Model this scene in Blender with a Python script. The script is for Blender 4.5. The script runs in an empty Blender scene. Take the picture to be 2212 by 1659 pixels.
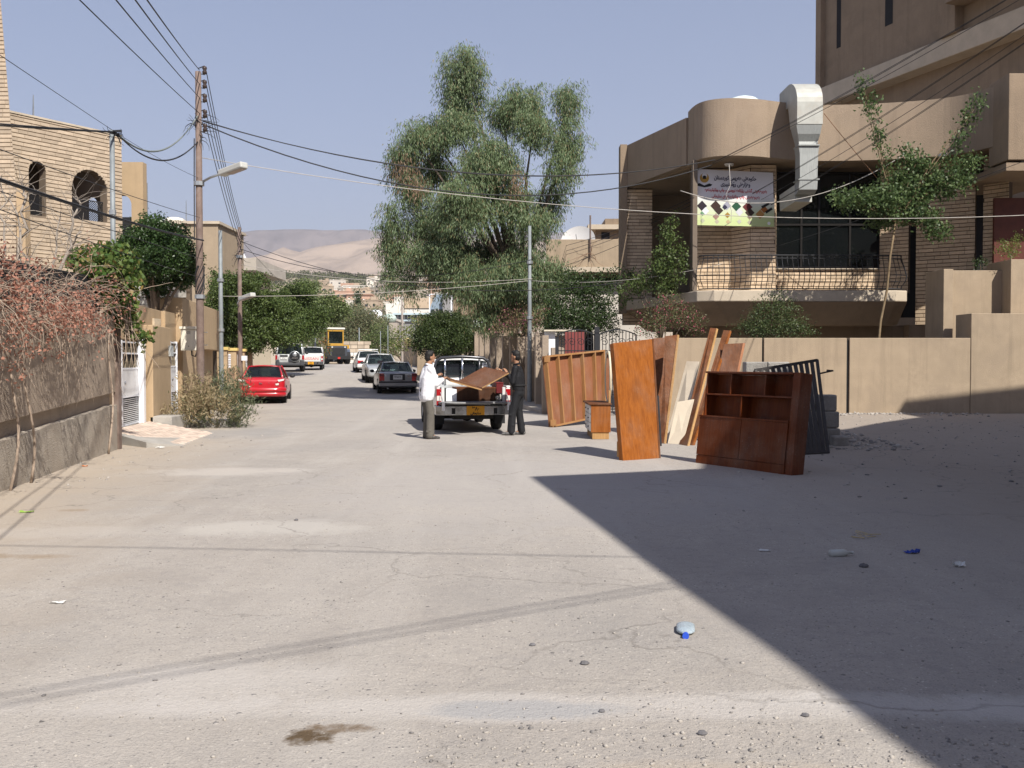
import bpy, bmesh, math, random
import numpy as np
from mathutils import Vector, Matrix, Euler, noise
R = math.radians
random.seed(11)
rng = np.random.default_rng(11)
sc = bpy.context.scene
COL = sc.collection

# ------------------------------------------------------------------ camera, sky, sun, exposure
PITCH = math.atan(49.5 / 2080)
cam_d = bpy.data.cameras.new('camera')
cam_d.sensor_width = 36.0
cam_d.lens = 36.0 * 2080 / 2212
cam_d.clip_start = 0.1
cam_d.clip_end = 40000
cam = bpy.data.objects.new('camera', cam_d)
cam.location = (0, 0, 1.6)
cam.rotation_euler = (R(90) - PITCH, 0, 0)
COL.objects.link(cam)
sc.camera = cam

SUN_EL = R(46)
SUN_H = Vector((-0.5, 0.866, 0)).normalized()          # the way shadows fall on the ground
world = bpy.data.worlds.new('World')
sc.world = world
world.use_nodes = True
_n = world.node_tree.nodes
_bg = _n['Background']
_sky = _n.new('ShaderNodeTexSky')
_sky.sky_type = 'NISHITA'
_sky.sun_disc = False
_sky.sun_elevation = SUN_EL
_sky.sun_rotation = math.atan2(-SUN_H.x, -SUN_H.y)
_sky.altitude = 0
_sky.air_density = 1.0
_sky.dust_density = 1.0
_sky.ozone_density = 2.2
_gm = _n.new('ShaderNodeGamma'); _gm.inputs[1].default_value = 0.6          # hazy valley air evens the sky out
_sl = _n.new('ShaderNodeVectorMath'); _sl.operation = 'MULTIPLY'; _sl.inputs[1].default_value = (2.12, 2.06, 2.36)
world.node_tree.links.new(_sky.outputs[0], _gm.inputs[0]); world.node_tree.links.new(_gm.outputs[0], _sl.inputs[0])
world.node_tree.links.new(_sl.outputs[0], _bg.inputs[0])
_bg.inputs[1].default_value = 0.077
sun_d = bpy.data.lights.new('sun', 'SUN')
sun_d.energy = 5.0
sun_d.angle = R(0.55)
sun_d.color = (1.0, 0.95, 0.87)
sun = bpy.data.objects.new('sun', sun_d)
SUN_DIR = Vector((SUN_H.x * math.cos(SUN_EL), SUN_H.y * math.cos(SUN_EL), -math.sin(SUN_EL)))
sun.rotation_euler = SUN_DIR.to_track_quat('-Z', 'Y').to_euler()
sun.location = (30, -40, 60)
COL.objects.link(sun)
vs = sc.view_settings
vs.view_transform = 'Standard'
vs.look = 'None'
vs.gamma = 1.0
vs.exposure = 0.45
vs.use_curve_mapping = False
sc.cycles.max_bounces = 5
sc.cycles.transparent_max_bounces = 8
sc.cycles.use_denoising = True

# ------------------------------------------------------------------ helpers
_c, _s = math.cos(PITCH), math.sin(PITCH)
def at(px, py, Y):
    """world point at depth Y seen at (px, py) of a 2212 x 1659 view of the place"""
    u, v = (px - 1106) / 2080, (829.5 - py) / 2080
    t = Y / (_c + v * _s)
    return Vector((u * t, Y, 1.6 + t * (-_s + v * _c)))
def sstep(a, b, x):
    t = min(1, max(0, (x - a) / (b - a)))
    return t * t * (3 - 2 * t)
_HY = [-60, 34, 42, 50, 62, 75, 90, 101, 130, 180, 260, 330, 420, 600, 850, 1200, 1700, 2600, 4000]
_HZ = [0, 0, .15, .42, .86, 1.12, 1.30, 1.32, .4, -3.5, -4, 4, 15, 38, 62, 86, 108, 120, 122]
def gz(x, y):
    z = float(np.interp(y, _HY, _HZ))
    if y < 45:
        z += 0.19 * sstep(4, 9, x) * sstep(14, 24, y)
    return z
def gnd(px, py):
    Y = 20.0
    for _ in range(40):
        p = at(px, py, Y)
        z = gz(p.x, Y)
        d = (1.6 - z) * Y / max(1e-3, (1.6 - p.z))
        Y = 0.5 * Y + 0.5 * min(max(d, 1), 300)
    p = at(px, py, Y)
    return Vector((p.x, Y, gz(p.x, Y)))

def wmat(o):
    m = o.matrix_basis.copy()
    while o.parent:
        o = o.parent
        m = o.matrix_basis @ m
    return m
def link(o, parent=None):
    COL.objects.link(o)
    if parent is not None:
        o.parent = parent
    return o
def tag(o, label=None, cat=None, group=None, kind=None):
    if label: o['label'] = label
    if cat: o['category'] = cat
    if group: o['group'] = group
    if kind: o['kind'] = kind
    return o
def thing(name, label, cat, loc=(0, 0, 0), rz=0.0, group=None):
    o = bpy.data.objects.new(name, None)
    o.empty_display_size = 0.2
    o.location = loc
    o.rotation_euler = (0, 0, rz)
    link(o)
    return tag(o, label, cat, group, 'thing')
def copy_tree(o, parent=None):
    c = o.copy()
    COL.objects.link(c)
    c.parent = parent
    for ch in list(o.children):
        copy_tree(ch, c)
    return c

class MB:
    def __init__(s):
        s.v, s.f, s.m = [], [], []
    def add(s, vs_, fs, mi=0, M=None):
        b = len(s.v)
        for p in vs_:
            p = Vector(p)
            s.v.append(M @ p if M is not None else p)
        for f in fs:
            s.f.append(tuple(b + i for i in f)); s.m.append(mi)
        return s
    def box(s, mn, mx, mi=0, M=None):
        x0, y0, z0 = mn; x1, y1, z1 = mx
        return s.add([(x0,y0,z0),(x1,y0,z0),(x1,y1,z0),(x0,y1,z0),(x0,y0,z1),(x1,y0,z1),(x1,y1,z1),(x0,y1,z1)],
                     [(0,3,2,1),(4,5,6,7),(0,1,5,4),(1,2,6,5),(2,3,7,6),(3,0,4,7)], mi, M)
    def bar(s, p0, p1, w, h, mi=0, up=(0,0,1)):
        p0, p1 = Vector(p0), Vector(p1)
        d = (p1 - p0).normalized()
        up = Vector(up)
        if abs(d.dot(up)) > .98: up = Vector((1, 0, 0))
        a = d.cross(up).normalized() * (w / 2); b = a.cross(d).normalized() * (h / 2)
        return s.add([p0-a-b,p0+a-b,p0+a+b,p0-a+b,p1-a-b,p1+a-b,p1+a+b,p1-a+b],
                     [(0,1,2,3),(7,6,5,4),(0,4,5,1),(1,5,6,2),(2,6,7,3),(3,7,4,0)], mi)
    def tube(s, pts, r, n=6, mi=0, cap=True):
        pts = [Vector(p) for p in pts]
        rs = r if hasattr(r, '__len__') else [r] * len(pts)
        base = len(s.v)
        ref = None
        for i, p in enumerate(pts):
            d = (pts[min(i+1, len(pts)-1)] - pts[max(i-1, 0)])
            d = d.normalized() if d.length > 1e-9 else Vector((0,0,1))
            if ref is None:
                ref = Vector((1,0,0)) if abs(d.x) < .8 else Vector((0,1,0))
            a = (ref - d * ref.dot(d)).normalized(); b = d.cross(a); ref = a
            for k in range(n):
                t = 2 * math.pi * k / n
                s.v.append(p + (a * math.cos(t) + b * math.sin(t)) * rs[i])
        for i in range(len(pts) - 1):
            for k in range(n):
                a0 = base + i*n + k; a1 = base + i*n + (k+1) % n
                s.f.append((a0, a1, a1+n, a0+n)); s.m.append(mi)
        if cap:
            s.f.append(tuple(base + k for k in reversed(range(n)))); s.m.append(mi)
            e = base + (len(pts)-1)*n
            s.f.append(tuple(e + k for k in range(n))); s.m.append(mi)
        return s
    def prism(s, poly, vec, mi=0):
        n = len(poly); vec = Vector(vec)
        P = [Vector(p) for p in poly]
        nrm = Vector((0,0,0))
        for i in range(n):
            nrm += P[i].cross(P[(i+1) % n])
        if nrm.dot(vec) > 0: P.reverse()
        vs_ = P + [p + vec for p in P]
        fs = [tuple(range(n)), tuple(reversed(range(n, 2*n)))] + [(i, i+n, (i+1) % n + n, (i+1) % n) for i in range(n)]
        return s.add(vs_, fs, mi)
    def lathe(s, prof, n=16, M=None, mi=0):
        vs_, fs = [], []
        for (r, z) in prof:
            for k in range(n):
                t = 2*math.pi*k/n
                vs_.append((r*math.cos(t), r*math.sin(t), z))
        for i in range(len(prof)-1):
            for k in range(n):
                a = i*n+k; b = i*n+(k+1) % n
                fs.append((a, b, b+n, a+n))
        return s.add(vs_, fs, mi, M)
    def grid(s, P, mi=0):
        """P: rows of points"""
        b = len(s.v); m = len(P[0])
        for row in P:
            s.v.extend(Vector(p) for p in row)
        for i in range(len(P)-1):
            for k in range(m-1):
                a = b+i*m+k
                s.f.append((a, a+1, a+m+1, a+m)); s.m.append(mi)
        return s
    def ell(s, c, r, n=12, mi=0, M=None):
        vs_, fs = [], []
        h = n // 2
        for i in range(h+1):
            t = math.pi*i/h
            for k in range(n):
                q = 2*math.pi*k/n
                vs_.append((c[0]+r[0]*math.sin(t)*math.cos(q), c[1]+r[1]*math.sin(t)*math.sin(q), c[2]-r[2]*math.cos(t)))
        for i in range(h):
            for k in range(n):
                a = i*n+k; b2 = i*n+(k+1) % n
                fs.append((a, b2, b2+n, a+n))
        return s.add(vs_, fs, mi, M)
    def build(s, name, mats, parent=None, W=False, smooth=False, bevel=0, sub=0, wn=False):
        me = bpy.data.meshes.new(name)
        V = s.v
        if W and parent is not None:
            inv = wmat(parent).inverted()
            V = [inv @ p for p in V]
        me.from_pydata([tuple(p) for p in V], [], s.f)
        mats = mats if isinstance(mats, (list, tuple)) else [mats]
        for m in mats: me.materials.append(m)
        if len(mats) > 1:
            me.polygons.foreach_set('material_index', s.m)
        if smooth:
            me.polygons.foreach_set('use_smooth', [True]*len(me.polygons))
        me.update()
        o = bpy.data.objects.new(name, me)
        link(o, parent)
        if bevel:
            b = o.modifiers.new('bevel', 'BEVEL'); b.width = bevel; b.segments = 2; b.limit_method = 'ANGLE'; b.harden_normals = False
        if sub:
            b = o.modifiers.new('sub', 'SUBSURF'); b.levels = sub; b.render_levels = sub
        return o

def np_mesh(name, V, F, mats, parent=None, mi=None, W=False):
    V = np.asarray(V, dtype=np.float32)
    if W and parent is not None:
        inv = np.array(wmat(parent).inverted())
        V = V @ inv[:3, :3].T + inv[:3, 3]
    F = np.asarray(F, dtype=np.int32); k = F.shape[1]
    me = bpy.data.meshes.new(name)
    me.vertices.add(len(V)); me.vertices.foreach_set('co', V.astype(np.float32).ravel())
    me.loops.add(F.size); me.loops.foreach_set('vertex_index', F.ravel())
    me.polygons.add(len(F)); me.polygons.foreach_set('loop_start', np.arange(0, F.size, k, dtype=np.int32))
    mats = mats if isinstance(mats, (list, tuple)) else [mats]
    for m in mats: me.materials.append(m)
    if mi is not None: me.polygons.foreach_set('material_index', np.asarray(mi, dtype=np.int32))
    me.update(calc_edges=True)
    me.validate()
    o = bpy.data.objects.new(name, me)
    return link(o, parent)

def boxpart(name, mat, parent, mn, mx, W=False, bevel=0):
    return MB().box(mn, mx).build(name, mat, parent, W, bevel=bevel)

# ------------------------------------------------------------------ materials
MATS = {}
def _mix(nt, a, b, fac, mode='MIX'):
    m = nt.nodes.new('ShaderNodeMix'); m.data_type = 'RGBA'; m.blend_type = mode
    for i, x in ((6, a), (7, b), (0, fac)):
        if isinstance(x, (int, float)): m.inputs[i].default_value = x
        elif isinstance(x, (tuple, list)): m.inputs[i].default_value = (*x[:3], 1)
        else: nt.links.new(x, m.inputs[i])
    return m.outputs[2]
def _noise(nt, vec, scale, detail=4, rough=.55, dist=0):
    n = nt.nodes.new('ShaderNodeTexNoise'); n.inputs['Scale'].default_value = scale
    n.inputs['Detail'].default_value = detail; n.inputs['Roughness'].default_value = rough; n.inputs['Distortion'].default_value = dist
    nt.links.new(vec, n.inputs['Vector'])
    return n.outputs[0]
def _ramp(nt, x, a, b, lo=0.0, hi=1.0):
    m = nt.nodes.new('ShaderNodeMapRange'); m.inputs[1].default_value = a; m.inputs[2].default_value = b
    m.inputs[3].default_value = lo; m.inputs[4].default_value = hi
    nt.links.new(x, m.inputs[0])
    return m.outputs[0]
def _math(nt, op, a, b=None, clamp=False):
    m = nt.nodes.new('ShaderNodeMath'); m.operation = op; m.use_clamp = clamp
    for i, x in enumerate((a, b)):
        if x is None: continue
        if isinstance(x, (int, float)): m.inputs[i].default_value = x
        else: nt.links.new(x, m.inputs[i])
    return m.outputs[0]
def new_mat(name):
    m = bpy.data.materials.new(name); m.use_nodes = True
    nt = m.node_tree
    return m, nt, nt.nodes['Principled BSDF']
def coords(nt, kind='Object', scale=None):
    t = nt.nodes.new('ShaderNodeTexCoord')
    v = t.outputs[kind]
    if scale:
        mp = nt.nodes.new('ShaderNodeMapping'); mp.inputs['Scale'].default_value = scale
        nt.links.new(v, mp.inputs[0]); v = mp.outputs[0]
    return v
def M(name, col, rough=.85, var=.12, scale=3, bump=0, bscale=60, metal=0, spec=.3, col2=None, fac2=(.5, .7), obrand=0, stretch=None, coat=0, dirt=None, streak=0):
    if name in MATS: return MATS[name]
    m, nt, b = new_mat(name)
    v = coords(nt, 'Object', stretch)
    n1 = _noise(nt, v, scale, 5, .6)
    c = _mix(nt, [x*(1-var) for x in col], [min(1, x*(1+var)) for x in col], _ramp(nt, n1, .3, .7))
    if col2:
        n2 = _noise(nt, v, scale*.37+.11, 6, .65, .4)
        c = _mix(nt, c, col2, _ramp(nt, n2, fac2[0], fac2[1]))
    if dirt:
        n3 = _noise(nt, v, dirt[1], 7, .7)
        c = _mix(nt, c, dirt[0], _ramp(nt, n3, dirt[2], dirt[3]))
    if streak:                                          # rain streaks down the render
        sv = coords(nt, 'Object', (2.6, 2.6, .16)); n5 = _noise(nt, sv, 1.6, 6, .7, .2)
        c = _mix(nt, c, [x*.62 for x in col], _ramp(nt, n5, .5, .74, 0, streak))
        n6 = _noise(nt, v, .55, 4, .6, .5); n7 = _noise(nt, v, 7, 5, .7)
        c = _mix(nt, c, [min(1, x*1.16) for x in col], _math(nt, 'MULTIPLY', _ramp(nt, n6, .55, .66), _ramp(nt, n7, .4, .6, 0, streak)))
    if obrand:
        oi = nt.nodes.new('ShaderNodeObjectInfo')
        g = nt.nodes.new('ShaderNodeNewGeometry')
        rr = _math(nt, 'FRACT', _math(nt, 'ADD', oi.outputs['Random'], g.outputs['Random Per Island']))
        k = _ramp(nt, rr, 0, 1, 1-obrand, 1+obrand)
        mm = nt.nodes.new('ShaderNodeVectorMath'); mm.operation = 'SCALE'
        nt.links.new(c, mm.inputs[0]); nt.links.new(k, mm.inputs['Scale']); c = mm.outputs[0]
    nt.links.new(c, b.inputs['Base Color'])
    b.inputs['Roughness'].default_value = rough
    b.inputs['Metallic'].default_value = metal
    b.inputs['Specular IOR Level'].default_value = spec
    b.inputs['Coat Weight'].default_value = coat
    b.inputs['Coat Roughness'].default_value = .05
    if bump:
        n4 = _noise(nt, v, bscale, 4, .6)
        bp = nt.nodes.new('ShaderNodeBump'); bp.inputs['Strength'].default_value = bump; bp.inputs['Distance'].default_value = .02
        nt.links.new(n4, bp.inputs['Height']); nt.links.new(bp.outputs[0], b.inputs['Normal'])
    MATS[name] = m
    return m
def leafmat(name, ca, cb, trans=.3, rough=.55, cc=None):
    if name in MATS: return MATS[name]
    m, nt, b = new_mat(name)
    g = nt.nodes.new('ShaderNodeNewGeometry')
    r = g.outputs['Random Per Island']
    c = _mix(nt, ca, cb, r)
    if cc:
        c = _mix(nt, c, cc, _ramp(nt, _math(nt, 'FRACT', _math(nt, 'MULTIPLY', r, 17.3)), .86, .9))
    nt.links.new(c, b.inputs['Base Color'])
    b.inputs['Roughness'].default_value = rough
    b.inputs['Specular IOR Level'].default_value = .35
    t = nt.nodes.new('ShaderNodeBsdfTranslucent'); nt.links.new(c, t.inputs[0])
    mx = nt.nodes.new('ShaderNodeMixShader'); mx.inputs[0].default_value = trans
    nt.links.new(b.outputs[0], mx.inputs[1]); nt.links.new(t.outputs[0], mx.inputs[2])
    nt.links.new(mx.outputs[0], nt.nodes['Material Output'].inputs[0])
    MATS[name] = m
    return m
def glassmat(name, tint=(.25, .3, .3), clear=.45, dark=(.01, .012, .013)):
    if name in MATS: return MATS[name]
    m, nt, b = new_mat(name)
    b.inputs['Base Color'].default_value = (*dark, 1); b.inputs['Roughness'].default_value = .04; b.inputs['Specular IOR Level'].default_value = .6
    t = nt.nodes.new('ShaderNodeBsdfTransparent'); t.inputs[0].default_value = (*tint, 1)
    mx = nt.nodes.new('ShaderNodeMixShader'); mx.inputs[0].default_value = clear
    nt.links.new(b.outputs[0], mx.inputs[1]); nt.links.new(t.outputs[0], mx.inputs[2])
    nt.links.new(mx.outputs[0], nt.nodes['Material Output'].inputs[0])
    MATS[name] = m
    return m
def wood(name, col, dark, rough=.45, scale=2.0, spec=.22):
    if name in MATS: return MATS[name]
    m, nt, b = new_mat(name)
    v = coords(nt, 'Object', (14, 14, .9))
    n = _noise(nt, v, scale, 6, .6, .6)
    n2 = _noise(nt, coords(nt, 'Object', (1.3, 1.3, .6)), 2.2, 4)
    c = _mix(nt, dark, col, _ramp(nt, n, .32, .66))
    c = _mix(nt, c, [x*.55 for x in dark], _ramp(nt, n2, .55, .8, 0, .6))
    n8 = _noise(nt, coords(nt, 'Object'), 38, 3, .8); n9 = _noise(nt, coords(nt, 'Object'), 1.7, 4, .6)
    c = _mix(nt, c, [x*.5+.16 for x in col], _math(nt, 'MULTIPLY', _ramp(nt, n8, .60, .68), _ramp(nt, n9, .45, .65, 0, .7)))   # scuffs
    c = _mix(nt, c, (.30, .26, .21), _ramp(nt, n9, .45, .8, 0, .22))                                                        # dust
    nt.links.new(c, b.inputs['Base Color'])
    nt.links.new(_ramp(nt, n2, .3, .7, rough*.8, rough*1.5), b.inputs['Roughness'])
    b.inputs['Specular IOR Level'].default_value = spec
    MATS[name] = m
    return m
PLASTER = M('sand plaster', (.345, .27, .19), .92, .08, 2.2, .5, 55, col2=(.29, .228, .165), fac2=(.5, .75), streak=.55)
PLASTER_L = M('grey sand plaster', (.36, .29, .225), .93, .1, 2.0, .8, 48, col2=(.29, .235, .185), fac2=(.5, .72), streak=.5)
PLASTER_Y = M('ochre plaster', (.43, .315, .195), .92, .07, 1.6, .4, 60, col2=(.37, .27, .168), fac2=(.52, .75), streak=.4)
PLASTER_D = M('brown render', (.265, .20, .14), .93, .09, 1.5, .8, 42, col2=(.22, .168, .12), fac2=(.5, .72), streak=.5)
CONC = M('raw concrete', (.36, .34, .31), .95, .12, 3, .6, 40, col2=(.28, .26, .23))
CONC_T = M('pale concrete trim', (.47, .40, .31), .9, .1, 2, .4, 40)
BRICK_L = M('cut limestone brick', (.43, .345, .255), .88, .1, 6, .3, 70, obrand=.16)
BRICK_R = M('tan limestone brick', (.55, .42, .29), .88, .1, 6, .3, 70, obrand=.17)
MORTAR = M('dark mortar', (.13, .10, .075), .95, .1, 4)
MORTAR_R = M('brown mortar', (.10, .075, .055), .95, .1, 4)
GALV = M('galvanised steel', (.42, .44, .45), .42, .1, 8, metal=.75, spec=.5)
POLE_G = M('grey painted pole', (.21, .23, .24), .6, .15, 6, metal=.2, dirt=((.16, .14, .12), 4, .55, .75))
POLE_B = M('brown rusty pole', (.16, .115, .095), .75, .2, 7, .2, 40, col2=(.22, .17, .15))
BLACK = M('black rubber', (.02, .02, .021), .8, .1, 5)
IRON = M('dark wrought iron', (.035, .036, .04), .6, .1, 10, metal=.4)
CABLE = M('black cable', (.03, .03, .032), .6, .1, 5)
CABLE_L = M('pale cable', (.45, .42, .38), .6, .1, 5)
WHITE = M('white enamel', (.75, .76, .78), .4, .04, 5, spec=.5)
CREAM = M('cream enamel', (.66, .62, .52), .5, .05, 5, spec=.4)
CHROME = M('chrome', (.72, .73, .74), .14, .06, 6, metal=1.0)
BARK = M('bark', (.16, .12, .085), .95, .25, 9, .7, 30)
TWIG = M('dry vine wood', (.34, .265, .205), .9, .25, 9)
# ------------------------------------------------------------------ ground, mountains
def ground_material():
    m, nt, b = new_mat('dusty worn asphalt')
    v = coords(nt, 'Object')
    sep = nt.nodes.new('ShaderNodeSeparateXYZ'); nt.links.new(v, sep.inputs[0])
    X, Y = sep.outputs[0], sep.outputs[1]
    big = _noise(nt, v, .22, 6, .6, .3)
    mid = _noise(nt, v, 1.3, 6, .65, .5)
    mid2 = _noise(nt, v, 9, 5, .6, .4)
    fine = _noise(nt, v, 26, 5, .7)
    grit = _noise(nt, v, 85, 3, .7)
    base = _mix(nt, (.325, .295, .265), (.395, .36, .322), _ramp(nt, mid, .3, .7))
    base = _mix(nt, base, (.285, .268, .25), _ramp(nt, big, .48, .68, 0, .8))
    base = _mix(nt, base, (.44, .40, .355), _ramp(nt, fine, .5, .78, 0, .55))
    base = _mix(nt, base, (.27, .25, .235), _ramp(nt, mid2, .5, .72, 0, .55))
    trk = _noise(nt, coords(nt, 'Object', (1.1, .09, 1)), 1.0, 5, .6, .3)
    base = _mix(nt, base, (.42, .388, .352), _ramp(nt, trk, .5, .68, 0, .6))
    base = _mix(nt, base, (.19, .178, .168), _ramp(nt, grit, .52, .70, 0, .65))
    # aggregate showing through the dust
    vo = nt.nodes.new('ShaderNodeTexVoronoi'); vo.inputs['Scale'].default_value = 38; nt.links.new(v, vo.inputs['Vector'])
    agg = _math(nt, 'MULTIPLY', _ramp(nt, vo.outputs['Distance'], .16, .30, 1, 0), _ramp(nt, mid, .34, .54))
    hs = nt.nodes.new('ShaderNodeSeparateColor'); nt.links.new(vo.outputs['Color'], hs.inputs[0])
    agg = _math(nt, 'MULTIPLY', agg, _ramp(nt, hs.outputs[0], .50, .58))
    stone = _mix(nt, (.13, .125, .125), (.52, .48, .43), _ramp(nt, hs.outputs[1], .35, .65))
    base = _mix(nt, base, stone, _math(nt, 'MULTIPLY', agg, .95))
    vb = nt.nodes.new('ShaderNodeTexVoronoi'); vb.inputs['Scale'].default_value = 13; nt.links.new(v, vb.inputs['Vector'])
    hb = nt.nodes.new('ShaderNodeSeparateColor'); nt.links.new(vb.outputs['Color'], hb.inputs[0])
    ab = _math(nt, 'MULTIPLY', _ramp(nt, vb.outputs['Distance'], .10, .18, 1, 0), _ramp(nt, hb.outputs[0], .82, .86))
    base = _mix(nt, base, _mix(nt, (.11, .105, .105), (.5, .46, .42), hb.outputs[1]), _math(nt, 'MULTIPLY', ab, .8))
    # tan dirt along the left wall
    dl = _math(nt, 'ADD', _math(nt, 'ADD', X, _math(nt, 'MULTIPLY', Y, .16)), 4.4)
    dl = _math(nt, 'ADD', dl, _math(nt, 'MULTIPLY', _math(nt, 'SUBTRACT', mid, .5), 2.2))
    near = _ramp(nt, Y, 26, 38, 1, 0)
    dirt = _math(nt, 'MULTIPLY', _ramp(nt, dl, 2.6, .4), near)
    base = _mix(nt, base, _mix(nt, (.375, .312, .245), (.42, .355, .285), fine), _math(nt, 'MULTIPLY', dirt, .85))
    # earth of the side alley, right
    ar = _math(nt, 'MULTIPLY', _ramp(nt, _math(nt, 'ADD', X, _math(nt, 'MULTIPLY', mid, 3)), 4.0, 8), _ramp(nt, Y, 5, 9))
    base = _mix(nt, base, _mix(nt, (.25, .205, .165), (.34, .29, .24), mid2), _math(nt, 'MULTIPLY', ar, .75))
    # cement patches: x, y, half length, half width, colour, strength
    for (cx, cy, a, w, col, k) in ((-4.05, 13.85, 1.1, .5, (.47, .43, .39), .85), (-2.3, 9.15, .95, .42, (.47, .44, .40), .8),
                                   (-4.2, 9.0, .8, .3, (.45, .41, .37), .5),
                                   (1.0, 4.42, 3.4, .17, (.47, .44, .41), .75), (3.4, 4.45, 1.7, .2, (.48, .455, .43), .9),
                                   (.15, 4.38, .5, .10, (.30, .30, .305), .8), (-1.55, 4.75, .75, .33, (.455, .425, .395), .75),
                                   (.1, 12.6, 2.6, 3.6, (.40, .375, .355), .5), (-1.9, 30, 3.2, 9, (.40, .375, .35), .4),
                                   (-6.0, 21.5, 1.1, 1.9, (.27, .262, .255), .7), (-4.15, 7.85, .45, .10, (.27, .205, .14), .8), (-4.7, 10.3, .16, .08, (.27, .205, .14), .7),
                                   (-.86, 4.06, .09, .10, (.10, .07, .042), 1.25), (-.76, 4.16, .14, .05, (.15, .105, .065), 1.0), (3.1, 4.02, .5, .12, (.16, .12, .09), .8),
                                   (1.4, 3.55, 2.6, .22, (.42, .35, .27), .55)):
        dx = _math(nt, 'DIVIDE', _math(nt, 'SUBTRACT', X, cx), a)
        dy = _math(nt, 'DIVIDE', _math(nt, 'SUBTRACT', Y, cy), w)
        r = _math(nt, 'ADD', _math(nt, 'MULTIPLY', dx, dx), _math(nt, 'MULTIPLY', dy, dy))
        r = _math(nt, 'ADD', r, _math(nt, 'MULTIPLY', _math(nt, 'SUBTRACT', (mid if a > .3 else mid2), .5), 4.5))
        r = _math(nt, 'ADD', r, _math(nt, 'MULTIPLY', _math(nt, 'SUBTRACT', fine, .5), 1.4))
        base = _mix(nt, base, col, _ramp(nt, r, 1.5, .35, 0, k*.8))
    # cracks in the old asphalt
    wv = nt.nodes.new('ShaderNodeVectorMath'); wv.operation = 'ADD'
    nz = nt.nodes.new('ShaderNodeTexNoise'); nz.inputs['Scale'].default_value = 1.6; nz.inputs['Detail'].default_value = 5; nt.links.new(v, nz.inputs['Vector'])
    nt.links.new(v, wv.inputs[0]); nt.links.new(nz.outputs['Color'], wv.inputs[1])
    vc = nt.nodes.new('ShaderNodeTexVoronoi'); vc.feature = 'DISTANCE_TO_EDGE'; vc.inputs['Scale'].default_value = .55; nt.links.new(wv.outputs[0], vc.inputs['Vector'])
    crk = _math(nt, 'MULTIPLY', _ramp(nt, vc.outputs['Distance'], .0, .012, 1, 0), _ramp(nt, big, .46, .58))
    base = _mix(nt, base, (.16, .145, .13), _math(nt, 'MULTIPLY', crk, .55))
    # far land: dry earth
    base = _mix(nt, base, (.40, .33, .25), _ramp(nt, Y, 105, 130))
    nt.links.new(base, b.inputs['Base Color'])
    b.inputs['Roughness'].default_value = .95
    b.inputs['Specular IOR Level'].default_value = .15
    bp = nt.nodes.new('ShaderNodeBump'); bp.inputs['Strength'].default_value = .85; bp.inputs['Distance'].default_value = .012
    hgt = _math(nt, 'ADD', _math(nt, 'MULTIPLY', fine, 1.0), _math(nt, 'ADD', _math(nt, 'MULTIPLY', grit, .6), _math(nt, 'MULTIPLY', ab, .8)))
    nt.links.new(hgt, bp.inputs['Height']); nt.links.new(bp.outputs[0], b.inputs['Normal'])
    return m
def graded(a, b, dense_a, dense_b, step, grow=1.16):
    xs = list(np.arange(dense_a, dense_b + 1e-6, step))
    s, x = step, dense_b
    while x < b:
        s *= grow; x += s; xs.append(min(x, b))
    s, x = step, dense_a
    lo = []
    while x > a:
        s *= grow; x -= s; lo.append(max(x, a))
    return np.array(lo[::-1] + xs)
gx = graded(-3200, 3200, -14, 16, .4)
gy = graded(-60, 3900, 0, 112, .5)
_V = np.zeros((len(gy), len(gx), 3), np.float32)
for j, y in enumerate(gy):
    for i, x in enumerate(gx):
        z = gz(x, y)
        if y < 110 and abs(x) < 30:
            z += .018 * (noise.noise(Vector((x*.45, y*.45, 3.1))) ) * sstep(0, 6, 30-abs(x))
        elif y > 140:
            a = min(1, (y-140)/400)
            z += a * (18*noise.noise(Vector((x*.004, y*.004, 1))) + 6*noise.noise(Vector((x*.013, y*.013, 4))))
        _V[j, i] = (x, y, z)
nx, ny = len(gx), len(gy)
_I = np.arange(nx*ny).reshape(ny, nx)
_Fq = np.stack([_I[:-1, :-1], _I[:-1, 1:], _I[1:, 1:], _I[1:, :-1]], -1).reshape(-1, 4)
ground = np_mesh('ground', _V.reshape(-1, 3), _Fq, ground_material())
tag(ground, kind='structure')
ground.data.polygons.foreach_set('use_smooth', [True]*len(ground.data.polygons))

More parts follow.
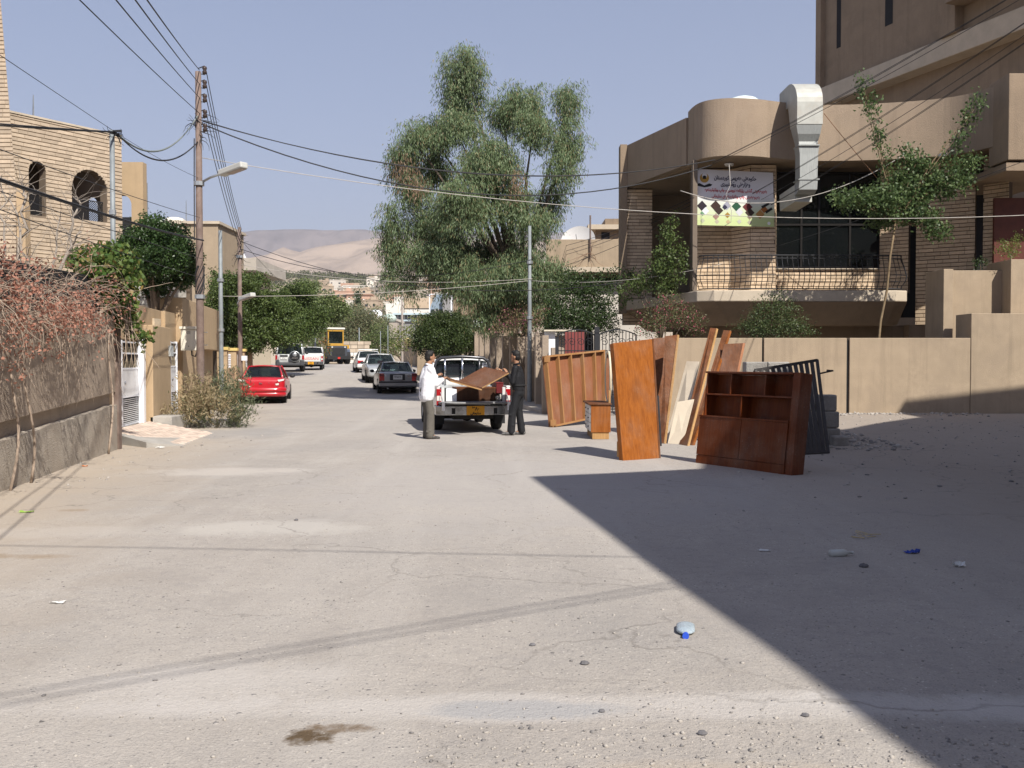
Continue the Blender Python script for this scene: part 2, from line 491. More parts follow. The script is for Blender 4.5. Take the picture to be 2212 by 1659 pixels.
def mountain(name, y0, y1, prof, seed, col, col2, rough_amp, nx_=150, ny_=50, xr=(-7000, 7000)):
    """prof(x) crest height; the slope climbs from y0 to y1"""
    V = np.zeros((ny_, nx_, 3), np.float32)
    for j in range(ny_):
        t = j/(ny_-1)
        for i in range(nx_):
            x = xr[0] + (xr[1]-xr[0])*i/(nx_-1)
            y = y0 + (y1-y0)*t
            h = prof(x)
            k = (t/.8) if t < .8 else 1-(t-.8)*2.0
            n = noise.fractal(Vector((x*.0011+seed, y*.0011, seed)), .9, 2.1, 6)
            g = 1-abs(noise.noise(Vector((x*.0016+seed*2, y*.0007, 5))))
            z = 60 + (h-60)*(k**1.15) * (1 + .05*n*0) + rough_amp*n*min(1, k*1.6)*(1-.75*max(0, k-.7)/.3) - rough_amp*.9*g*g*math.sin(math.pi*min(1, k))
            V[j, i] = (x, y, z)
    I = np.arange(nx_*ny_).reshape(ny_, nx_)
    Fq = np.stack([I[:-1, :-1], I[:-1, 1:], I[1:, 1:], I[1:, :-1]], -1).reshape(-1, 4)
    m, nt, b = new_mat(name + ' dry slope')
    v = coords(nt, 'Object')
    n1 = _noise(nt, v, .0016, 8, .62, .6); n2 = _noise(nt, v, .006, 8, .68, .4)
    c = _mix(nt, col, col2, _ramp(nt, n1, .42, .62))
    c = _mix(nt, c, [x*.62 for x in col2], _ramp(nt, n2, .46, .68, 0, .9))
    nt.links.new(c, b.inputs['Base Color']); b.inputs['Roughness'].default_value = 1; b.inputs['Specular IOR Level'].default_value = 0
    o = np_mesh(name, V.reshape(-1, 3), Fq, m)
    o.data.polygons.foreach_set('use_smooth', [True]*len(o.data.polygons))
    return tag(o, kind='structure')
def crest(pts, Y):
    xs = [at(px, 700, Y).x for px, py in pts]; zs = [at(px, py, Y).z for px, py in pts]
    return lambda x: float(np.interp(x, xs, zs))
# photo skyline
mountain('mountain', 5600, 7800, crest([(-400, 540), (300, 520), (430, 512), (500, 500), (560, 495), (620, 494), (700, 497), (760, 499), (860, 497), (1000, 505), (1200, 508), (1330, 500), (1800, 520), (2600, 530)], 7360), 3.3, (.22, .185, .175), (.18, .155, .155), 150, 220, 60)  # ridge colour darkened and greyed to carry the shade lying over it
mountain('foothills', 2300, 5600, crest([(-400, 575), (300, 560), (430, 562), (500, 562), (578, 549), (613, 533), (646, 545), (673, 536), (707, 528), (757, 521), (820, 515), (900, 514), (1050, 522), (1200, 528), (1330, 520), (1800, 540), (2600, 550)], 4940), 7.7, (.45, .35, .265), (.38, .30, .235), 95, 260, 80, (-5500, 5500))
# ------------------------------------------------------------------ brickwork
_brick_cache = {}
def brick_mesh(bl, bh, dp, mat):
    key = (round(bl, 3), round(bh, 3), round(dp, 3), mat.name)
    if key not in _brick_cache:
        e = .006
        mb = MB()
        mb.add([(0,0,0),(bl,0,0),(bl,0,bh),(0,0,bh),(e,-dp,e),(bl-e,-dp,e),(bl-e,-dp,bh-e),(e,-dp,bh-e)],
               [(4,5,6,7),(0,1,5,4),(1,2,6,5),(2,3,7,6),(3,0,4,7)])
        me = bpy.data.meshes.new('brick')
        me.from_pydata([tuple(p) for p in mb.v], [], mb.f); me.materials.append(mat); me.update()
        _brick_cache[key] = me
    return _brick_cache[key]
class Bricker:
    """courses of cut stone set on backing walls of one thing: the first `most` whole bricks are parts, the rest one part"""
    def __init__(s, parent, mat, most=300):
        s.p, s.mat, s.most, s.n = parent, mat, most, 0
        s.rest = MB()
        s.inv = wmat(parent).inverted()
    def wall(s, O, U, length, z0, z1, bh=.105, bl=.42, joint=.014, vj=.004, dp=.018, gaps=None, solo=True, shear=0):
        O = Vector(O); U = Vector(U).normalized(); N = Vector((U.y, -U.x, 0))   # outward = right of U
        z = z0; row = 0
        r = random.Random(int(length*1000) + int(z0*77))
        while z < z1 - .03:
            h = min(bh - joint, z1 - z)
            spans = [(0.0, length)]
            if gaps:
                for (g0, g1) in gaps(z, z + h):
                    ns = []
                    for a, b in spans:
                        if g1 <= a or g0 >= b: ns.append((a, b)); continue
                        if g0 > a: ns.append((a, g0))
                        if g1 < b: ns.append((g1, b))
                    spans = ns
            off = -r.random() * bl
            for a, b in spans:
                u = off
                while u < b:
                    L = bl * (1.0 if r.random() < .72 else .55)
                    c0, c1 = max(u, a), min(u + L - vj, b)
                    if c1 - c0 > .03:
                        full = (c0 == u and abs(c1 - (u + L - vj)) < 1e-9 and abs(h - (bh-joint)) < 1e-6)
                        P = O + U * c0 + Vector((0, 0, z + shear*c0))
                        Mx = Matrix(((U.x, -N.x, 0, P.x), (U.y, -N.y, 0, P.y), (0, 0, 1, P.z), (0, 0, 0, 1)))
                        if full and solo and s.n < s.most:
                            o = bpy.data.objects.new('brick', brick_mesh(L - vj, h, dp, s.mat))
                            link(o, s.p); o.matrix_basis = s.inv @ Mx
                            s.n += 1
                        else:
                            w = c1 - c0; e = .006
                            s.rest.add([(0,0,0),(w,0,0),(w,0,h),(0,0,h),(e,-dp,e),(w-e,-dp,e),(w-e,-dp,h-e),(e,-dp,h-e)],
                                       [(4,5,6,7),(0,1,5,4),(1,2,6,5),(2,3,7,6),(3,0,4,7)], 0, Mx)
                    u += L
            z += bh; row += 1
    def done(s, name='brickwork'):
        if s.rest.f:
            tag(s.rest.build(name, s.mat, s.p, W=True), kind='stuff')

# ------------------------------------------------------------------ left: perimeter wall with groove, along the street
def LW(y, off=0): return -4.396 - .16*y + off
UL = Vector((-.158, .9874, 0))
NLs = Vector((.9874, .158, 0))                 # faces the street
def wall_slab(mb, y0, y1, z0, z1, off0, off1, shear=.035, yref=11.9, n=1, jit=0):
    P = []
    for i in range(n):
        ya = y0 + (y1-y0)*i/n; yb = y0 + (y1-y0)*(i+1)/n
        pts = []
        for (yy, oo) in ((ya, off0), (ya, off1), (yb, off1), (yb, off0)):
            pts.append(Vector((LW(yy, oo), yy, 0)))
        zb = [z0 if z0 <= -.1 else z0 + shear*(p.y-yref) for p in pts]
        zt = [z1 + shear*(p.y-yref) + (jit*(noise.noise(Vector((p.y*3.1, p.x, 0)))) if jit else 0) for p in pts]
        mb.add([(p.x, p.y, z) for p, z in zip(pts, zb)] + [(p.x, p.y, z) for p, z in zip(pts, zt)],
               [(0,1,2,3),(7,6,5,4),(0,4,5,1),(1,5,6,2),(2,6,7,3),(3,7,4,0)])
pw = thing('perimeter_wall', 'rough grey-brown plastered garden wall with a long recessed groove under dead vines', 'wall', (LW(10), 10, 0))
mb = MB(); wall_slab(mb, 1.0, 17.45, .84, 2.24, -.24, 0); mb.build('upper_panel', PLASTER_L, pw, W=True, bevel=.012)
mb = MB(); wall_slab(mb, 1.0, 17.4, .55, .90, -.22, -.10); mb.build('groove_back', PLASTER_L, pw, W=True)
mb = MB(); wall_slab(mb, 1.0, 17.45, -.2, .62, -.26, .03, n=60, jit=.03); mb.build('plinth', M('worn plinth render', (.37, .325, .27), .95, .14, 2.5, .9, 40, col2=(.30, .25, .20), fac2=(.45, .7)), pw, W=True)
post = MB(); post.bar((LW(17.5, .02), 17.5, -.1), (LW(17.5, .02), 17.5, 2.62), .13, .10).build('iron_post', POLE_B)
tag(post.v and bpy.data.objects['iron_post'], 'rusty brown square iron post at the end of the grooved garden wall', 'post')
# black lattice on the wall top
lat = thing('lattice_screen', 'black diamond lattice screen on top of the grooved wall behind dead vines', 'screen', (LW(13, -.12), 13, 2.3))
def lat_pt(y, h): return Vector((LW(y, -.12), y, 2.24 + .035*(y-11.9) + h))
mb = MB()
for k in range(150):
    y0 = 5.2 + k*.075
    for sgn in (1, -1):
        a = lat_pt(y0, 0 if sgn > 0 else .62); b2 = lat_pt(y0+.62, .62 if sgn > 0 else 0)
        mb.bar(a, b2, .016, .016, up=(1, 0, 0))
tag(mb.build('slats', IRON, lat, W=True), kind='stuff')
mb = MB(); mb.bar(lat_pt(5.2, .01), lat_pt(17.0, .01), .03, .03); mb.build('rail', IRON, lat, W=True)
mb = MB(); mb.bar(lat_pt(5.2, .63), lat_pt(17.0, .63), .03, .03); mb.build('rail', IRON, lat, W=True)

# ------------------------------------------------------------------ left: ochre gate walls
def LX(y, c): return c - .16*y
def lbox(mb, c0, c1, y0, y1, z0, z1):
    """box between street-parallel lines x=c0-.16y (outer) and x=c1-.16y"""
    pts = [(LX(y0, c0), y0), (LX(y1, c0), y1), (LX(y1, c1), y1), (LX(y0, c1), y0)]
    mb.prism([(x, y, z0) for x, y in pts], (0, 0, z1-z0))
    return mb
gw = thing('gate_wall', 'ochre plastered wall with two white steel gates and projecting piers', 'wall', (LX(23, -4.9), 23, 0))
lbox(MB(), -4.9, -5.15, 17.5, 19.95, -.1, 2.85).build('wall_section', PLASTER_Y, gw, W=True, bevel=.01)
lbox(MB(), -4.9, -5.15, 19.95, 21.75, 2.06, 2.85).build('lintel', PLASTER_Y, gw, W=True, bevel=.01)
lbox(MB(), -4.9, -5.15, 21.75, 24.05, -.1, 2.85).build('wall_section', PLASTER_Y, gw, W=True, bevel=.01)
lbox(MB(), -4.8, -5.05, 24.05, 24.95, 2.12, 2.85).build('lintel', PLASTER_Y, gw, W=True)
lbox(MB(), -4.8, -5.05, 24.95, 25.45, -.1, 2.85).build('wall_section', PLASTER_Y, gw, W=True)
lbox(MB(), -4.66, -4.9, 21.9, 24.0, -.1, 2.42).build('pier', PLASTER_Y, gw, W=True, bevel=.015)
lbox(MB(), -4.62, -5.3, 25.45, 28.3, -.1, 3.28).build('wall_section', PLASTER_Y, gw, W=True, bevel=.015)
lbox(MB(), -4.56, -5.3, 28.3, 32.2, 1.95, 3.25).build('overhang', PLASTER_Y, gw, W=True, bevel=.015)
lbox(MB(), -4.85, -5.3, 28.3, 32.2, -.1, 1.95).build('wall_section', PLASTER_Y, gw, W=True)
for (y0, zz) in ((28.6, 0),):
    for k in range(7):
        y = 28.7 + k*.48
        lbox(MB(), -4.855, -4.85 + .0, y, y+.10, 1.2, 1.95)
mb = MB(); p = at(340, 683, 23.2); mb.box((LX(23.0, -4.9)-.02, 23.0, 2.38), (LX(23.0, -4.9)+.05, 23.42, 2.62)); mb.build('stone_plaque', M('old plaque', (.52, .43, .31), .9, .2, 20, .4, 60), gw, W=True)
mb = MB(); mb.box((LX(24.02, -4.66)-.01, 24.02-.3, 1.72), (LX(24.02, -4.66)+.10, 24.02-.1, 1.98)); mb.build('intercom_box', M('grey enamel', (.4, .42, .42), .5, .05), gw, W=True)

DOOR = M('white gate paint', (.70, .70, .70), .45, .05, 3, spec=.4, dirt=((.5, .46, .42), 2.5, .55, .8))
FRAME = M('bright white frame', (.78, .79, .82), .4, .03, 3)
DARKGAP = M('dark gap', (.02, .02, .022), .9)
def steel_gate(name, label, y0, y1, c, z0, z1):
    t = thing(name, label, 'gate', (LX(y0, c), y0, z0))
    H = z1 - z0
    def P(s, h, out=0):
        y = y0 + (y1-y0)*s
        return Vector((LX(y, c + out), y, z0 + h))
    def slab(mb, s0, s1, h0, h1, o0, o1):
        mb.add([P(s0,h0,o0),P(s1,h0,o0),P(s1,h0,o1),P(s0,h0,o1),P(s0,h1,o0),P(s1,h1,o0),P(s1,h1,o1),P(s0,h1,o1)],
               [(0,1,2,3),(7,6,5,4),(0,4,5,1),(1,5,6,2),(2,6,7,3),(3,7,4,0)])
        return mb
    slab(MB(), .04, .96, .34*H+.02, .66*H, -.05, -.01).build('panel', DOOR, t, W=True)
    slab(MB(), 0, 1, .01, H, -.12, -.10).build('backing', DARKGAP, t, W=True)
    for (a, b2) in ((0, .05), (.95, 1.0)):
        slab(MB(), a, b2, 0, H, -.07, .02).build('stile', FRAME, t, W=True)
    for h in (0, .33*H, .66*H, .84*H, H-.05):
        slab(MB(), .05, .95, h, h+.035, -.06, .0).build('rail', FRAME, t, W=True)
    n = 13
    for k in range(n):
        h = .05 + (.33*H-.06)*k/n
        slab(MB(), .05, .95, h, h+.016, -.055, -.015).build('louvre', DOOR, t, W=True)
    mb = MB()
    for row in range(2):
        hb = .67*H + row*.17*H; ht = hb + .155*H
        for k in range(4):
            s0 = .06 + k*.225; s1 = s0 + .2
            mid = (s0+s1)/2
            mb.bar(P(s0, hb, -.03), P(mid, ht, -.03), .014, .014); mb.bar(P(mid, ht, -.03), P(s1, hb, -.03), .014, .014)
            mb.bar(P(mid, hb, -.03), P(mid, ht, -.03), .03, .012)
            mb.bar(P(s0, (hb+ht)/2, -.03), P(s1, (hb+ht)/2, -.03), .01, .01)
    mb.build('grille', M('gold scroll iron', (.28, .23, .16), .5, .2, 9, metal=.3), t, W=True)
    mb = MB().ell(P(.12, .5*H, .04), (.02, .02, .05)); mb.build('handle', CHROME, t, W=True, smooth=True)
    return t
steel_gate('steel_gate', 'white steel street gate with scroll grille and louvres beside the iron post', 19.98, 21.72, -4.92, .22, 2.04)
steel_gate('steel_gate', 'narrow white steel gate half hidden behind the ochre pier', 24.05, 24.95, -4.69, .18, 2.10)
lbox(MB(), -4.80, -4.92, 21.58, 21.78, .2, 2.12).build('door_jamb', FRAME, gw, W=True)
lbox(MB(), -4.3, -4.9, 24.0, 25.4, -.1, .18).build('doorstep', CONC, gw, W=True)
# tiled ramp
rampc = [Vector((-6.24, 18.2, .012)), Vector((-6.62, 21.4, .012)), Vector((-8.32, 22.0, .235)), Vector((-8.0, 18.9, .235)), Vector((-6.75, 17.75, .11))]
ramp = thing('tiled_ramp', 'pale pink and cream diamond tiled ramp in front of the white gate', 'ramp', (-7, 19.5, 0))
mb = MB()
top = [p + Vector((0, 0, -.012)) for p in rampc]
mb.prism([Vector((p.x, p.y, -.1)) for p in rampc], (0, 0, .1))
mb = MB(); n5 = len(top)
mb.add([*top, *[Vector((p.x, p.y, -.15)) for p in top]], [(0,1,2,3,4), (9,8,7,6,5)] + [(i, i+5, (i+1) % 5+5, (i+1) % 5) for i in range(5)])
mb.build('ramp_bed', CONC, ramp, W=True)
TILE = M('pink paving tile', (.56, .45, .37), .8, .1, 4, .2, 50, obrand=.2)
A0, B0, C0, D0 = rampc[0], rampc[1], rampc[2], rampc[3]
nu, nv = 13, 8
def rp(u, v):
    a = A0.lerp(B0, u); b2 = D0.lerp(C0, u)
    return a.lerp(b2, v)
for i in range(-nv, nu*1+nv):
    for j in range(nv*2):
        u = (i + .5*(j % 2)) / nu; v = (j + 1) / (2*nv + 1)
        if not (.03 < u < .97 and .04 < v < .96): continue
        du, dv = .47/nu, .92/(2*nv+1)
        q = [rp(u-du, v), rp(u, v-dv), rp(u+du, v), rp(u, v+dv)]
        if q[1].x > -6.20: continue
        mb = MB(); mb.add(q + [p + Vector((0, 0, -.02)) for p in q], [(0,1,2,3),(0,4,5,1),(1,5,6,2),(2,6,7,3),(3,7,4,0)])
        mb.build('tile', TILE, ramp, W=True)
# step and concrete planter stones by the bush
st = MB(); q = gnd(500, 922); st.box((-8.1, 23.3, -.05), (-6.9, 24.6, .13)); tag(st.build('concrete_slab', CONC, None, bevel=.02), 'flat concrete kerb slab under the oleander bush', 'slab')
st = MB(); st.box((-8.25, 21.9, -.05), (-7.75, 23.2, .34)); tag(st.build('concrete_block', CONC, None, bevel=.02), 'low concrete step beside the pier by the oleander', 'block')

# meter box on the brown pole
mbx = thing('meter_box', 'cream metal cable box on brackets beside the brown pole', 'box', at(407, 757, 25.0))
w, h, d = .40, .55, .26
boxpart('body', CREAM, mbx, (-w/2, 0, 0), (w/2, d, h), bevel=.01)
boxpart('lid', CREAM, mbx, (-w/2-.03, -.04, h), (w/2+.03, d+.03, h+.07), bevel=.01)
boxpart('door', CREAM, mbx, (-w/2+.04, -.012, .04), (w/2-.05, 0, h-.02))
for k in range(3): boxpart('vent_slot', DARKGAP, mbx, (-.05, -.016, .43+k*.03), (.06, -.011, .438+k*.03))
boxpart('lock', DARKGAP, mbx, (0, -.02, .1), (.02, -.01, .12))
for z in (.12, .45): MB().bar((w/2, .1, z), (w/2+.32, -.1, z+.02), .03, .02).build('bracket', GALV, mbx)
MB().tube([(.05, .1, 0), (.06, .08, -.12), (.16, .05, -.16), (.22, .05, 0)], .018, 6).build('cable', CABLE, mbx, smooth=True)

# ------------------------------------------------------------------ left: brick house with arched openings
FB0 = Vector((-13.0, 25.0, 0)); FB1 = Vector((-11.18, 27.72, 0))
UF = (FB1-FB0).normalized(); LF = (FB1-FB0).length; NF = Vector((UF.y, -UF.x, 0))
bh = thing('brick_house', 'pale limestone brick house with two arched loggia openings behind the vines', 'house', FB0)
Ztop = 8.02
def onF(px, py):
    """u along the facade and z for a point seen at px,py"""
    d = at(px, py, 1.0) - Vector((0, 0, 1.6)); d.x, d.y, d.z = d.x, 1.0, d.z
    k = (FB0.x - FB0.y*d.x)
    # camera ray (t*dx, t) meets FB0+u*UF
    u = -(FB0.x - d.x*FB0.y) / (UF.x - d.x*UF.y)
    t = FB0.y + u*UF.y
    return u, 1.6 + t*d.z
arches = []
for (pl, pr, pt, pb) in ((62, 99, 349, 466), (155, 231, 367, 477)):
    u0, _ = onF(pl, (pt+pb)/2); u1, _ = onF(pr, (pt+pb)/2); um = (pl+pr)/2
    _, zt = onF(um, pt); _, zb = onF(um, pb)
    arches.append((u0, u1, zb, zt, min((u1-u0)/2, zt-zb)))
def arch_gap(ar, za, zb2, pad=0.0):
    u0, u1, zb, zt, r = ar
    zm = (za+zb2)/2
    if zm < zb or zm > zt + pad: return None
    c = (u0+u1)/2; zs = zt - r; w = (u1-u0)/2
    if zm <= zs: return (u0, u1)
    k = 1 - ((zm-zs)/r)**2
    if k <= 0: return None
    return (c - w*math.sqrt(k), c + w*math.sqrt(k))
winL = [(onF(185, 545)[0], onF(235, 545)[0], onF(200, 572)[1], onF(200, 537)[1])]
def fgaps(za, zb2):
    g = [x for x in (arch_gap(a, za, zb2) for a in arches) if x]
    for (u0, u1, z0, z1) in winL:
        if za < z1 and zb2 > z0: g.append((u0, u1))
    return g
# backing wall as thin strips so the openings stay open
def strips(O, U, length, z0, z1, gaps, thick, mat, name, parent, dz=.035, inset=.0):
    mb = MB(); z = z0; U = Vector(U); N = Vector((U.y, -U.x, 0))
    run = None
    while z < z1 - 1e-6:
        zz = min(z1, z+dz)
        sp = [(0.0, length)]
        for (a0, a1) in gaps(z, zz):
            ns = []
            for a, b2 in sp:
                if a1 <= a or a0 >= b2: ns.append((a, b2)); continue
                if a0 > a: ns.append((a, a0))
                if a1 < b2: ns.append((a1, b2))
            sp = ns
        for a, b2 in sp:
            p0 = Vector(O) + U*a; p1 = Vector(O) + U*b2
            mb.prism([(p0.x, p0.y, z), (p1.x, p1.y, z), (p1.x-N.x*thick, p1.y-N.y*thick, z), (p0.x-N.x*thick, p0.y-N.y*thick, z)], (0, 0, zz-z))
        z = zz
    return mb.build(name, mat, parent, W=True)
strips(FB0, UF, LF, 0, Ztop, fgaps, .32, M('limestone mortar', (.20, .155, .115), .95, .1, 4), 'wall', bh)
bk = Bricker(bh, BRICK_L)
bk.wall(FB0, UF, LF, 3.4, Ztop-.02, bh=.106, bl=.46, gaps=fgaps)
for ar in arches:                                    # soldier ring round each arch and reveal
    u0, u1, zb, zt, r = ar; c = (u0+u1)/2; w = (u1-u0)/2; zs = zt-r
    mb = MB()
    for k in range(16):
        a0 = math.pi*k/16; a1 = math.pi*(k+.86)/16
        pts = []
        for (aa, rr) in ((a0, 1.0), (a1, 1.0), (a1, 1.16), (a0, 1.16)):
            p = FB0 + UF*(c + w*rr*math.cos(aa)) + Vector((0, 0, zs + r*rr*math.sin(aa)))
            pts.append(p + NF*.004)
        mb.prism(pts, NF*.022)
    mb.build('arch_ring', BRICK_L, bh, W=True)
    # metal balustrade lattice inside the opening
    mb = MB(); hgt = .42*(zt-zb)
    n = int((u1-u0)/.06)
    base = FB0 - NF*.2
    for k in range(-6, n+1):
        for sg in (1, -1):
            ua, ub = u0+k*.06, u0+k*.06+hgt
            za_, zb_ = (zb, zb+hgt) if sg > 0 else (zb+hgt, zb)
            if ua < u0: f = (u0-ua)/(ub-ua); za_ = za_+(zb_-za_)*f; ua = u0
            if ub > u1: f = (u1-ua)/(ub-ua); zb_ = za_+(zb_-za_)*f; ub = u1
            if ub > ua: mb.bar(base+UF*ua+Vector((0,0,za_)), base+UF*ub+Vector((0,0,zb_)), .010, .010)
    mb.bar(base+UF*u0+Vector((0,0,zb+hgt)), base+UF*u1+Vector((0,0,zb+hgt)), .03, .03)
    mb.build('balustrade', IRON, bh, W=True)
bk.done()
# coping, roof slab, rear loggia wall and floors
mb = MB()
p0, p1 = FB0, FB1
mb.prism([(p0.x+NF.x*.03, p0.y+NF.y*.03, Ztop), (p1.x+NF.x*.03, p1.y+NF.y*.03, Ztop), (p1.x-NF.x*.36, p1.y-NF.y*.36, Ztop), (p0.x-NF.x*.36, p0.y-NF.y*.36, Ztop)], (0, 0, .05))
mb.build('coping', CONC_T, bh, W=True)
def slabF(z0, z1, d0, d1, name, mat, ua=0, ub=None):
    ub = LF if ub is None else ub
    q = [FB0+UF*ua-NF*d0, FB0+UF*ub-NF*d0, FB0+UF*ub-NF*d1, FB0+UF*ua-NF*d1]
    return MB().prism([(p.x, p.y, z0) for p in q], (0, 0, z1-z0)).build(name, mat, bh, W=True)
zb_min = min(a[2] for a in arches)
slabF(7.2, 7.45, .33, 2.4, 'ceiling_slab', PLASTER_D)
slabF(zb_min-.35, zb_min-.12, .33, 2.4, 'floor_slab', PLASTER_D)
IW = FB0 - NF*1.5
def onP(px, py, O):
    dx_ = (px-1106)/2080
    u = -(O.x - dx_*O.y) / (UF.x - dx_*UF.y)
    return u, at(px, py, O.y + u*UF.y).z
ia0, ia1 = onP(196, 450, IW)[0], onP(223, 450, IW)[0]
iz = onP(210, 424, IW)[1]
iar = (ia0, ia1, 0.0, iz, (ia1-ia0)*.5)
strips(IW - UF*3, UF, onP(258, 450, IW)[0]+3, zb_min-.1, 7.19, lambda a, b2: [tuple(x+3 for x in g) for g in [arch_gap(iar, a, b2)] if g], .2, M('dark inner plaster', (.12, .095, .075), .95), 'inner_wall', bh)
# end wall with an arched side opening (seen through the loggia as a bright arch)
# ochre return wall with a tall arch beyond the corner
rw = thing('arcade_wall', 'ochre wall with a tall arch showing sky beside the brick house', 'wall', at(290, 560, 29.0))
ry = 29.0
xa, xb = at(268, 400, ry).x, at(309, 400, ry).x
zt_, zb_ = at(0, 350, ry).z, at(0, 500, ry).z
xo0, xo1, zo = at(262, 450, ry).x, at(284, 450, ry).x, at(0, 420, ry).z
pts = [(xa, zb_), (xo1, zb_)]
pts = [(xo1, zb_-1), (xb, zb_-1), (xb, zt_), (xa-.6, zt_), (xa-.6, zo)]
for k in range(9):
    a = math.pi/2*(1-k/8)
    pts.append((xo0 + (xo1-xo0)*math.cos(a), zo - .32 + .32*math.sin(a)))
MB().prism([(x, ry, z) for x, z in pts], (0, .3, 0)).build('wall', PLASTER_Y, rw, W=True)
MB().box((xa-.6, ry+.1, zb_-.2), (xo1, ry+.14, at(0, 468, ry).z)).build('balustrade', IRON, rw, W=True)
# near wing of the brick house: tapering brick buttress at the picture's edge
wing = thing('brick_wing', 'tall tapering limestone brick wing at the far left', 'wing', (-13.3, 23.6, 0))
wy = 24.4
xt, xb2 = at(1, 0, wy).x, at(36, 420, wy).x
zt2, zb3 = at(0, -160, wy).z, 3.0
def wing_x(z):
    return xb2 + (xt - xb2) * (z - at(0, 420, wy).z) / (at(0, 0, wy).z - at(0, 420, wy).z)
mb = MB()
mb.prism([(-17, wy, 0), (wing_x(3.5), wy, 0), (wing_x(3.5), wy, 3.5), (wing_x(zt2), wy, zt2), (-17, wy, zt2)], (-.9, 1.5, 0))
mb.build('wall', MATS['limestone mortar'], wing, W=True)
bk2 = Bricker(wing, BRICK_L)
z = 3.4
while z < zt2:
    xe = wing_x(z)
    bk2.wall((-14.9, wy, 0), (1, 0, 0), xe+14.9, z, min(z+.106, zt2), bh=.106, bl=.46)
    z += .106
bk2.done()
# plaster pillar between wing and facade
pil = thing('plaster_pillar', 'tan plastered pillar with a rounded shoulder beside the brick facade', 'pillar', at(47, 560, 24.2))
x0, x1 = at(36, 500, 24.1).x, at(55, 500, 24.1).x
za, zb4 = at(0, 405, 24.1).z, 3.0
MB().prism([(x0, 24.1, zb4), (x1, 24.1, zb4), (x1, 24.1, za-.45), ((x0+x1)/2+.03, 24.1, za-.16), (x0, 24.1, za)], (0, .25, 0)).build('shaft', PLASTER_Y, pil, W=True)
# block wall and flat house behind the citrus tree
hb_ = thing('block_wall', 'grey concrete block wall behind the citrus tree trunk', 'wall', (-11, 27.5, 0))
rows = 0
a0 = at(286, 665, 27.2); a1 = at(400, 665, 27.2)
z = 1.2
MB().box((a0.x-.3, 27.3, 0), (a1.x+.1, 27.5, 3.92)).build('wall', MORTAR, hb_, W=True)
BLOCK = M('concrete block', (.40, .385, .355), .95, .1, 5, .6, 50, obrand=.14)
r_ = 0
while z < 3.9:
    x = a0.x - .3 - (.2 if r_ % 2 else 0)
    while x < a1.x - .3:
        MB().box((max(x, a0.x-.3), 27.27, z), (x+.39, 27.3, z+.19)).build('block', BLOCK, hb_, W=True)
        x += .40
    z += .2; r_ += 1
h2 = thing('flat_house', 'tan flat-roofed house behind the citrus tree with a white dome', 'house', (-16.5, 42, 0))
xa2, xb5 = at(370, 500, 42).x, at(426, 500, 42).x
boxpart('wall', PLASTER, h2, (xa2, 42, 0), (xb5+.9, 46, at(0, 478, 42).z), W=True)
boxpart('parapet', CONC_T, h2, (xa2-.1, 41.9, at(0, 484, 42).z), (xb5+1.0, 46.1, at(0, 479, 42).z+.02), W=True)
MB().ell((at(378, 475, 43).x, 43, at(0, 479, 43).z), (.5, .5, .2), 14).build('dome', CREAM, h2, W=True, smooth=True)
h3 = thing('cream_house', 'cream flat-roofed house behind the steel pole and street trees', 'house', (-17, 48, 0))
xa3, xb6 = at(474, 560, 48).x, at(545, 560, 48).x
boxpart('wall', M('cream render', (.56, .48, .36), .9, .06, 1), h3, (xa3-1.5, 48, 0), (xb6-.35, 53, at(0, 586, 48).z), W=True)
boxpart('roof_slab', M('weathered parapet', (.42, .38, .33), .92, .12, 1.5), h3, (xa3-1.8, 47.4, at(0, 586, 48).z), (xb6+.35, 53.6, at(0, 560, 48).z), W=True)
MB().lathe([(.02, .5), (.28, .46), (.42, .2), (.42, -.2)], 14, Matrix.Translation(at(514, 565, 49))).build('water_tank', WHITE, h3, W=True, smooth=True)
# ochre low wall with white fretwork behind the red car
lw = thing('fretwork_wall', 'low ochre street wall with white fretwork blocks behind the red car', 'wall', (LX(36, -4.6), 36, 0))
lbox(MB(), -4.5, -4.75, 32.6, 45, -.1, 1.35).build('wall', PLASTER_Y, lw, W=True)
for (ya, yb) in ((33.2, 35.0), (35.8, 37.6), (38.4, 40.2)):
    mb = MB()
    for i in range(7):
        for j in range(3):
            y = ya + (yb-ya)*(i+.5)/7; z = 1.42 + j*.17
            for q in range(4):
                aa = q*math.pi/2+.785
                mb.bar((LX(y, -4.62), y, z), (LX(y+.11*math.cos(aa), -4.62), y+.11*math.cos(aa), z+.09*math.sin(aa)), .05, .02, up=(1, 0, 0))
    mb.build('fretwork', WHITE, lw, W=True)
for y in (32.9, 35.4, 38.0, 40.6):
    lbox(MB(), -4.45, -4.8, y-.18, y+.18, -.1, 1.98).build('pier', PLASTER_Y, lw, W=True)
    lbox(MB(), -4.4, -4.85, y-.23, y+.23, 1.98, 2.08).build('pier_cap', M('yellow cap', (.6, .45, .16), .8), lw, W=True)
lw2 = thing('street_wall', 'shaded ochre garden wall under the street trees beyond the red car', 'wall', (-14, 60, 0))
def left2(y): return -10.16 - .2*(y-36)
for (ya, yb, hh) in ((45, 56, 1.9), (56, 70, 1.8), (70, 92, 1.7)):
    mb = MB(); mb.prism([(left2(ya)-2.3, ya, -1), (left2(yb)-2.3, yb, -1), (left2(yb)-2.6, yb, -1), (left2(ya)-2.6, ya, -1)], (0, 0, 1+gz(0, (ya+yb)/2)+hh))
    mb.build('wall_section', PLASTER_Y, lw2, W=True)
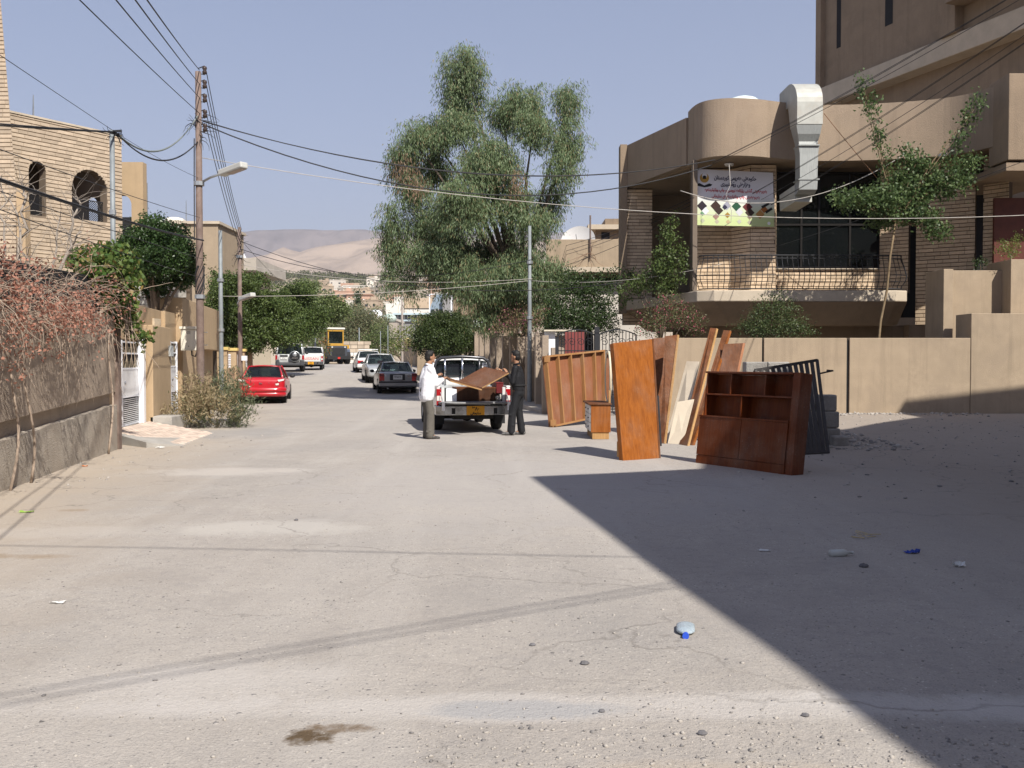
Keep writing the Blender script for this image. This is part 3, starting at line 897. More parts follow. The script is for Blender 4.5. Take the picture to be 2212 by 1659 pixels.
# ------------------------------------------------------------------ building out of frame whose shadow lies on the road
def shadow_src(x, y, H):
    """roof corner at height H whose shadow reaches (x, y)"""
    L = H / math.tan(SUN_EL)
    return Vector((x - SUN_H.x*L, y - SUN_H.y*L, H))
SHH = 9.0
tower = thing('apartment_block', 'tall tan block beside the road whose shadow falls across the street', 'building', (10, -2, 0))
c0 = shadow_src(.25, 13.3, SHH)
dirS = Vector((.144, -.99, 0)).normalized(); dirR = Vector((.94, .34, 0)).normalized()
q = [c0, c0 + dirR*16, c0 + dirR*16 + dirS*26, c0 + dirS*26]
MB().prism([(p.x, p.y, -.2) for p in q], (0, 0, SHH+.2)).build('wall', PLASTER_D, tower, W=True)
# taller stair tower behind, its shadow covers the side alley
H2 = 11.5
q2 = [shadow_src(a, b2, H2) for a, b2 in ((2.75, 14.1), (3.55, 17.3), (4.1, 19.2), (7.4, 21.3), (10.1, 24.2), (10.35, 26.45), (18, 27.2), (26, 22), (14, 6), (4.5, 6))]
MB().prism([(p.x, p.y, SHH-.6) for p in q2], (0, 0, H2-SHH+.6)).build('stair_tower', PLASTER_D, tower, W=True)

# ------------------------------------------------------------------ right: boundary wall in front of the house
WY = 26.0
bw = thing('boundary_wall', 'sandy plastered boundary wall with vertical joints in front of the balcony house', 'wall', (8, WY, .2))
def xw(px, Y=WY): return (px-1106)/2080*Y
zW = at(0, 730, WY).z
secs = [(xw(1436), xw(1646)), (xw(1650), xw(1829)), (xw(1835), xw(2096))]
for a, b2 in secs:
    boxpart('wall_section', PLASTER, bw, (a, WY, -.3), (b2, WY+.28, zW), W=True, bevel=.015)
boxpart('joint_backing', DARKGAP, bw, (xw(1440), WY+.06, -.3), (xw(2090), WY+.2, zW-.06), W=True)
zH = at(0, 677, WY).z
boxpart('tall_section', PLASTER, bw, (xw(2096)+.003, WY-.02, -.3), (15.5, WY+.9, zH), W=True, bevel=.015)
boxpart('return_wall', PLASTER, bw, (xw(1436), WY+.283, -.3), (xw(1436)+.25, WY+2.4, zW-.01), W=True)
# planter piers on the steps behind
pb = thing('planter_wall', 'stepped plastered stair wall with a tall pier above the boundary wall', 'wall', (13, 27.5, 0))
boxpart('pier', PLASTER, pb, (at(2045, 0, 27.2).x, 27.2, 0), (at(2066, 0, 27.2).x, 28.4, at(0, 581, 27.2).z), W=True, bevel=.012)
boxpart('parapet', PLASTER, pb, (at(2066, 0, 27.2).x+.002, 27.5, 0), (at(2190, 0, 27.5).x, 27.8, at(0, 584, 27.5).z), W=True, bevel=.012)
boxpart('pier', PLASTER, pb, (at(2191, 0, 27.0).x, 27.0, 0), (15.6, 28.4, at(0, 560, 27.0).z), W=True, bevel=.012)

# ------------------------------------------------------------------ right: house with curved parapet and balcony
hs = thing('balcony_house', 'tan two-storey house with curved roof parapet, limestone walls and iron balcony', 'house', (9, 31, 0))
ZP0, ZP1 = 7.75, 9.46
par = [(5.56, 30.6), (5.58, 30.1), (5.66, 29.6), (5.85, 29.25), (6.2, 29.02), (6.7, 28.95), (7.3, 29.05), (8.0, 29.35), (8.8, 29.66), (9.8, 29.76), (10.8, 29.66), (11.7, 29.45), (12.5, 29.2), (13.15, 28.85), (13.6, 28.3), (13.95, 27.3)]
def smooth_poly(P, k=3):
    for _ in range(k):
        Q = [P[0]]
        for a, b2 in zip(P[:-1], P[1:]):
            Q += [(.75*a[0]+.25*b2[0], .75*a[1]+.25*b2[1]), (.25*a[0]+.75*b2[0], .25*a[1]+.75*b2[1])]
        P = Q + [P[-1]]
    return P
sp = smooth_poly(par, 2)
def ribbon(P, z0, z1, th, name, mat, parent, smooth=True):
    mb = MB(); n = len(P)
    inner = []
    for i in range(n):
        a = Vector((*P[max(0, i-1)], 0)); b2 = Vector((*P[min(n-1, i+1)], 0))
        d = (b2-a).normalized(); nn = Vector((-d.y, d.x, 0))
        inner.append(Vector((*P[i], 0)) + nn*th)
    O0 = [(x, y, z0) for x, y in P]; O1 = [(x, y, z1) for x, y in P]
    I0 = [(p.x, p.y, z0) for p in inner]; I1 = [(p.x, p.y, z1) for p in inner]
    for r0, r1 in ((O0, O1), (O1, I1), (I1, I0), (I0, O0)):
        mb.grid([r0, r1])
    mb.f = [tuple(reversed(f)) if False else f for f in mb.f]
    mb.add([O0[0], O1[0], I1[0], I0[0]], [(0, 1, 2, 3)]); mb.add([O0[-1], O1[-1], I1[-1], I0[-1]], [(3, 2, 1, 0)])
    o = mb.build(name, mat, parent, W=True)
    bm = bmesh.new(); bm.from_mesh(o.data); bmesh.ops.remove_doubles(bm, verts=bm.verts, dist=1e-4); bmesh.ops.recalc_face_normals(bm, faces=bm.faces); bm.to_mesh(o.data); bm.free()
    return o
PARAPET = M('streaked parapet render', (.29, .223, .162), .93, .08, 1.4, .8, 42, col2=(.30, .235, .175), fac2=(.5, .72), dirt=((.27, .20, .145), .9, .56, .8), streak=.5)
ribbon(sp, ZP0, ZP1, .28, 'parapet', PARAPET, hs)
ribbon([(3.95, 34.9), (5.50, 30.58)], ZP0+.05, ZP1-.18, .26, 'side_parapet', PARAPET, hs)
# roof / soffit slab behind the parapet
roofpoly = [(x, y+.02) for x, y in sp] + [(16, 27.3), (16, 38), (4.4, 38), (4.05, 35.0), (5.58, 30.9)]
mb = MB(); mb.prism([(x+.12, y+.14, ZP0+.03) for x, y in roofpoly], (0, 0, .25)); mb.build('roof_slab', PLASTER_D, hs, W=True)
# first-floor slab and its chamfered soffit
ZF = 3.74
fl = [(5.62, 29.35), (6.1, 29.1), (7.5, 29.1), (9.5, 29.2), (11.6, 29.15), (12.0, 29.3), (12.2, 30.4), (12.2, 37), (4.5, 37), (3.95, 34.9)]
mb = MB(); mb.prism([(x, y, ZF-.34) for x, y in fl], (0, 0, .34)); mb.build('balcony_slab', CONC_T, hs, W=True, bevel=.03)
mb = MB()
lo = [(x + (.7 if x < 7 else .0) + (.25 if y > 34 else 0), y + .75) for x, y in fl[:7]] + [(12.2, 37.2), (5.4, 37.2), (4.9, 35.2)]
mb.add([(x, y, ZF-.345) for x, y in fl] + [(x, y, 2.72) for x, y in lo], [tuple(range(10)), tuple(reversed(range(10, 20)))] + [(i, i+10, (i+1) % 10+10, (i+1) % 10) for i in range(10)])
mb.build('soffit', PLASTER_D, hs, W=True)
# ground floor
boxpart('basement_wall', PLASTER_D, hs, (6.4, 31.0, -.3), (7.4, 36, 2.75), W=True)
boxpart('basement_wall', PLASTER_D, hs, (12.6, 30.6, -.3), (16, 36, 2.75), W=True)
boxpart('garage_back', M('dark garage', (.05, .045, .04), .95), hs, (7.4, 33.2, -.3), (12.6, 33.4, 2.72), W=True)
boxpart('garage_lintel', PLASTER_D, hs, (7.4, 31.0, 2.30), (12.6, 31.25, 2.72), W=True)
boxpart('basement_wall', PLASTER_D, hs, (6.0, 35.5, -.3), (12.6, 36, 3.3), W=True)
# upper walls
def backing(x0, y0, x1, y1, z0, z1, th=.25):
    d = Vector((x1-x0, y1-y0, 0)).normalized(); nn = Vector((d.y, -d.x, 0))
    pts = [Vector((x0, y0, z0)), Vector((x1, y1, z0)), Vector((x1, y1, z0))-nn*th, Vector((x0, y0, z0))-nn*th]
    MB().prism(pts, (0, 0, z1-z0)).build('wall', MORTAR_R, hs, W=True)
bkh = Bricker(hs, BRICK_R)
def bwall(x0, y0, x1, y1, z0, z1, gaps=None, solo=True):
    backing(x0, y0, x1, y1, z0, z1)
    d = Vector((x1-x0, y1-y0, 0))
    bkh.wall((x0, y0, 0), d, d.length, z0+.01, z1-.01, bh=.118, bl=.44, joint=.017, gaps=gaps, solo=solo)
XA, XB, XC, XD = 5.75, 7.03, 7.48, 8.25
bwall(XA, 30.95, XB-.003, 30.95, ZF+.002, ZP0)
bwall(XC+.003, 30.3, XD, 30.3, ZF+.002, ZP0)
bwall(XB, 30.93, XC, 30.31, ZF+.002, ZP0)
XW0, XW1 = xw(1674, 30.8), xw(1897, 30.8)
bwall(XW0, 30.8, XW1, 30.8, ZF+.002, 4.52)
bwall(XD+.003, 30.31, XW0-.002, 30.8, ZF+.002, ZP0, solo=False)
bwall(XW1+.003, 30.78, xw(1960, 30.3), 30.3, ZF+.002, ZP0)
bwall(xw(1976, 30.1), 30.1, xw(2103, 29.2), 29.2, 2.72, ZP0)
bwall(xw(2120, 29.15), 29.15, 14.7, 28.6, 2.72, ZP0)
bwall(3.98, 34.6, 5.02, 34.6, 2.9, ZP0)
bkh.done()
boxpart('end_pillar', PLASTER_D, hs, (3.86, 34.45, 3.3), (4.1, 35.0, ZP1-.15), W=True)
boxpart('corner_post', M('dark brown post render', (.17, .135, .105), .95, .1, 3), hs, (5.56, 29.72, 3.4), (5.70, 29.95, ZP0+.02), W=True)  # one even brown, darker than the house render
boxpart('side_wall', PLASTER_D, hs, (5.02, 36.0, 3.7), (12, 36.2, ZP0), W=True)
boxpart('slit_backing', DARKGAP, hs, (xw(1950, 30.9), 30.9, 3.0), (xw(2130, 30.9), 31.1, ZP0), W=True)
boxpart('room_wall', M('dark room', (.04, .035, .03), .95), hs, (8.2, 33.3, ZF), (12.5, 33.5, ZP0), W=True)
# big dark window
win = MB(); win.box((XW0, 30.87, 4.55), (XW1, 30.89, 7.62)); win.build('window', glassmat('dark window', (.10, .10, .11), .35), hs, W=True)
wpar = bpy.data.objects['window']
ALU = M('bronze window frame', (.018, .016, .015), .45, .05, metal=.4)
for fx in (0, .25, .42, .72, 1.0):
    x = XW0 + (XW1-XW0)*fx
    boxpart('mullion', ALU, wpar, (x-.03, 30.83, 4.56), (x+.03, 30.865, 7.6), W=True)
for z in (4.58, 5.95, 7.6):
    boxpart('transom', ALU, wpar, (XW0, 30.82, z-.03), (XW1, 30.86, z+.03), W=True)
boxpart('sill', CONC_T, wpar, (XW0-.05, 30.70, 4.522), (XW1+.05, 30.86, 4.548), W=True)
boxpart('interior_curtain', M('dim curtain', (.16, .13, .11), .9), hs, (XW0+.3, 31.3, 4.5), (XW0+1.6, 31.35, 7.5), W=True)
boxpart('red_door', M('varnished red door', (.09, .026, .018), .5, .15, 4), hs, (14.2, 28.45, 4.3), (15.3, 28.55, 6.4), W=True)
for px in (1575, 2035):
    p = at(px, 354, 30.2 if px < 1800 else 28.8)
    MB().lathe([(.0, -.06), (.13, -.06), (.15, 0)], 12, Matrix.Translation((p.x, p.y, ZP0-.0))).build('ceiling_lamp', WHITE, hs, W=True)
# parapet end pier at right
boxpart('parapet_pier', PLASTER_D, hs, (at(2182, 0, 26.9).x, 26.9, at(0, 345, 26.9).z), (15.5, 28.0, at(0, 158, 26.9).z), W=True, bevel=.02)
boxpart('canopy', PLASTER_D, hs, (at(2180, 0, 26.9).x, 26.95, at(0, 352, 26.9).z-.2), (16, 31.0, at(0, 352, 26.9).z+.02), W=True)
# roof tank dome
MB().ell((at(1605, 215, 33).x, 33, at(0, 228, 33).z), (.62, .62, .30), 16).build('roof_dome', M('pale green tank', (.62, .70, .66), .5), hs, W=True, smooth=True)

# railing of the balcony
rl = thing('balcony_railing', 'black bellied iron railing along the front of the balcony', 'railing', (8.5, 29.2, ZF))
rpath = [(5.68, 29.42), (5.85, 29.24), (6.15, 29.14), (7.5, 29.13), (9.5, 29.22), (11.5, 29.18), (11.85, 29.3), (11.95, 29.6)]
def along(P, s):
    tot = [0]
    for a, b2 in zip(P[:-1], P[1:]): tot.append(tot[-1] + math.dist(a, b2))
    s *= tot[-1]
    for i in range(len(P)-1):
        if s <= tot[i+1]+1e-9:
            f = (s-tot[i])/(tot[i+1]-tot[i]); return (P[i][0]+(P[i+1][0]-P[i][0])*f, P[i][1]+(P[i+1][1]-P[i][1])*f)
    return P[-1]
prof = [(.02, .04), (.02, .12), (-.10, .28), (-.14, .45), (-.06, .72), (.03, .95), (.03, 1.05)]
bar_me = None
N_B = 42
for k in range(N_B):
    x, y = along(rpath, k/(N_B-1)); x2, y2 = along(rpath, min(1, k/(N_B-1)+.01)); x3, y3 = along(rpath, max(0, k/(N_B-1)-.01))
    ang = math.atan2(y2-y3, x2-x3)
    if bar_me is None:
        o = MB().tube([(0, a, z) for a, z in prof], .011, 5).build('bar', IRON, rl, smooth=True); bar_me = o.data
    else:
        o = link(bpy.data.objects.new('bar', bar_me), rl)
    o.matrix_basis = wmat(rl).inverted() @ (Matrix.Translation((x, y, ZF)) @ Matrix.Rotation(ang, 4, 'Z'))
for (off, z, r) in ((.02, .05, .018), (-.14, .45, .012), (-.09, .26, .010), (-.07, .68, .010), (.03, .97, .014), (.03, 1.06, .022)):
    pts = []
    for k in range(41):
        x, y = along(rpath, k/40); x2, y2 = along(rpath, min(1, k/40+.01)); x3, y3 = along(rpath, max(0, k/40-.01))
        d = Vector((x2-x3, y2-y3, 0)).normalized(); nn = Vector((-d.y, d.x, 0))
        pts.append(Vector((x, y, ZF+z)) + nn*off)
    MB().tube(pts, r, 5).build('rail', IRON, rl, W=True, smooth=True)

# air duct hanging over the parapet
du = thing('air_duct', 'galvanised rectangular air duct bent over the roof parapet', 'duct', (8.9, 28.9, 7))
DUCT = M('weathered duct sheet', (.40, .40, .365), .6, .1, 4, metal=.2, dirt=((.36, .33, .28), 3, .5, .75))
DUCT2 = M('brushed duct sheet', (.29, .30, .29), .55, .14, 5, metal=.25, stretch=(8, 8, .6))
def duct_seg(path, name, mat):
    """path: (x centre, y front, y back, z, half width)"""
    mb = MB(); rows = []
    for (x, yf, yb, z, hw) in path:
        rows.append([(x-hw, yf, z), (x+hw, yf, z), (x+hw, yb, z), (x-hw, yb, z), (x-hw, yf, z)])
    mb.grid(rows)
    mb.add(rows[0][:4], [(0, 1, 2, 3)]); mb.add(rows[-1][:4], [(3, 2, 1, 0)])
    o = mb.build(name, mat, du, W=True)
    bm = bmesh.new(); bm.from_mesh(o.data); bmesh.ops.remove_doubles(bm, verts=bm.verts, dist=1e-4); bmesh.ops.recalc_face_normals(bm, faces=bm.faces); bm.to_mesh(o.data); bm.free()
    return o
DX = at(1752, 0, 28.3).x
zq = lambda y: at(0, y, 28.3).z
# curved top elbow: side profile swept
mb = MB(); prof2 = []
yc, zc, ro = 29.3, zq(219), .98
side = [(28.32, zq(268))] + [(yc - ro*math.cos(a), zc + .74*math.sin(a)) for a in [math.pi/2*k/8 for k in range(9)]] + [(30.2, zc+.74), (30.2, zc+.1), (29.25, zc+.05), (29.0, zq(268))]
mb.prism([(DX-.38, y, z) for y, z in side], (.76, 0, 0)); mb.build('top_elbow', DUCT, du, W=True, bevel=.012)
duct_seg([(DX-.02, 28.32, 28.9, zq(269), .375), (DX-.01, 28.36, 28.86, zq(288), .33), (DX+.0, 28.46, 28.86, zq(303), .28), (DX-.0, 28.44, 28.86, zq(312), .27)], 'transition', DUCT2)
duct_seg([(DX+.01, 28.42, 28.88, zq(312.5), .30), (DX+.01, 28.42, 28.88, zq(330), .27), (DX+.0, 28.40, 28.88, zq(386), .255)], 'shaft', DUCT2)
duct_seg([(DX-.0, 28.39, 28.88, zq(386.5), .265), (DX-.02, 28.40, 28.9, zq(408), .27), (DX-.05, 28.55, 29.1, zq(416), .27)], 'lower_elbow', DUCT2)
mb = MB(); P0 = Vector((DX-.05, 28.75, zq(412))); P1 = Vector((DX-.18, 29.9, zq(420)))
mb.bar(P0, P1, .52, .5); mb.build('inlet', DUCT, du, W=True)
for z in (zq(312), zq(386)):
    boxpart('flange', DUCT2, du, (DX-.31, 28.37, z-.015), (DX+.31, 28.9, z+.02), W=True)

# ------------------------------------------------------------------ printed banner on the house
SH = {}
def _reg(s, iso, fin, ini=None, med=None): SH[s] = (chr(iso), chr(fin), chr(ini) if ini else None, chr(med) if med else None)
for s, b2, n in (('ا', 0xFE8D, 2), ('ب', 0xFE8F, 4), ('ت', 0xFE95, 4), ('ج', 0xFE9D, 4), ('ح', 0xFEA1, 4), ('د', 0xFEA9, 2), ('ر', 0xFEAD, 2), ('ز', 0xFEAF, 2), ('س', 0xFEB1, 4), ('ش', 0xFEB5, 4),
              ('ل', 0xFEDD, 4), ('م', 0xFEE1, 4), ('ن', 0xFEE5, 4), ('ه', 0xFEE9, 4), ('و', 0xFEED, 2), ('پ', 0xFB56, 4), ('چ', 0xFB7A, 4), ('ژ', 0xFB8A, 2), ('ک', 0xFB8E, 4), ('گ', 0xFB92, 4), ('ی', 0xFBFC, 4), ('ۆ', 0xFBD9, 2)):
    _reg(s, b2, b2+1, b2+2 if n == 4 else None, b2+3 if n == 4 else None)
SH['ە'] = (chr(0xFEE9), chr(0xFEEA), None, None); SH['ێ'] = SH['ی']; SH['ڕ'] = SH['ر']; SH['ڵ'] = SH['ل']
def shape_ar(s):
    out = []
    for i, ch in enumerate(s):
        if ch not in SH: out.append(ch); continue
        pj = i > 0 and s[i-1] in SH and SH[s[i-1]][2] is not None
        nj = i+1 < len(s) and s[i+1] in SH and SH[ch][2] is not None
        f = SH[ch]
        out.append(f[3] if pj and nj else f[2] if nj else f[1] if pj else f[0])
    return ''.join(reversed(out))
def text_mesh(name, body, size, mat, parent, Mx, align='CENTER', width=None, bold=0.0, depth=.0):
    c = bpy.data.curves.new('lettering', 'FONT'); c.body = body; c.size = size; c.align_x = align; c.align_y = 'CENTER'
    c.offset = bold; c.extrude = depth; c.resolution_u = 2
    o = bpy.data.objects.new('lettering', c); COL.objects.link(o)
    dg = bpy.context.evaluated_depsgraph_get()
    me = bpy.data.meshes.new_from_object(o.evaluated_get(dg))
    bpy.data.objects.remove(o)
    if width and len(me.vertices):
        xs = [v.co.x for v in me.vertices]; k = width/(max(xs)-min(xs))
        for v in me.vertices: v.co.x *= k
    me.materials.clear(); me.materials.append(mat); me.name = name
    ob = link(bpy.data.objects.new(name, me), parent)
    ob.matrix_basis = wmat(parent).inverted() @ Mx if parent is not None else Mx
    return ob
BY = 29.9
bTL, bTR, bBL, bBR = at(1502, 365, BY), at(1670, 373, BY+.3), at(1500, 486, BY), at(1672, 490, BY+.3)
ban = thing('printed_banner', 'printed government office banner with emblem, Kurdish text and book covers', 'banner', bBL)
bu = (bBR-bBL); bw_ = bu.length; bu.normalize(); bvv = (bTL-bBL); bh_ = bvv.length; bvv.normalize(); bn = bu.cross(bvv).normalized()
def BM(u, v, out=.006):
    p = bBL + bu*(u*bw_) + bvv*(v*bh_) + bn*out
    return Matrix(((bu.x, bvv.x, bn.x, p.x), (bu.y, bvv.y, bn.y, p.y), (bu.z, bvv.z, bn.z, p.z), (0, 0, 0, 1)))
def flat(name, mat, pts, out):
    Mx = BM(0, 0, out); mb = MB()
    mb.add([Mx @ Vector((u*bw_, v*bh_, 0)) for u, v in pts], [tuple(range(len(pts)))])
    return mb.build(name, mat, ban, W=True)
BANW = M('banner vinyl', (.66, .65, .68), .5, .04, 2); BANG = M('banner green print', (.47, .55, .27), .5, .05, 2)
mb = MB(); mb.prism([bBL-bn*.02, bBR-bn*.02, bTR-bn*.02, bTL-bn*.02], bn*.02); mb.build('sheet', BANW, ban, W=True)
nb = 18
for k in range(nb):                                    # printed fade from grey-white to green
    v0, v1 = .52*(1-(k+1)/nb), .52*(1-k/nb)
    t = min(1, (k/nb)*1.3)
    flat('print_band', M('banner fade %d' % k, tuple(a+(b2-a)*t for a, b2 in zip((.63, .63, .64), (.50, .58, .28))), .5, .02), [(0, v0), (1, v0), (1, v1), (0, v1)], .002)
INK = M('navy ink', (.02, .02, .06), .6); RED = M('red ink', (.45, .03, .04), .6); GOLD = M('emblem gold', (.42, .25, .05), .6); BLK = M('black ink', (.015, .015, .015), .6)
text_mesh('lettering', shape_ar('حکومەتی هەرێمی کوردستان'), .17, INK, ban, BM(.50, .855), width=bw_*.53, bold=.006)
text_mesh('lettering', shape_ar('وەزارەتی ڕۆشنبیری'), .17, INK, ban, BM(.505, .745), width=bw_*.37, bold=.006)
text_mesh('lettering', shape_ar('بەڕێوەبەرێتی گشتی ڕۆژنامە نووسی و چاپ وبڵاوکردنەوە'), .13, RED, ban, BM(.51, .635), width=bw_*.78, bold=.004)
text_mesh('lettering', shape_ar('بەڕێوەبەرێتی چاپ وبڵاوکردنەوەی سلێمانی'), .13, RED, ban, BM(.51, .525), width=bw_*.60, bold=.004)
# eagle emblem: gold crescent wings, white disc, dark bird, black ribbon
ex, ey, asp = .115, .855, bw_/bh_
circ = lambda cx, cy, r, a0=0, a1=360, n=22: [(cx + r/asp*math.cos(R(a0+(a1-a0)*k/n)), cy + r*math.sin(R(a0+(a1-a0)*k/n))) for k in range(n)]
flat('emblem_wings', GOLD, circ(ex, ey-.01, .085), .004)
flat('emblem_disc', BANW, circ(ex, ey+.03, .048), .007)
flat('emblem_notch', BANW, [(ex-.03, ey+.09), (ex-.012, ey+.035), (ex+.012, ey+.035), (ex+.03, ey+.09)], .008)
flat('emblem_bird', BLK, [(ex-.018, ey-.03), (ex+.018, ey-.03), (ex+.022, ey+.02), (ex, ey+.035), (ex-.022, ey+.02)], .010)
flat('emblem_ribbon', BLK, [(ex-.10, ey-.125), (ex-.06, ey-.105), (ex, ey-.145), (ex+.06, ey-.105), (ex+.10, ey-.125), (ex+.08, ey-.155), (ex, ey-.18), (ex-.08, ey-.155)], .004)
# book covers as diamonds
def diam(cu, cv, s, col, s2=None):
    s2 = s2 or s
    m = M('cover %s' % (col,), col, .5, .08, 6)
    flat('book_cover', m, [(cu, cv+s), (cu+s2/asp, cv), (cu, cv-s), (cu-s2/asp, cv)], .004 + .0006*(len(ban.children) % 5))
for cu, cv, s, col in ((.09, .345, .095, (.02, .012, .02)), (.135, .255, .07, (.62, .64, .66)), (.10, .215, .05, (.12, .26, .14)), (.26, .35, .10, (.035, .015, .01)), (.30, .27, .085, (.03, .016, .012)),
                       (.40, .36, .08, (.30, .30, .36)), (.375, .33, .05, (.02, .02, .05)), (.52, .35, .09, (.015, .07, .035)), (.56, .25, .075, (.55, .55, .58)), (.66, .345, .095, (.11, .02, .02)), (.69, .245, .09, (.045, .025, .02)),
                       (.265, .16, .06, (.28, .17, .14)), (.41, .19, .055, (.30, .18, .03)), (.69, .165, .05, (.22, .17, .12)), (.82, .22, .085, (.42, .22, .07)), (.87, .31, .07, (.34, .12, .03)),
                       (.10, .08, .045, (.40, .42, .30)), (.28, .07, .045, (.42, .38, .28)), (.42, .07, .045, (.44, .36, .2)), (.56, .08, .045, (.45, .45, .38)), (.69, .07, .045, (.40, .37, .28))):
    diam(cu, cv, s, col)
for (ua, va, ub, vb) in ((.83, .36, .92, .44), (.88, .27, .96, .35)):
    flat('print_bar', BLK, [(ua, va), (ua+.02, va-.035), (ub+.02, vb-.035), (ub, vb)], .008)
flat('print_seal', WHITE, circ(.935, .06, .03), .005)
for a, b2 in ((bBL, bTL), (bBR, bTR)):
    MB().bar(a - bn*.03, b2 - bn*.03, .03, .03).build('frame_bar', IRON, ban, W=True)

# ------------------------------------------------------------------ big tan building above, behind
tb = thing('tower_house', 'tall brown rendered building with slit windows rising behind the balcony house', 'building', (16, 42, 0))
A = Vector((14.65, 45, 0)); B = Vector((18.7, 34.3, 0)); ud = (B-A).normalized(); nd = Vector((ud.y, -ud.x, 0))
if nd.x > 0: nd = -nd
zl = at(0, 213, 45).z
def tbox(s0, s1, o0, o1, z0, z1, name='wall', mat=PLASTER_D, bevel=0):
    q = [A+ud*s0+nd*o0, A+ud*s1+nd*o0, A+ud*s1+nd*o1, A+ud*s0+nd*o1]
    return MB().prism([(p.x, p.y, z0) for p in q], (0, 0, z1-z0)).build(name, mat, tb, W=True, bevel=bevel)
LLt = (B-A).length
tbox(.0, LLt+6, -9, 0, 0, zl-.5, 'wall')
up = tbox(-.2, LLt+6, -9, .45, zl+.3, zl+14, 'upper_wall')
tbox(-.25, LLt+6, -9, .75, zl-.5, zl+.3, 'ledge', CONC_T, .03)
for s_, w_ in ((1.15, .28), (4.2, .45)):
    tbox(s_, s_+w_, .40, .456, zl+1.9, zl+4.1, 'slit_window', DARKGAP)
tbox(.0, .35, .45, .7, zl+.3, zl+14, 'corner_pilaster')
tbox(7.2, 7.35, .45, .6, zl+2.6, zl+14, 'drain_pipe', PLASTER_D)
tbox(7.6, 8.4, .45, .9, zl+.3, zl+14, 'pilaster')
tbox(8.4, LLt+6, .45, 1.4, zl+1.3, zl+4.6, 'bay_wall')
tbox(8.6, LLt+6, .45, 1.1, zl+4.6, zl+9, 'recess', CONC_T)
MB().lathe([(0, -.07), (.16, -.06), (.18, 0)], 12, Matrix.Translation(A + ud*1.2 + nd*.4 + Vector((0, 0, zl-.5)))).build('ceiling_lamp', CONC_T, tb, W=True)

# ------------------------------------------------------------------ tan house behind with satellite dish
nh = thing('neighbour_house', 'tan house with plain parapet and arched porch behind the ivy', 'house', (3.5, 46, 0))
x0, x1 = at(1180, 0, 46).x, at(1420, 0, 46).x
zz = lambda y: at(0, y, 46).z
boxpart('parapet', PLASTER, nh, (x0, 46, zz(577)), (x1, 46.3, zz(517)), W=True, bevel=.02)
boxpart('cornice', CONC_T, nh, (x0-.05, 45.85, zz(588)), (x1, 46.3, zz(577)-.002), W=True)
boxpart('roof_slab', PLASTER, nh, (x0, 46.3, zz(588)), (x1, 54, zz(575)), W=True)
GREYW = M('pale grey render', (.50, .46, .41), .9, .06, 1.5)
# arched porch wall
ax0, ax1 = at(1238, 0, 46.4).x, at(1285, 0, 46.4).x
pts = [(x0+.45, -.2), (ax0, -.2), (ax0, 2.6)] + [((ax0+ax1)/2 - (ax1-ax0)/2*math.cos(math.pi*k/10), 2.6 + .95*math.sin(math.pi*k/10)) for k in range(11)] + [(ax1, -.2), (x1, -.2), (x1, zz(590)-.35), (x0+.45, zz(590)-.35)]
MB().prism([(x, 46.7, z) for x, z in pts], (0, .25, 0)).build('porch_wall', GREYW, nh, W=True)
boxpart('dark_interior', DARKGAP, nh, (x0, 49, 0), (x1, 49.2, zz(588)), W=True)
dish = thing('satellite_dish', 'large white satellite dish on the tan roof beside the eucalyptus', 'dish', at(1250, 541, 47))
prof = [(0, 0)] + [(1.0*k/8*.85, .22*(k/8)**2) for k in range(1, 9)]
Mx = Matrix.Translation((0, 0, .35)) @ Matrix.Rotation(R(62), 4, 'X') @ Matrix.Rotation(R(-14), 4, 'Y')
MB().lathe(prof, 28, Mx).build('reflector', M('white dish', (.50, .49, .48), .6, .03), dish, smooth=True)
MB().tube([Mx @ Vector((.0, -.7, .1)), Mx @ Vector((0, 0, .75))], .02, 5).build('feed_arm', GALV, dish)
MB().tube([(0, .3, -.1), (0, .25, .4)], .05, 6).build('mast', GALV, dish)
uh = thing('roof_room', 'brown flat-roofed room standing beyond the satellite dish', 'room', at(1310, 517, 52))
a_ = at(1278, 0, 52).x; b_ = at(1345, 0, 52).x; zf = lambda y: at(0, y, 52).z
boxpart('wall', PLASTER_D, uh, (a_+.25, 52, zf(540)), (b_, 55, zf(497)), W=True)
boxpart('roof_slab', CONC_T, uh, (a_-.2, 51.6, zf(497)), (b_, 55, zf(487)), W=True)
boxpart('window', DARKGAP, uh, (at(1300, 0, 52).x, 51.97, zf(516)), (at(1318, 0, 52).x, 52.02, zf(502)), W=True)
boxpart('stair_head', PLASTER_D, uh, (at(1308, 0, 52).x, 51.9, zf(486)), (b_, 55, zf(473)), W=True)

# ------------------------------------------------------------------ fin wall along the right pavement
fw = thing('fin_wall', 'grey-brown garden wall of tall upright concrete fins along the pavement', 'wall', (0, 40, 0))
FINM = M('fin render', (.33, .265, .205), .93, .1, 2, .6, 45, col2=(.27, .215, .165))
def RX(y): return 1.32 - .185*(y-31.5)
ur = Vector((-.182, .983, 0)); nr = Vector((-.983, -.182, 0))     # nr faces the street
y = 30.6; k = 0
pg = {}
while y < 52:
    P = Vector((RX(y), y, 0)); zt = 2.42 + .012*(y-31) + (.12 if k % 3 == 1 else 0) + gz(0, y)
    Mx = Matrix(((nr.x, ur.x, 0, P.x), (nr.y, ur.y, 0, P.y), (0, 0, 1, 0), (0, 0, 0, 1)))
    mb = MB(); mb.box((-.2, 0, -.2), (.42, .22, zt), 0, Mx); mb.build('fin', FINM, fw, W=True, bevel=.012)
    zl_ = zt - .28
    if y < 51: mb = MB(); mb.box((-.25, .22, -.2), (.02, 1.55, zl_), 0, Mx); mb.build('panel', FINM, fw, W=True)
    y += 1.55; k += 1
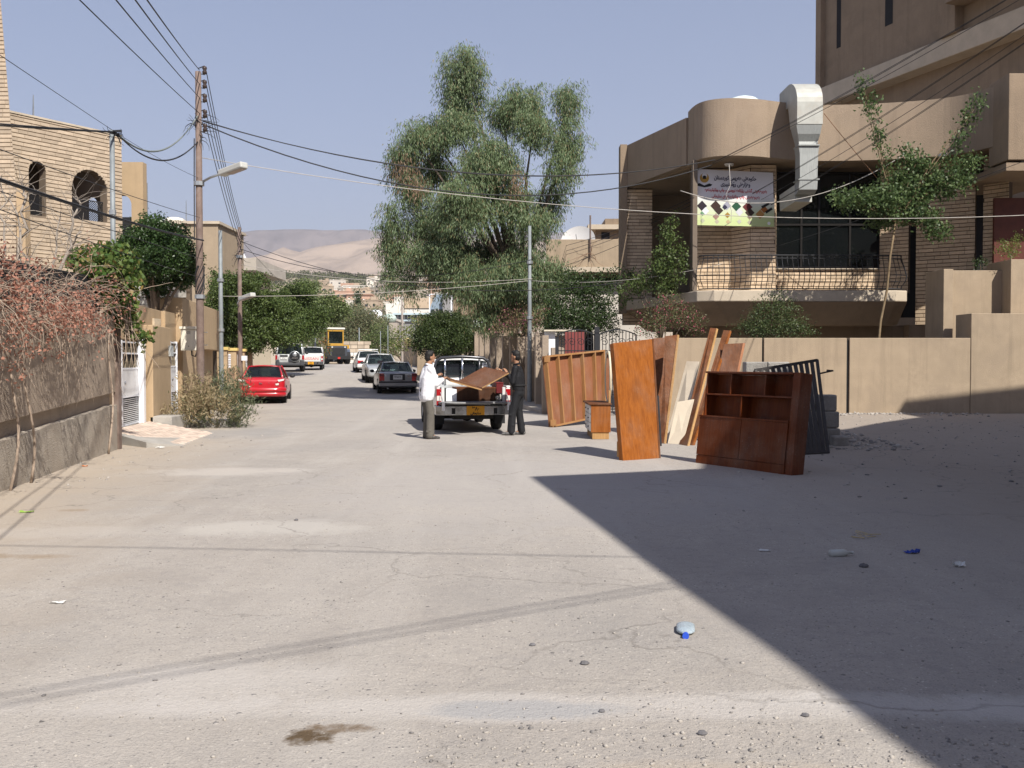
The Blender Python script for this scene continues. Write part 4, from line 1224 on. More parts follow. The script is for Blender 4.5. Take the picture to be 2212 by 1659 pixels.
# low blocks by the gate
gp = thing('gate_pier', 'low plastered gate pier between the fins and the iron gate', 'pier', (1.6, 28.9, 0))
boxpart('pier', FINM, gp, (at(1172, 0, 29.2).x, 29.2, -.2), (at(1186, 0, 29.2).x, 29.9, 2.38), W=True, bevel=.01)
boxpart('low_pier', FINM, gp, (at(1192, 0, 28.6).x, 28.6, -.2), (at(1216, 0, 28.6).x, 29.2, 2.0), W=True, bevel=.01)
# pavement and kerb in front of the fin wall
pv = MB(); pts = [(RX(30)+.2, 29.2), (RX(52), 52), (RX(52)-1.0, 52), (RX(30)-.75, 29.6)]
pv.prism([(x, y_, gz(0, y_)-.3) for x, y_ in pts], (0, 0, .40)); tag(pv.build('pavement', M('pavement slab', (.40, .355, .305), .92, .1, 2, .4, 40), None, bevel=.02), kind='structure')
# iron double gate
ig = thing('iron_gate', 'black scrolled iron double gate with arched tops behind the furniture', 'gate', (2.2, 28.0, 0))
GYY = 28.0
def gate_leaf(pl, pr, rise, name):
    xl, xr = at(pl, 0, GYY).x, at(pr, 0, GYY).x
    zs, zt = 2.25, 2.25 + rise
    mb = MB(); n = 11
    def topz(f): return zs + rise*math.sin(math.pi*(.15+.7*f))
    for k in range(n+1):
        f = k/n; x = xl + (xr-xl)*f
        mb.tube([(x, GYY, .12), (x, GYY, topz(f))], .012 if 0 < k < n else .025, 5)
    mb.tube([(xl + (xr-xl)*k/16, GYY, topz(k/16)) for k in range(17)], .018, 5)
    for z in (.2, 1.05, 1.9): mb.tube([(xl, GYY, z), (xr, GYY, z)], .016, 5)
    for cx in np.linspace(xl+.15, xr-.15, 4):
        for cz in (.6, 1.5, 2.15):
            pts = [(cx + (.02+.10*t/9)*math.cos(t), GYY-.02, cz + (.02+.10*t/9)*math.sin(t)) for t in np.linspace(0, 9, 22)]
            mb.tube(pts, .009, 4)
    return mb.build(name, IRON, ig, W=True)
gate_leaf(1206, 1286, .26, 'leaf'); gate_leaf(1296, 1376, .26, 'leaf')
xg = at(1291, 0, GYY).x
boxpart('gate_post', IRON, ig, (xg-.07, GYY-.07, 0), (xg+.07, GYY+.07, at(0, 706, GYY).z), W=True)
boxpart('gate_post', IRON, ig, (at(1204, 0, GYY).x-.05, GYY-.05, 0), (at(1204, 0, GYY).x+.05, GYY+.05, 2.3), W=True)
sheet = MB(); sheet.box((at(1221, 0, 28.8).x, 28.8, 1.2), (at(1264, 0, 28.8).x, 28.84, at(0, 717, 28.8).z)); tag(sheet.build('steel_sheet', M('maroon sheet', (.20, .05, .045), .6, .1, 3), None), 'maroon sheet metal panel standing behind the iron gate', 'panel')
legs = MB()
cab = thing('white_cabinet', 'small white cabinet with a pale board on top behind the gate pier', 'cabinet', (2.0, 30, 0))
boxpart('body', WHITE, cab, (at(1178, 0, 30.4).x, 30.4, .9), (at(1200, 0, 30.4).x, 30.9, at(0, 716, 30.4).z), W=True)
boxpart('board', M('pale board', (.6, .54, .42), .7), cab, (at(1176, 0, 30.2).x, 30.2, at(0, 716, 30.4).z+.002), (at(1245, 0, 30.2).x, 30.8, at(0, 714, 30.4).z+.02), W=True)
boxpart('stand', CONC, cab, (at(1178, 0, 30.4).x, 30.45, 0), (at(1200, 0, 30.4).x, 30.85, .9), W=True)
# ------------------------------------------------------------------ furniture standing in the street
W_OR = wood('orange veneer', (.30, .098, .018), (.205, .060, .010), .38)
W_BR = wood('brown veneer', (.145, .052, .018), (.085, .029, .010), .62)
W_RED = wood('dark red veneer', (.155, .036, .008), (.09, .019, .004), .42)
W_PINK = wood('plywood back', (.245, .098, .047), (.195, .076, .036), .7)
W_RIB = wood('rib pine', (.33, .17, .065), (.25, .12, .045), .7)
W_EDGE = wood('raw pine edge', (.44, .26, .11), (.34, .19, .075), .7)
W_TOP = wood('walnut board', (.18, .075, .03), (.095, .036, .013), .35)
CREAMB = M('cream hardboard', (.56, .48, .37), .8, .08, 2, col2=(.48, .40, .30))
def slab4(mb, BL, BR, TR, TL, th):
    """a board given by its four front corners; th metres thick, away from the viewer"""
    n = (BR-BL).cross(TL-BL).normalized()
    if n.y < 0: n = -n
    mb.add([BL, BR, TR, TL, BL+n*th, BR+n*th, TR+n*th, TL+n*th], [(0,1,2,3),(7,6,5,4),(0,4,5,1),(1,5,6,2),(2,6,7,3),(3,7,4,0)])
    return mb
def plank(name, label, cat, corners, th, mat, edge=None, group=None, ew=.02):
    BL, BR, TR, TL = corners
    t = thing(name, label, cat, BL, group=group)
    slab4(MB(), BL, BR, TR, TL, th).build('board', mat, t, W=True, bevel=.003)
    if edge:
        n = (BR-BL).cross(TL-BL).normalized()
        if n.y < 0: n = -n
        dx = (BR-BL).normalized()
        slab4(MB(), BR+dx*.001-n*.001, BR+dx*ew-n*.001, TR+dx*ew-n*.001, TR+dx*.001-n*.001, th+.004).build('edge_strip', edge, t, W=True)
    return t
# tall wardrobe standing askew in the sun
BL, BR = gnd(1346, 996), gnd(1424, 990)
TL, TR = at(1325, 741, 15.75), at(1409, 732, 16.2)
wd = thing('wardrobe', 'tall orange-brown wardrobe carcass leaning left in the sun', 'wardrobe', BL)
slab4(MB(), BL, BR, TR, TL, .10).build('front_panel', W_OR, wd, W=True, bevel=.006)
dx = (BR-BL).normalized()
slab4(MB(), BR+dx*.004, BR+dx*.035, TR+dx*.035, TR+dx*.004, .13).build('edge_strip', W_BR, wd, W=True)
slab4(MB(), BL-dx*.03+Vector((0, .12, .05)), BL-dx*.002+Vector((0, .12, .05)), BL-dx*.002+Vector((0, .12, .3)), BL-dx*.03+Vector((0, .12, .3)), .1).build('foot_block', W_EDGE, wd, W=True)
sl = (TL-BL); k0 = .50
slab4(MB(), BR+dx*.038+(TR-BR)*.10, BR+dx*.075+(TR-BR)*.10, BR+dx*.075+(TR-BR)*.52, BR+dx*.038+(TR-BR)*.52, .08).build('hinge_rail', IRON, wd, W=True)
# bed board with ribs
BL = gnd(1187, 924); TL = at(1172, 770, 23.35)
BR = at(1303, 899, 25.0); TR = at(1300, 757, 25.25)
bd = thing('bed_panel', 'orange plywood bed base with upright ribs propped beside the iron gate', 'bed base', BL)
slab4(MB(), BL, BR, TR, TL, .02).build('back_board', W_PINK, bd, W=True)
n_ = (BR-BL).cross(TL-BL).normalized()
if n_.y > 0: n_ = -n_
def bp(u, v): return BL.lerp(BR, u).lerp(TL.lerp(TR, u), v)
def rib(u0, v0, u1, v1, w=.045, d=.11):
    a, b2 = bp(u0, v0)+n_*d/2, bp(u1, v1)+n_*d/2
    MB().bar(a, b2, d, w, up=(b2-a).cross(n_)).build('rib', W_RIB, bd, W=True)
for u in (0.012, .2, .405, .61, .82, .988): rib(u, .02, u, .98)
rib(0, .012, 1, .012); rib(0, .988, 1, .988)
for v in (.06, .95):
    a = bp(.02, v)+n_*.09; MB().box((a.x-.07, a.y-.06, a.z-.07), (a.x+.07, a.y+.06, a.z+.07)).build('corner_block', W_RIB, bd, W=True)
# dressing table seen from its end, oval mirror edge-on
dt = thing('dressing_table', 'old dressing table with white drawer fronts and an oval mirror seen edge-on', 'dressing table', (1.6, 19.7, 0))
X0, X1, Y0, Y1 = 1.60, 2.02, 19.7, 21.1
boxpart('end_panel', W_OR, dt, (X0+.02, Y0, .14), (X1, Y0+.03, .70), W=True)
boxpart('carcass', W_BR, dt, (X0+.02, Y0+.032, .14), (X1, Y1, .70), W=True)
boxpart('plinth', W_EDGE, dt, (X0+.05, Y0+.02, 0), (X1-.03, Y1-.02, .138), W=True)
boxpart('top', W_BR, dt, (X0-.04, Y0-.03, .702), (X1+.02, Y1+.03, .735), W=True, bevel=.006)
for k in range(3):
    for j in range(2):
        boxpart('drawer', M('chipped white paint', (.68, .65, .60), .7, .1, 12, col2=(.45, .38, .3), fac2=(.62, .7)), dt, (X0, Y0+.03+j*.67, .16+k*.18), (X0+.02, Y0+.67+j*.67, .325+k*.18), W=True)
        MB().ell((X0-.015, Y0+.35+j*.67, .245+k*.18), (.015, .02, .015), 8).build('knob', IRON, dt, W=True)
boxpart('mirror_post', W_EDGE, dt, (X1-.03, Y0+.1, .737), (X1+.01, Y0+.16, 1.0), W=True)
mb = MB(); oc = Vector((X1+.02, 20.42, 1.27))
ring = [oc + Vector((0, .50*math.cos(t), .53*math.sin(t))) for t in np.linspace(0, 2*math.pi, 33)]
mb.tube(ring, .026, 6, cap=False); mb.build('mirror_frame', M('cream mirror rim', (.60, .52, .38), .5), dt, W=True, smooth=True)
mb = MB(); mb.prism([oc + Vector((-.012, .49*math.cos(t), .52*math.sin(t))) for t in np.linspace(0, 2*math.pi, 32, endpoint=False)], (.02, 0, 0)); mb.build('mirror_glass', M('silvered glass', (.6, .62, .62), .05, .02, metal=1), dt, W=True)
# boards leaning against the wall
plank('brown_board', 'wide brown wardrobe board standing behind the tall orange wardrobe', 'board', (gnd(1409, 945), gnd(1428, 947), at(1446, 728, 21.3), at(1409, 731, 21.2)), .03, W_BR, W_EDGE)
plank('brown_board', 'brown board with a raw pale edge leaning right of the tall wardrobe', 'board', (gnd(1421, 957), gnd(1434, 958), at(1463, 723, 20.6), at(1436, 726, 20.4)), .03, W_BR, W_EDGE, ew=.035)
plank('hardboard_sheet', 'cream hardboard sheet leaning between the brown boards and the long planks', 'board', (gnd(1437, 951), gnd(1472, 957), at(1510, 781, 20.3), at(1483, 780, 20.6)), .02, CREAMB)
plank('hardboard_sheet', 'lower cream hardboard sheet lying across the foot of the taller one', 'board', (gnd(1442, 958), gnd(1474, 960), at(1499, 862, 18.9), at(1463, 868, 19.0)), .02, CREAMB)
plank('long_plank', 'longest reddish plank leaning on the wall, left of the pair', 'plank', (gnd(1467, 960), gnd(1484, 963), at(1547, 709, 21.0), at(1534, 708, 20.9)), .04, W_BR, W_EDGE, ew=.03)
plank('long_plank', 'reddish plank leaning on the wall, right of the pair', 'plank', (gnd(1484, 961), gnd(1495, 962), at(1576, 714, 20.8), at(1563, 713, 20.7)), .04, W_BR, W_OR, ew=.03)
plank('cupboard_door', 'orange-edged brown cupboard door propped behind the bookcase', 'door', (gnd(1520, 950), gnd(1561, 950), at(1605, 741, 20.2), at(1564, 743, 20.2)), .03, W_BR, W_OR, ew=.05)
# bookcase in the shade
P0, P1 = gnd(1505, 1000), gnd(1711, 1028)
bl_, br_ = Vector((P0.x, P0.y, 0)), Vector((P1.x, P1.y, 0))
bc = thing('bookcase', 'dark red bookcase with five open compartments above two flush doors, in shade', 'bookcase', bl_, math.atan2(br_.y-bl_.y, br_.x-bl_.x))
Wb, Hb, Db = (br_-bl_).length, 1.45, .22
def bb(name, mn, mx, mat=W_RED): return boxpart(name, mat, bc, mn, mx, bevel=.003)
hs_ = .74
bb('door', (.0, -.03, .14), (Wb*.465, -.005, hs_-.01)); bb('door', (Wb*.469, -.03, .14), (Wb*.93, -.005, hs_-.01))
bb('plinth', (.0, -.025, .0), (Wb*.93, .02, .135))
bb('lower_case', (.0, .0, .02), (Wb*.93, Db, hs_-.012))
bb('counter', (-.01, -.035, hs_-.008), (Wb*.93, Db, hs_+.02))
bb('side', (.04, .0, hs_+.021), (.07, Db, Hb-.03)); bb('stile', (Wb*.932, -.012, .0), (Wb, Db, Hb))
bc.rotation_euler = (R(-7), 0, bc.rotation_euler.z)
bb('top', (.02, -.02, Hb-.028), (Wb*.93, Db, Hb))
bb('back', (.07, Db-.015, hs_+.02), (Wb*.93, Db, Hb-.03))
zm = hs_ + (Hb-hs_)*.5
bb('shelf', (.07, .0, zm-.012), (Wb*.93, Db-.016, zm+.012))
for f in (.29, .65): bb('divider', (Wb*f, .005, zm+.013), (Wb*f+.02, Db-.016, Hb-.03))
bb('divider', (Wb*.42, .005, hs_+.021), (Wb*.42+.02, Db-.016, zm-.013))
# slatted steel grate behind it
gt = thing('slatted_frame', 'dark slatted frame leaning on the block pile right of the bookcase', 'frame', gnd(1740, 975))
G0, G1 = gnd(1690, 985), gnd(1789, 979)
G3, G2 = at(1631, 800, 16.9), at(1765, 778, 17.6)
GRM = M('grimy steel', (.055, .05, .048), .7, .2, 8, metal=.2)
MB().bar(G0, G1, .04, .05).build('bottom_rail', GRM, gt, W=True); MB().bar(G3, G2, .04, .05).build('top_rail', GRM, gt, W=True)
MB().bar(G1, G2, .05, .05).build('side_rail', GRM, gt, W=True); MB().bar(G0, G3, .05, .05).build('side_rail', GRM, gt, W=True)
for k in range(1, 11):
    f = k/11; MB().bar(G0.lerp(G1, f), G3.lerp(G2, f), .07, .012, up=(0, 1, .2)).build('slat', GRM, gt, W=True)
mb = MB(); a = at(1766, 808, 17.6); mb.bar(a, at(1798, 801, 17.5), .03, .03); mb.bar(at(1786, 800, 17.5), at(1800, 801, 17.45), .06, .03)
tag(mb.build('bracket_arm', GRM, None), 'short black steel arm jutting out of the slatted frame', 'bracket')
# grey concrete blocks
cb = thing('block_pile', 'stepped stack of rough grey concrete blocks beside the slatted frame', 'block wall', (5.5, 18.4, 0))
CBM = M('rough concrete block', (.30, .285, .26), .96, .14, 6, 1.0, 30, obrand=.15, col2=(.24, .22, .2))
blk = None
for r in range(5):
    z = .02 + r*.315
    xe = (6.22, 6.20, 6.16, 5.72, 5.25)[r]; x = xe
    while x > 4.75:
        w = .42; j = random.uniform(-.025, .025)
        mb = MB(); mb.box((x-w+.012, 18.2+j, z), (x, 18.5+j, z+.305+random.uniform(-.008, .006)))
        o = mb.build('block', CBM, cb, W=True, bevel=.025)
        x -= w
mb = MB(); mb.box((6.0, 17.9, 0.0), (6.28, 18.17, .20)); mb.build('loose_block', CBM, cb, W=True, bevel=.03)

# ------------------------------------------------------------------ people
def capsule(mb, p0, r0, p1, r1, n=12, sy=None):
    p0, p1 = Vector(p0), Vector(p1)
    d = p1-p0; L = d.length; d.normalize()
    pts, rs = [], []
    for a in (-90, -60, -30, 0):
        pts.append(p0 + d*(r0*math.sin(R(a)))); rs.append(max(.0005, r0*math.cos(R(a))))
    for a in (0, 30, 60, 90):
        pts.append(p1 + d*(r1*math.sin(R(a)))); rs.append(max(.0005, r1*math.cos(R(a))))
    mb.tube(pts, rs, n)
def melt(name, mb, mat, parent, voxel=.012, smooth=6):
    """fuse overlapping shapes into one continuous surface"""
    o = mb.build(name, mat, None)
    rm = o.modifiers.new('r', 'REMESH'); rm.mode = 'VOXEL'; rm.voxel_size = voxel
    sm = o.modifiers.new('s', 'SMOOTH'); sm.factor = .5; sm.iterations = smooth
    dg = bpy.context.evaluated_depsgraph_get()
    me = bpy.data.meshes.new_from_object(o.evaluated_get(dg))
    bpy.data.objects.remove(o)
    me.name = name
    me.polygons.foreach_set('use_smooth', [True]*len(me.polygons))
    if not me.materials: me.materials.append(mat)
    return link(bpy.data.objects.new(name, me), parent)
SKIN = M('tanned skin', (.33, .175, .105), .6, .06, 8)
HAIR = M('black hair', (.012, .010, .009), .55, .2, 40, .4, 90)
def person(label, loc, rz, shirt, trousers, shoes, hands, torso_lean=0.0, feet=((.05, .12), (-.10, -.10)), head_yaw=0.0, flare=1.0, untucked=True, Hk=1.0):
    """local: faces +x, left is +y. hands: palm points in local coords"""
    t = thing('person', label, 'person', loc, rz)
    S = Hk
    hipz, shz = .92*S, 1.42*S
    lean = Vector((torso_lean, 0, 0))
    hip = Vector((-.02, 0, hipz)); chest = Vector((0, 0, 1.22*S)) + lean*.6; shc = Vector((0, 0, shz)) + lean
    sh = [shc + Vector((0, .175, -.02)), shc + Vector((0, -.175, -.02))]
    hips = [hip + Vector((0, .085, 0)), hip + Vector((0, -.085, 0))]
    ank = [Vector((feet[0][0], feet[0][1], .09)), Vector((feet[1][0], feet[1][1], .09))]
    knee = [h_.lerp(a_, .5) + Vector((.035, 0, .0)) for h_, a_ in zip(hips, ank)]
    neck = shc + Vector((.005, 0, .06)); hc = shc + Vector((.035, 0, .225*S))
    elb = []
    for s_, h_ in zip(sh, hands):
        h_ = Vector(h_); d = h_-s_; L = d.length; a = .29
        hgt = math.sqrt(max(0, a*a - (min(L, .56)/2)**2))
        m_ = s_ + d*.5 + (Vector((-.2, .25*(1 if s_.y > 0 else -1), -1)).normalized())*hgt
        elb.append(m_)
    # continuous body
    mb = MB()
    for y_ in (-.07, .07):
        capsule(mb, hip+Vector((0, y_, -.02)), .115, chest+Vector((0, y_*1.2, 0)), .125); capsule(mb, chest+Vector((0, y_*1.2, 0)), .125, shc+Vector((0, y_*1.3, -.07)), .10)
    capsule(mb, sh[0]-Vector((0, .02, .0)), .062, sh[1]+Vector((0, .02, 0)), .062)
    capsule(mb, neck-Vector((0, 0, .06)), .06, hc-Vector((.015, 0, .05)), .053)
    Mh = Matrix.Translation(hc) @ Matrix.Rotation(head_yaw, 4, 'Z')
    mb.ell((0, 0, .015), (.095, .074, .118), 16, 0, Mh)
    mb.ell((.035, 0, -.055), (.062, .055, .062), 12, 0, Mh)            # jaw
    mb.ell((.098, 0, -.012), (.022, .014, .028), 8, 0, Mh)             # nose
    mb.ell((.086, 0, -.062), (.014, .026, .012), 8, 0, Mh)             # mouth
    mb.ell((.08, 0, -.098), (.02, .024, .018), 8, 0, Mh)               # chin
    mb.ell((.076, .03, .018), (.018, .022, .010), 8, 0, Mh); mb.ell((.076, -.03, .018), (.018, .022, .010), 8, 0, Mh)
    for sg in (1, -1): mb.ell((-.005, .078*sg, -.015), (.02, .012, .032), 8, 0, Mh)
    for i in (0, 1):
        capsule(mb, sh[i], .055, elb[i], .042); h_ = Vector(hands[i]); capsule(mb, elb[i], .042, h_, .028)
        d = (h_-elb[i]).normalized(); side = Vector((0, 0, 1)).cross(d).normalized(); upv = d.cross(side)
        sgn = 1 if i == 0 else -1
        palm = h_ + d*.045
        for q in (-.026, -.009, .009, .026): capsule(mb, h_+side*q*.7, .017, palm+side*q+d*.02, .014)
        for q, L_ in zip((-.03, -.010, .011, .031), (.052, .068, .070, .058)):     # four fingers curling down over the board edge
            a = palm + side*q*sgn + d*.025; b_ = a + d*L_*.55 - upv*.006; c_ = b_ + d*L_*.25 - upv*L_*.40; e_ = c_ - d*.012 - upv*L_*.30
            capsule(mb, a, .0095, b_, .009, 8); capsule(mb, b_, .009, c_, .0085, 8); capsule(mb, c_, .0085, e_, .008, 8)
        a = h_ + d*.02 + side*(-.03)*sgn; b_ = a + d*.035 - side*.018*sgn - upv*.02; c_ = b_ + d*.03 - upv*.016
        capsule(mb, a, .013, b_, .0105, 8); capsule(mb, b_, .0105, c_, .009, 8)
        capsule(mb, hips[i], .085, knee[i], .06); capsule(mb, knee[i], .058, ank[i], .038); capsule(mb, ank[i], .04, ank[i]+Vector((.12, 0, -.045)), .03)
    melt('body', mb, SKIN, t, .0075, 3)
    # hair cap
    mb = MB()
    mb.ell((-.018, 0, .045), (.098, .083, .105), 14, 0, Mh); mb.ell((-.045, 0, -.01), (.072, .080, .085), 12, 0, Mh); mb.ell((.03, 0, .105), (.062, .068, .035), 10, 0, Mh)
    hr = melt('hair', mb, HAIR, t, .009, 2)
    for sg in (1, -1):
        e = MB(); e.ell(Mh @ Vector((.088, .030*sg, .012)), (.008, .012, .006), 8); e.build('eye', M('eye', (.02, .015, .012), .3), t)
        e = MB(); e.ell(Mh @ Vector((.090, .032*sg, .034)), (.008, .022, .005), 8); e.build('eyebrow', HAIR, t)
    # trousers: loose legs with a crease
    mb = MB()
    for i in (0, 1):
        capsule(mb, hips[i]+Vector((0, 0, .02)), .104, knee[i], .076*flare); capsule(mb, knee[i], .076*flare, ank[i]+Vector((-.005, 0, -.015)), .076*flare)
        for k in range(5):
            zf_ = random.random(); c_ = knee[i].lerp(ank[i], zf_); mb.ell(c_+Vector((random.uniform(-.05, .05), random.uniform(-.05, .05), 0)), (.05, .05, .035), 8)
        capsule(mb, knee[i]+Vector((.03, 0, .1)), .06, ank[i]+Vector((.035, 0, .02)), .058*flare)
    capsule(mb, hip+Vector((0, -.075, .06)), .126, hip+Vector((0, .075, .06)), .126); capsule(mb, hip+Vector((0, -.07, -.03)), .122, hip+Vector((0, .07, -.03)), .122)
    melt('trousers', mb, trousers, t, .011, 3)
    # shirt
    mb = MB(); low = hip + Vector((0, 0, -.06 if untucked else .05))
    ex = .024 if untucked else .010
    for y_ in (-.075, .075):
        capsule(mb, low+Vector((0, y_, 0)), .115+ex, chest+Vector((0, y_*1.15, 0)), .128+ex); capsule(mb, chest+Vector((0, y_*1.15, 0)), .128+ex, shc+Vector((0, y_*1.3, -.075)), .10+ex)
        for k in range(7):
            zf_ = random.random(); c_ = low.lerp(chest, zf_); an = random.uniform(0, 6.28)
            mb.ell(c_+Vector((.10*math.cos(an), y_+.05*math.sin(an), 0)), (.045, .045, random.uniform(.015, .06)), 8)
    capsule(mb, sh[0]-Vector((0, .02, 0)), .062+ex, sh[1]+Vector((0, .02, 0)), .062+ex)
    for i in (0, 1):
        h_ = Vector(hands[i]); cuff = elb[i].lerp(h_, .86)
        capsule(mb, sh[i], .066+ex*.6, elb[i], .058+ex*.5); capsule(mb, elb[i], .060+ex*.5, cuff, .045)
        for k in range(4):
            c_ = sh[i].lerp(elb[i], .3+.7*random.random()); mb.ell(c_, (.068, .068, .03), 8)
    melt('shirt', mb, shirt, t, .010, 3)
    mb = MB(); ring = [neck + Vector((.062*math.cos(a)+.006, .066*math.sin(a), .012+.016*math.cos(a)*-1)) for a in np.linspace(0, 2*math.pi, 17)]
    mb.tube(ring, .019, 6, cap=False); mb.build('collar', shirt, t, smooth=True)
    if not untucked:
        mb = MB(); ring = [hip + Vector((.138*math.cos(a), .205*math.sin(a), .13)) for a in np.linspace(0, 2*math.pi, 25)]; mb.tube(ring, .018, 6, cap=False); mb.build('belt', BLACK, t, smooth=True)
    for i in (0, 1):
        mb = MB(); a = ank[i]
        capsule(mb, a+Vector((-.045, 0, -.045)), .045, a+Vector((.10, .012*(1 if i == 0 else -1), -.052)), .042); capsule(mb, a+Vector((.10, 0, -.055)), .042, a+Vector((.19, .012*(1 if i == 0 else -1), -.062)), .028)
        o = melt('shoe', mb, shoes, t, .010, 2)
    return t
WSH = M('white cotton shirt', (.74, .74, .77), .85, .04, 6, .5, 14)
GTR = M('grey wool trousers', (.115, .105, .09), .9, .12, 6, .5, 16)
BSH = M('black shirt', (.008, .008, .010), .7, .2, 6, .6, 14)
BTR = M('black trousers', (.013, .0135, .016), .75, .2, 6, .6, 14)
SHOE = M('dusty black shoe', (.045, .04, .038), .5, .3, 8)
SHOE2 = M('grey dusty shoe', (.13, .125, .12), .55, .2, 8)
def to_local(loc, rz, P): return Matrix.Rotation(-rz, 4, 'Z') @ (Vector(P) - Vector(loc))
# man in white
wl, wr = Vector((-1.74, 19.75, 0)), R(22)
hA, hB = at(951, 813, 20.25), at(964, 820, 19.85)
# his left hand is the far one
person('person in white shirt and grey trousers holding a board behind the pickup', wl, wr, WSH, GTR, SHOE, (to_local(wl, wr, hA+Vector((-.06, 0, .015))), to_local(wl, wr, hB+Vector((-.06, 0, .015)))), .03, ((.02, .10), (.02, -.11)), 0.0, 1.06, True, 1.02)
# man in black
kl, kr = Vector((.13, 20.85, 0)), R(168)
hC, hD = at(1073, 803, 21.05), at(1085, 807, 20.75)
person('person in black shirt and trousers holding a brown board by the pickup', kl, kr, BSH, BTR, SHOE2, (to_local(kl, kr, hD+Vector((.10, 0, .025))), to_local(kl, kr, hC+Vector((.10, 0, .025)))), .02, ((.12, .13), (-.06, -.12)), R(-8), 1.0, False, 1.03)
# the boards in their hands
def held(name, label, P1, P2, P3, th):
    """P1-P2 one end edge, P2-P3 near long edge"""
    P4 = P1 + P3 - P2
    t = thing(name, label, 'board', P2)
    n = (P2-P1).cross(P3-P2).normalized()
    if n.z < 0: n = -n
    q = [P1, P2, P3, P4]
    MB().add(q + [p - n*th for p in q], [(0,1,2,3),(7,6,5,4),(0,4,5,1),(1,5,6,2),(2,6,7,3),(3,7,4,0)]).build('face', W_TOP, t, W=True)
    e = [p - n*th*.5 for p in (P2, P3)]
    dd = (P3-P2).normalized(); out = (P2-P1).normalized()
    MB().bar(e[0]+out*.004, e[1]+out*.004, .008, th*1.02, up=n).build('pine_edge', W_EDGE, t, W=True)
    return t
held('table_board', 'brown board tilted up at the right, held by the person in black', at(1046, 792, 21.35), at(1099, 805, 20.55), at(1041, 837, 20.45), .022)
held('table_board', 'lower brown board seen almost edge-on, held by the person in white', at(956, 812, 20.45), at(973, 822, 19.95), at(1041, 841, 20.15), .022)
# ------------------------------------------------------------------ vehicles (local: origin under the rear bumper, +y forward)
def paint(name, col, rough=.3, metal=0.0): return M(name, col, rough, .03, 3, metal=metal, spec=.5, coat=.6, dirt=([c*.8+.06 for c in col], 2.2, .5, .85))
P_RED = paint('red car paint', (.40, .006, .014)); P_WHITE = paint('white car paint', (.60, .60, .585)); P_SILVER = paint('silver car paint', (.42, .43, .44), .32, .35)
P_GREY = paint('grey car paint', (.24, .24, .245), .32, .35); P_DARK = paint('dark grey trim', (.05, .052, .058), .5)
GLASS = glassmat('car glass', (.34, .42, .42), .5, (.012, .016, .017)); TRIM = M('black plastic trim', (.025, .025, .027), .6, .1)
TAIL = M('red tail lamp', (.32, .008, .012), .2, .1, spec=.6); CLEAR = M('clear lamp', (.62, .60, .56), .15, .1, spec=.6); AMBER = M('amber lamp', (.5, .16, .02), .2)
SEAT = M('grey upholstery', (.12, .125, .13), .9, .1); PLATEW = M('plate white', (.6, .6, .58), .5, .05); PLATEY = M('plate yellow', (.58, .27, .015), .5, .05); INKB = M('plate ink', (.015, .015, .015), .6)
RIM = M('alloy rim', (.45, .46, .47), .35, .08, metal=.7); UNDER = M('underbody', (.018, .017, .016), .9)
def wheel(parent, x, y, r, w, rimmat=RIM, side=1, tyre=None):
    t = bpy.data.objects.new('wheel', None); link(t, parent); t.location = (x, y, r)
    Mx = Matrix.Rotation(R(90)*side, 4, 'Y')
    MB().lathe([(.60*r, -w/2), (.92*r, -w/2), (r, -w*.36), (r, w*.36), (.92*r, w/2), (.60*r, w/2), (.60*r, -w/2)], 24, Mx).build('tyre', BLACK, t, smooth=True)
    mb = MB(); mb.lathe([(0, w*.30), (.16*r, w*.34), (.2*r, w*.26), (.45*r, w*.22), (.56*r, w*.40), (.61*r, w*.42), (.61*r, -w*.3)], 20, Mx); mb.build('rim', rimmat, t, smooth=True)
    return t
def plate(parent, c, w, h, mat, txt, n=(0, -1, 0), framed=None):
    o = boxpart('number_plate', mat, parent, (c[0]-w/2, c[1]-.012, c[2]-h/2), (c[0]+w/2, c[1], c[2]+h/2))
    if framed:
        for a, b2 in (((c[0]-w/2-.02, c[1]-.008, c[2]-h/2-.02), (c[0]+w/2+.02, c[1]+.004, c[2]+h/2+.02)),): boxpart('plate_frame', framed, o, a, b2)
    for s_, sz, dz in txt:
        text_mesh('lettering', s_, sz, INKB, o, wmat(o) @ (Matrix.Translation((c[0], c[1]-.0165, c[2]+dz)) @ Matrix.Rotation(R(90), 4, 'X')), bold=.004)
    return o
def loft(stations, n_half, name, mats, parent, sub=1, close=True):
    """stations: list of half-profiles [(x,z)..] at y; mirrored in x"""
    mb = MB(); rows = []
    for y, prof in stations:
        row = [(-x, y, z) for x, z in prof[::-1]] + [(x, y, z) for x, z in prof[1:]]
        row.append(row[0]); rows.append(row)
    mb.grid(rows)
    m = len(rows[0])-1
    mb.add([p for p in rows[0][:-1]], [tuple(range(m))]); mb.add([p for p in rows[-1][:-1]], [tuple(reversed(range(m)))])
    o = mb.build(name, mats, parent, smooth=True)
    bm = bmesh.new(); bm.from_mesh(o.data); bmesh.ops.remove_doubles(bm, verts=bm.verts, dist=1e-4); bmesh.ops.recalc_face_normals(bm, faces=bm.faces); bm.to_mesh(o.data); bm.free()
    if sub:
        md = o.modifiers.new('sub', 'SUBSURF'); md.levels = sub; md.render_levels = sub
    return o
def prof_body(w, zb, zt, zm, tumble=.93):
    return [(0, zb), (w*.80, zb), (w*.95, zb+.05), (w, zb+(zm-zb)*.55), (w*.995, zm), (w*.965, zt-.05), (w*tumble, zt-.008), (w*.55, zt+.012), (0, zt+.02)]
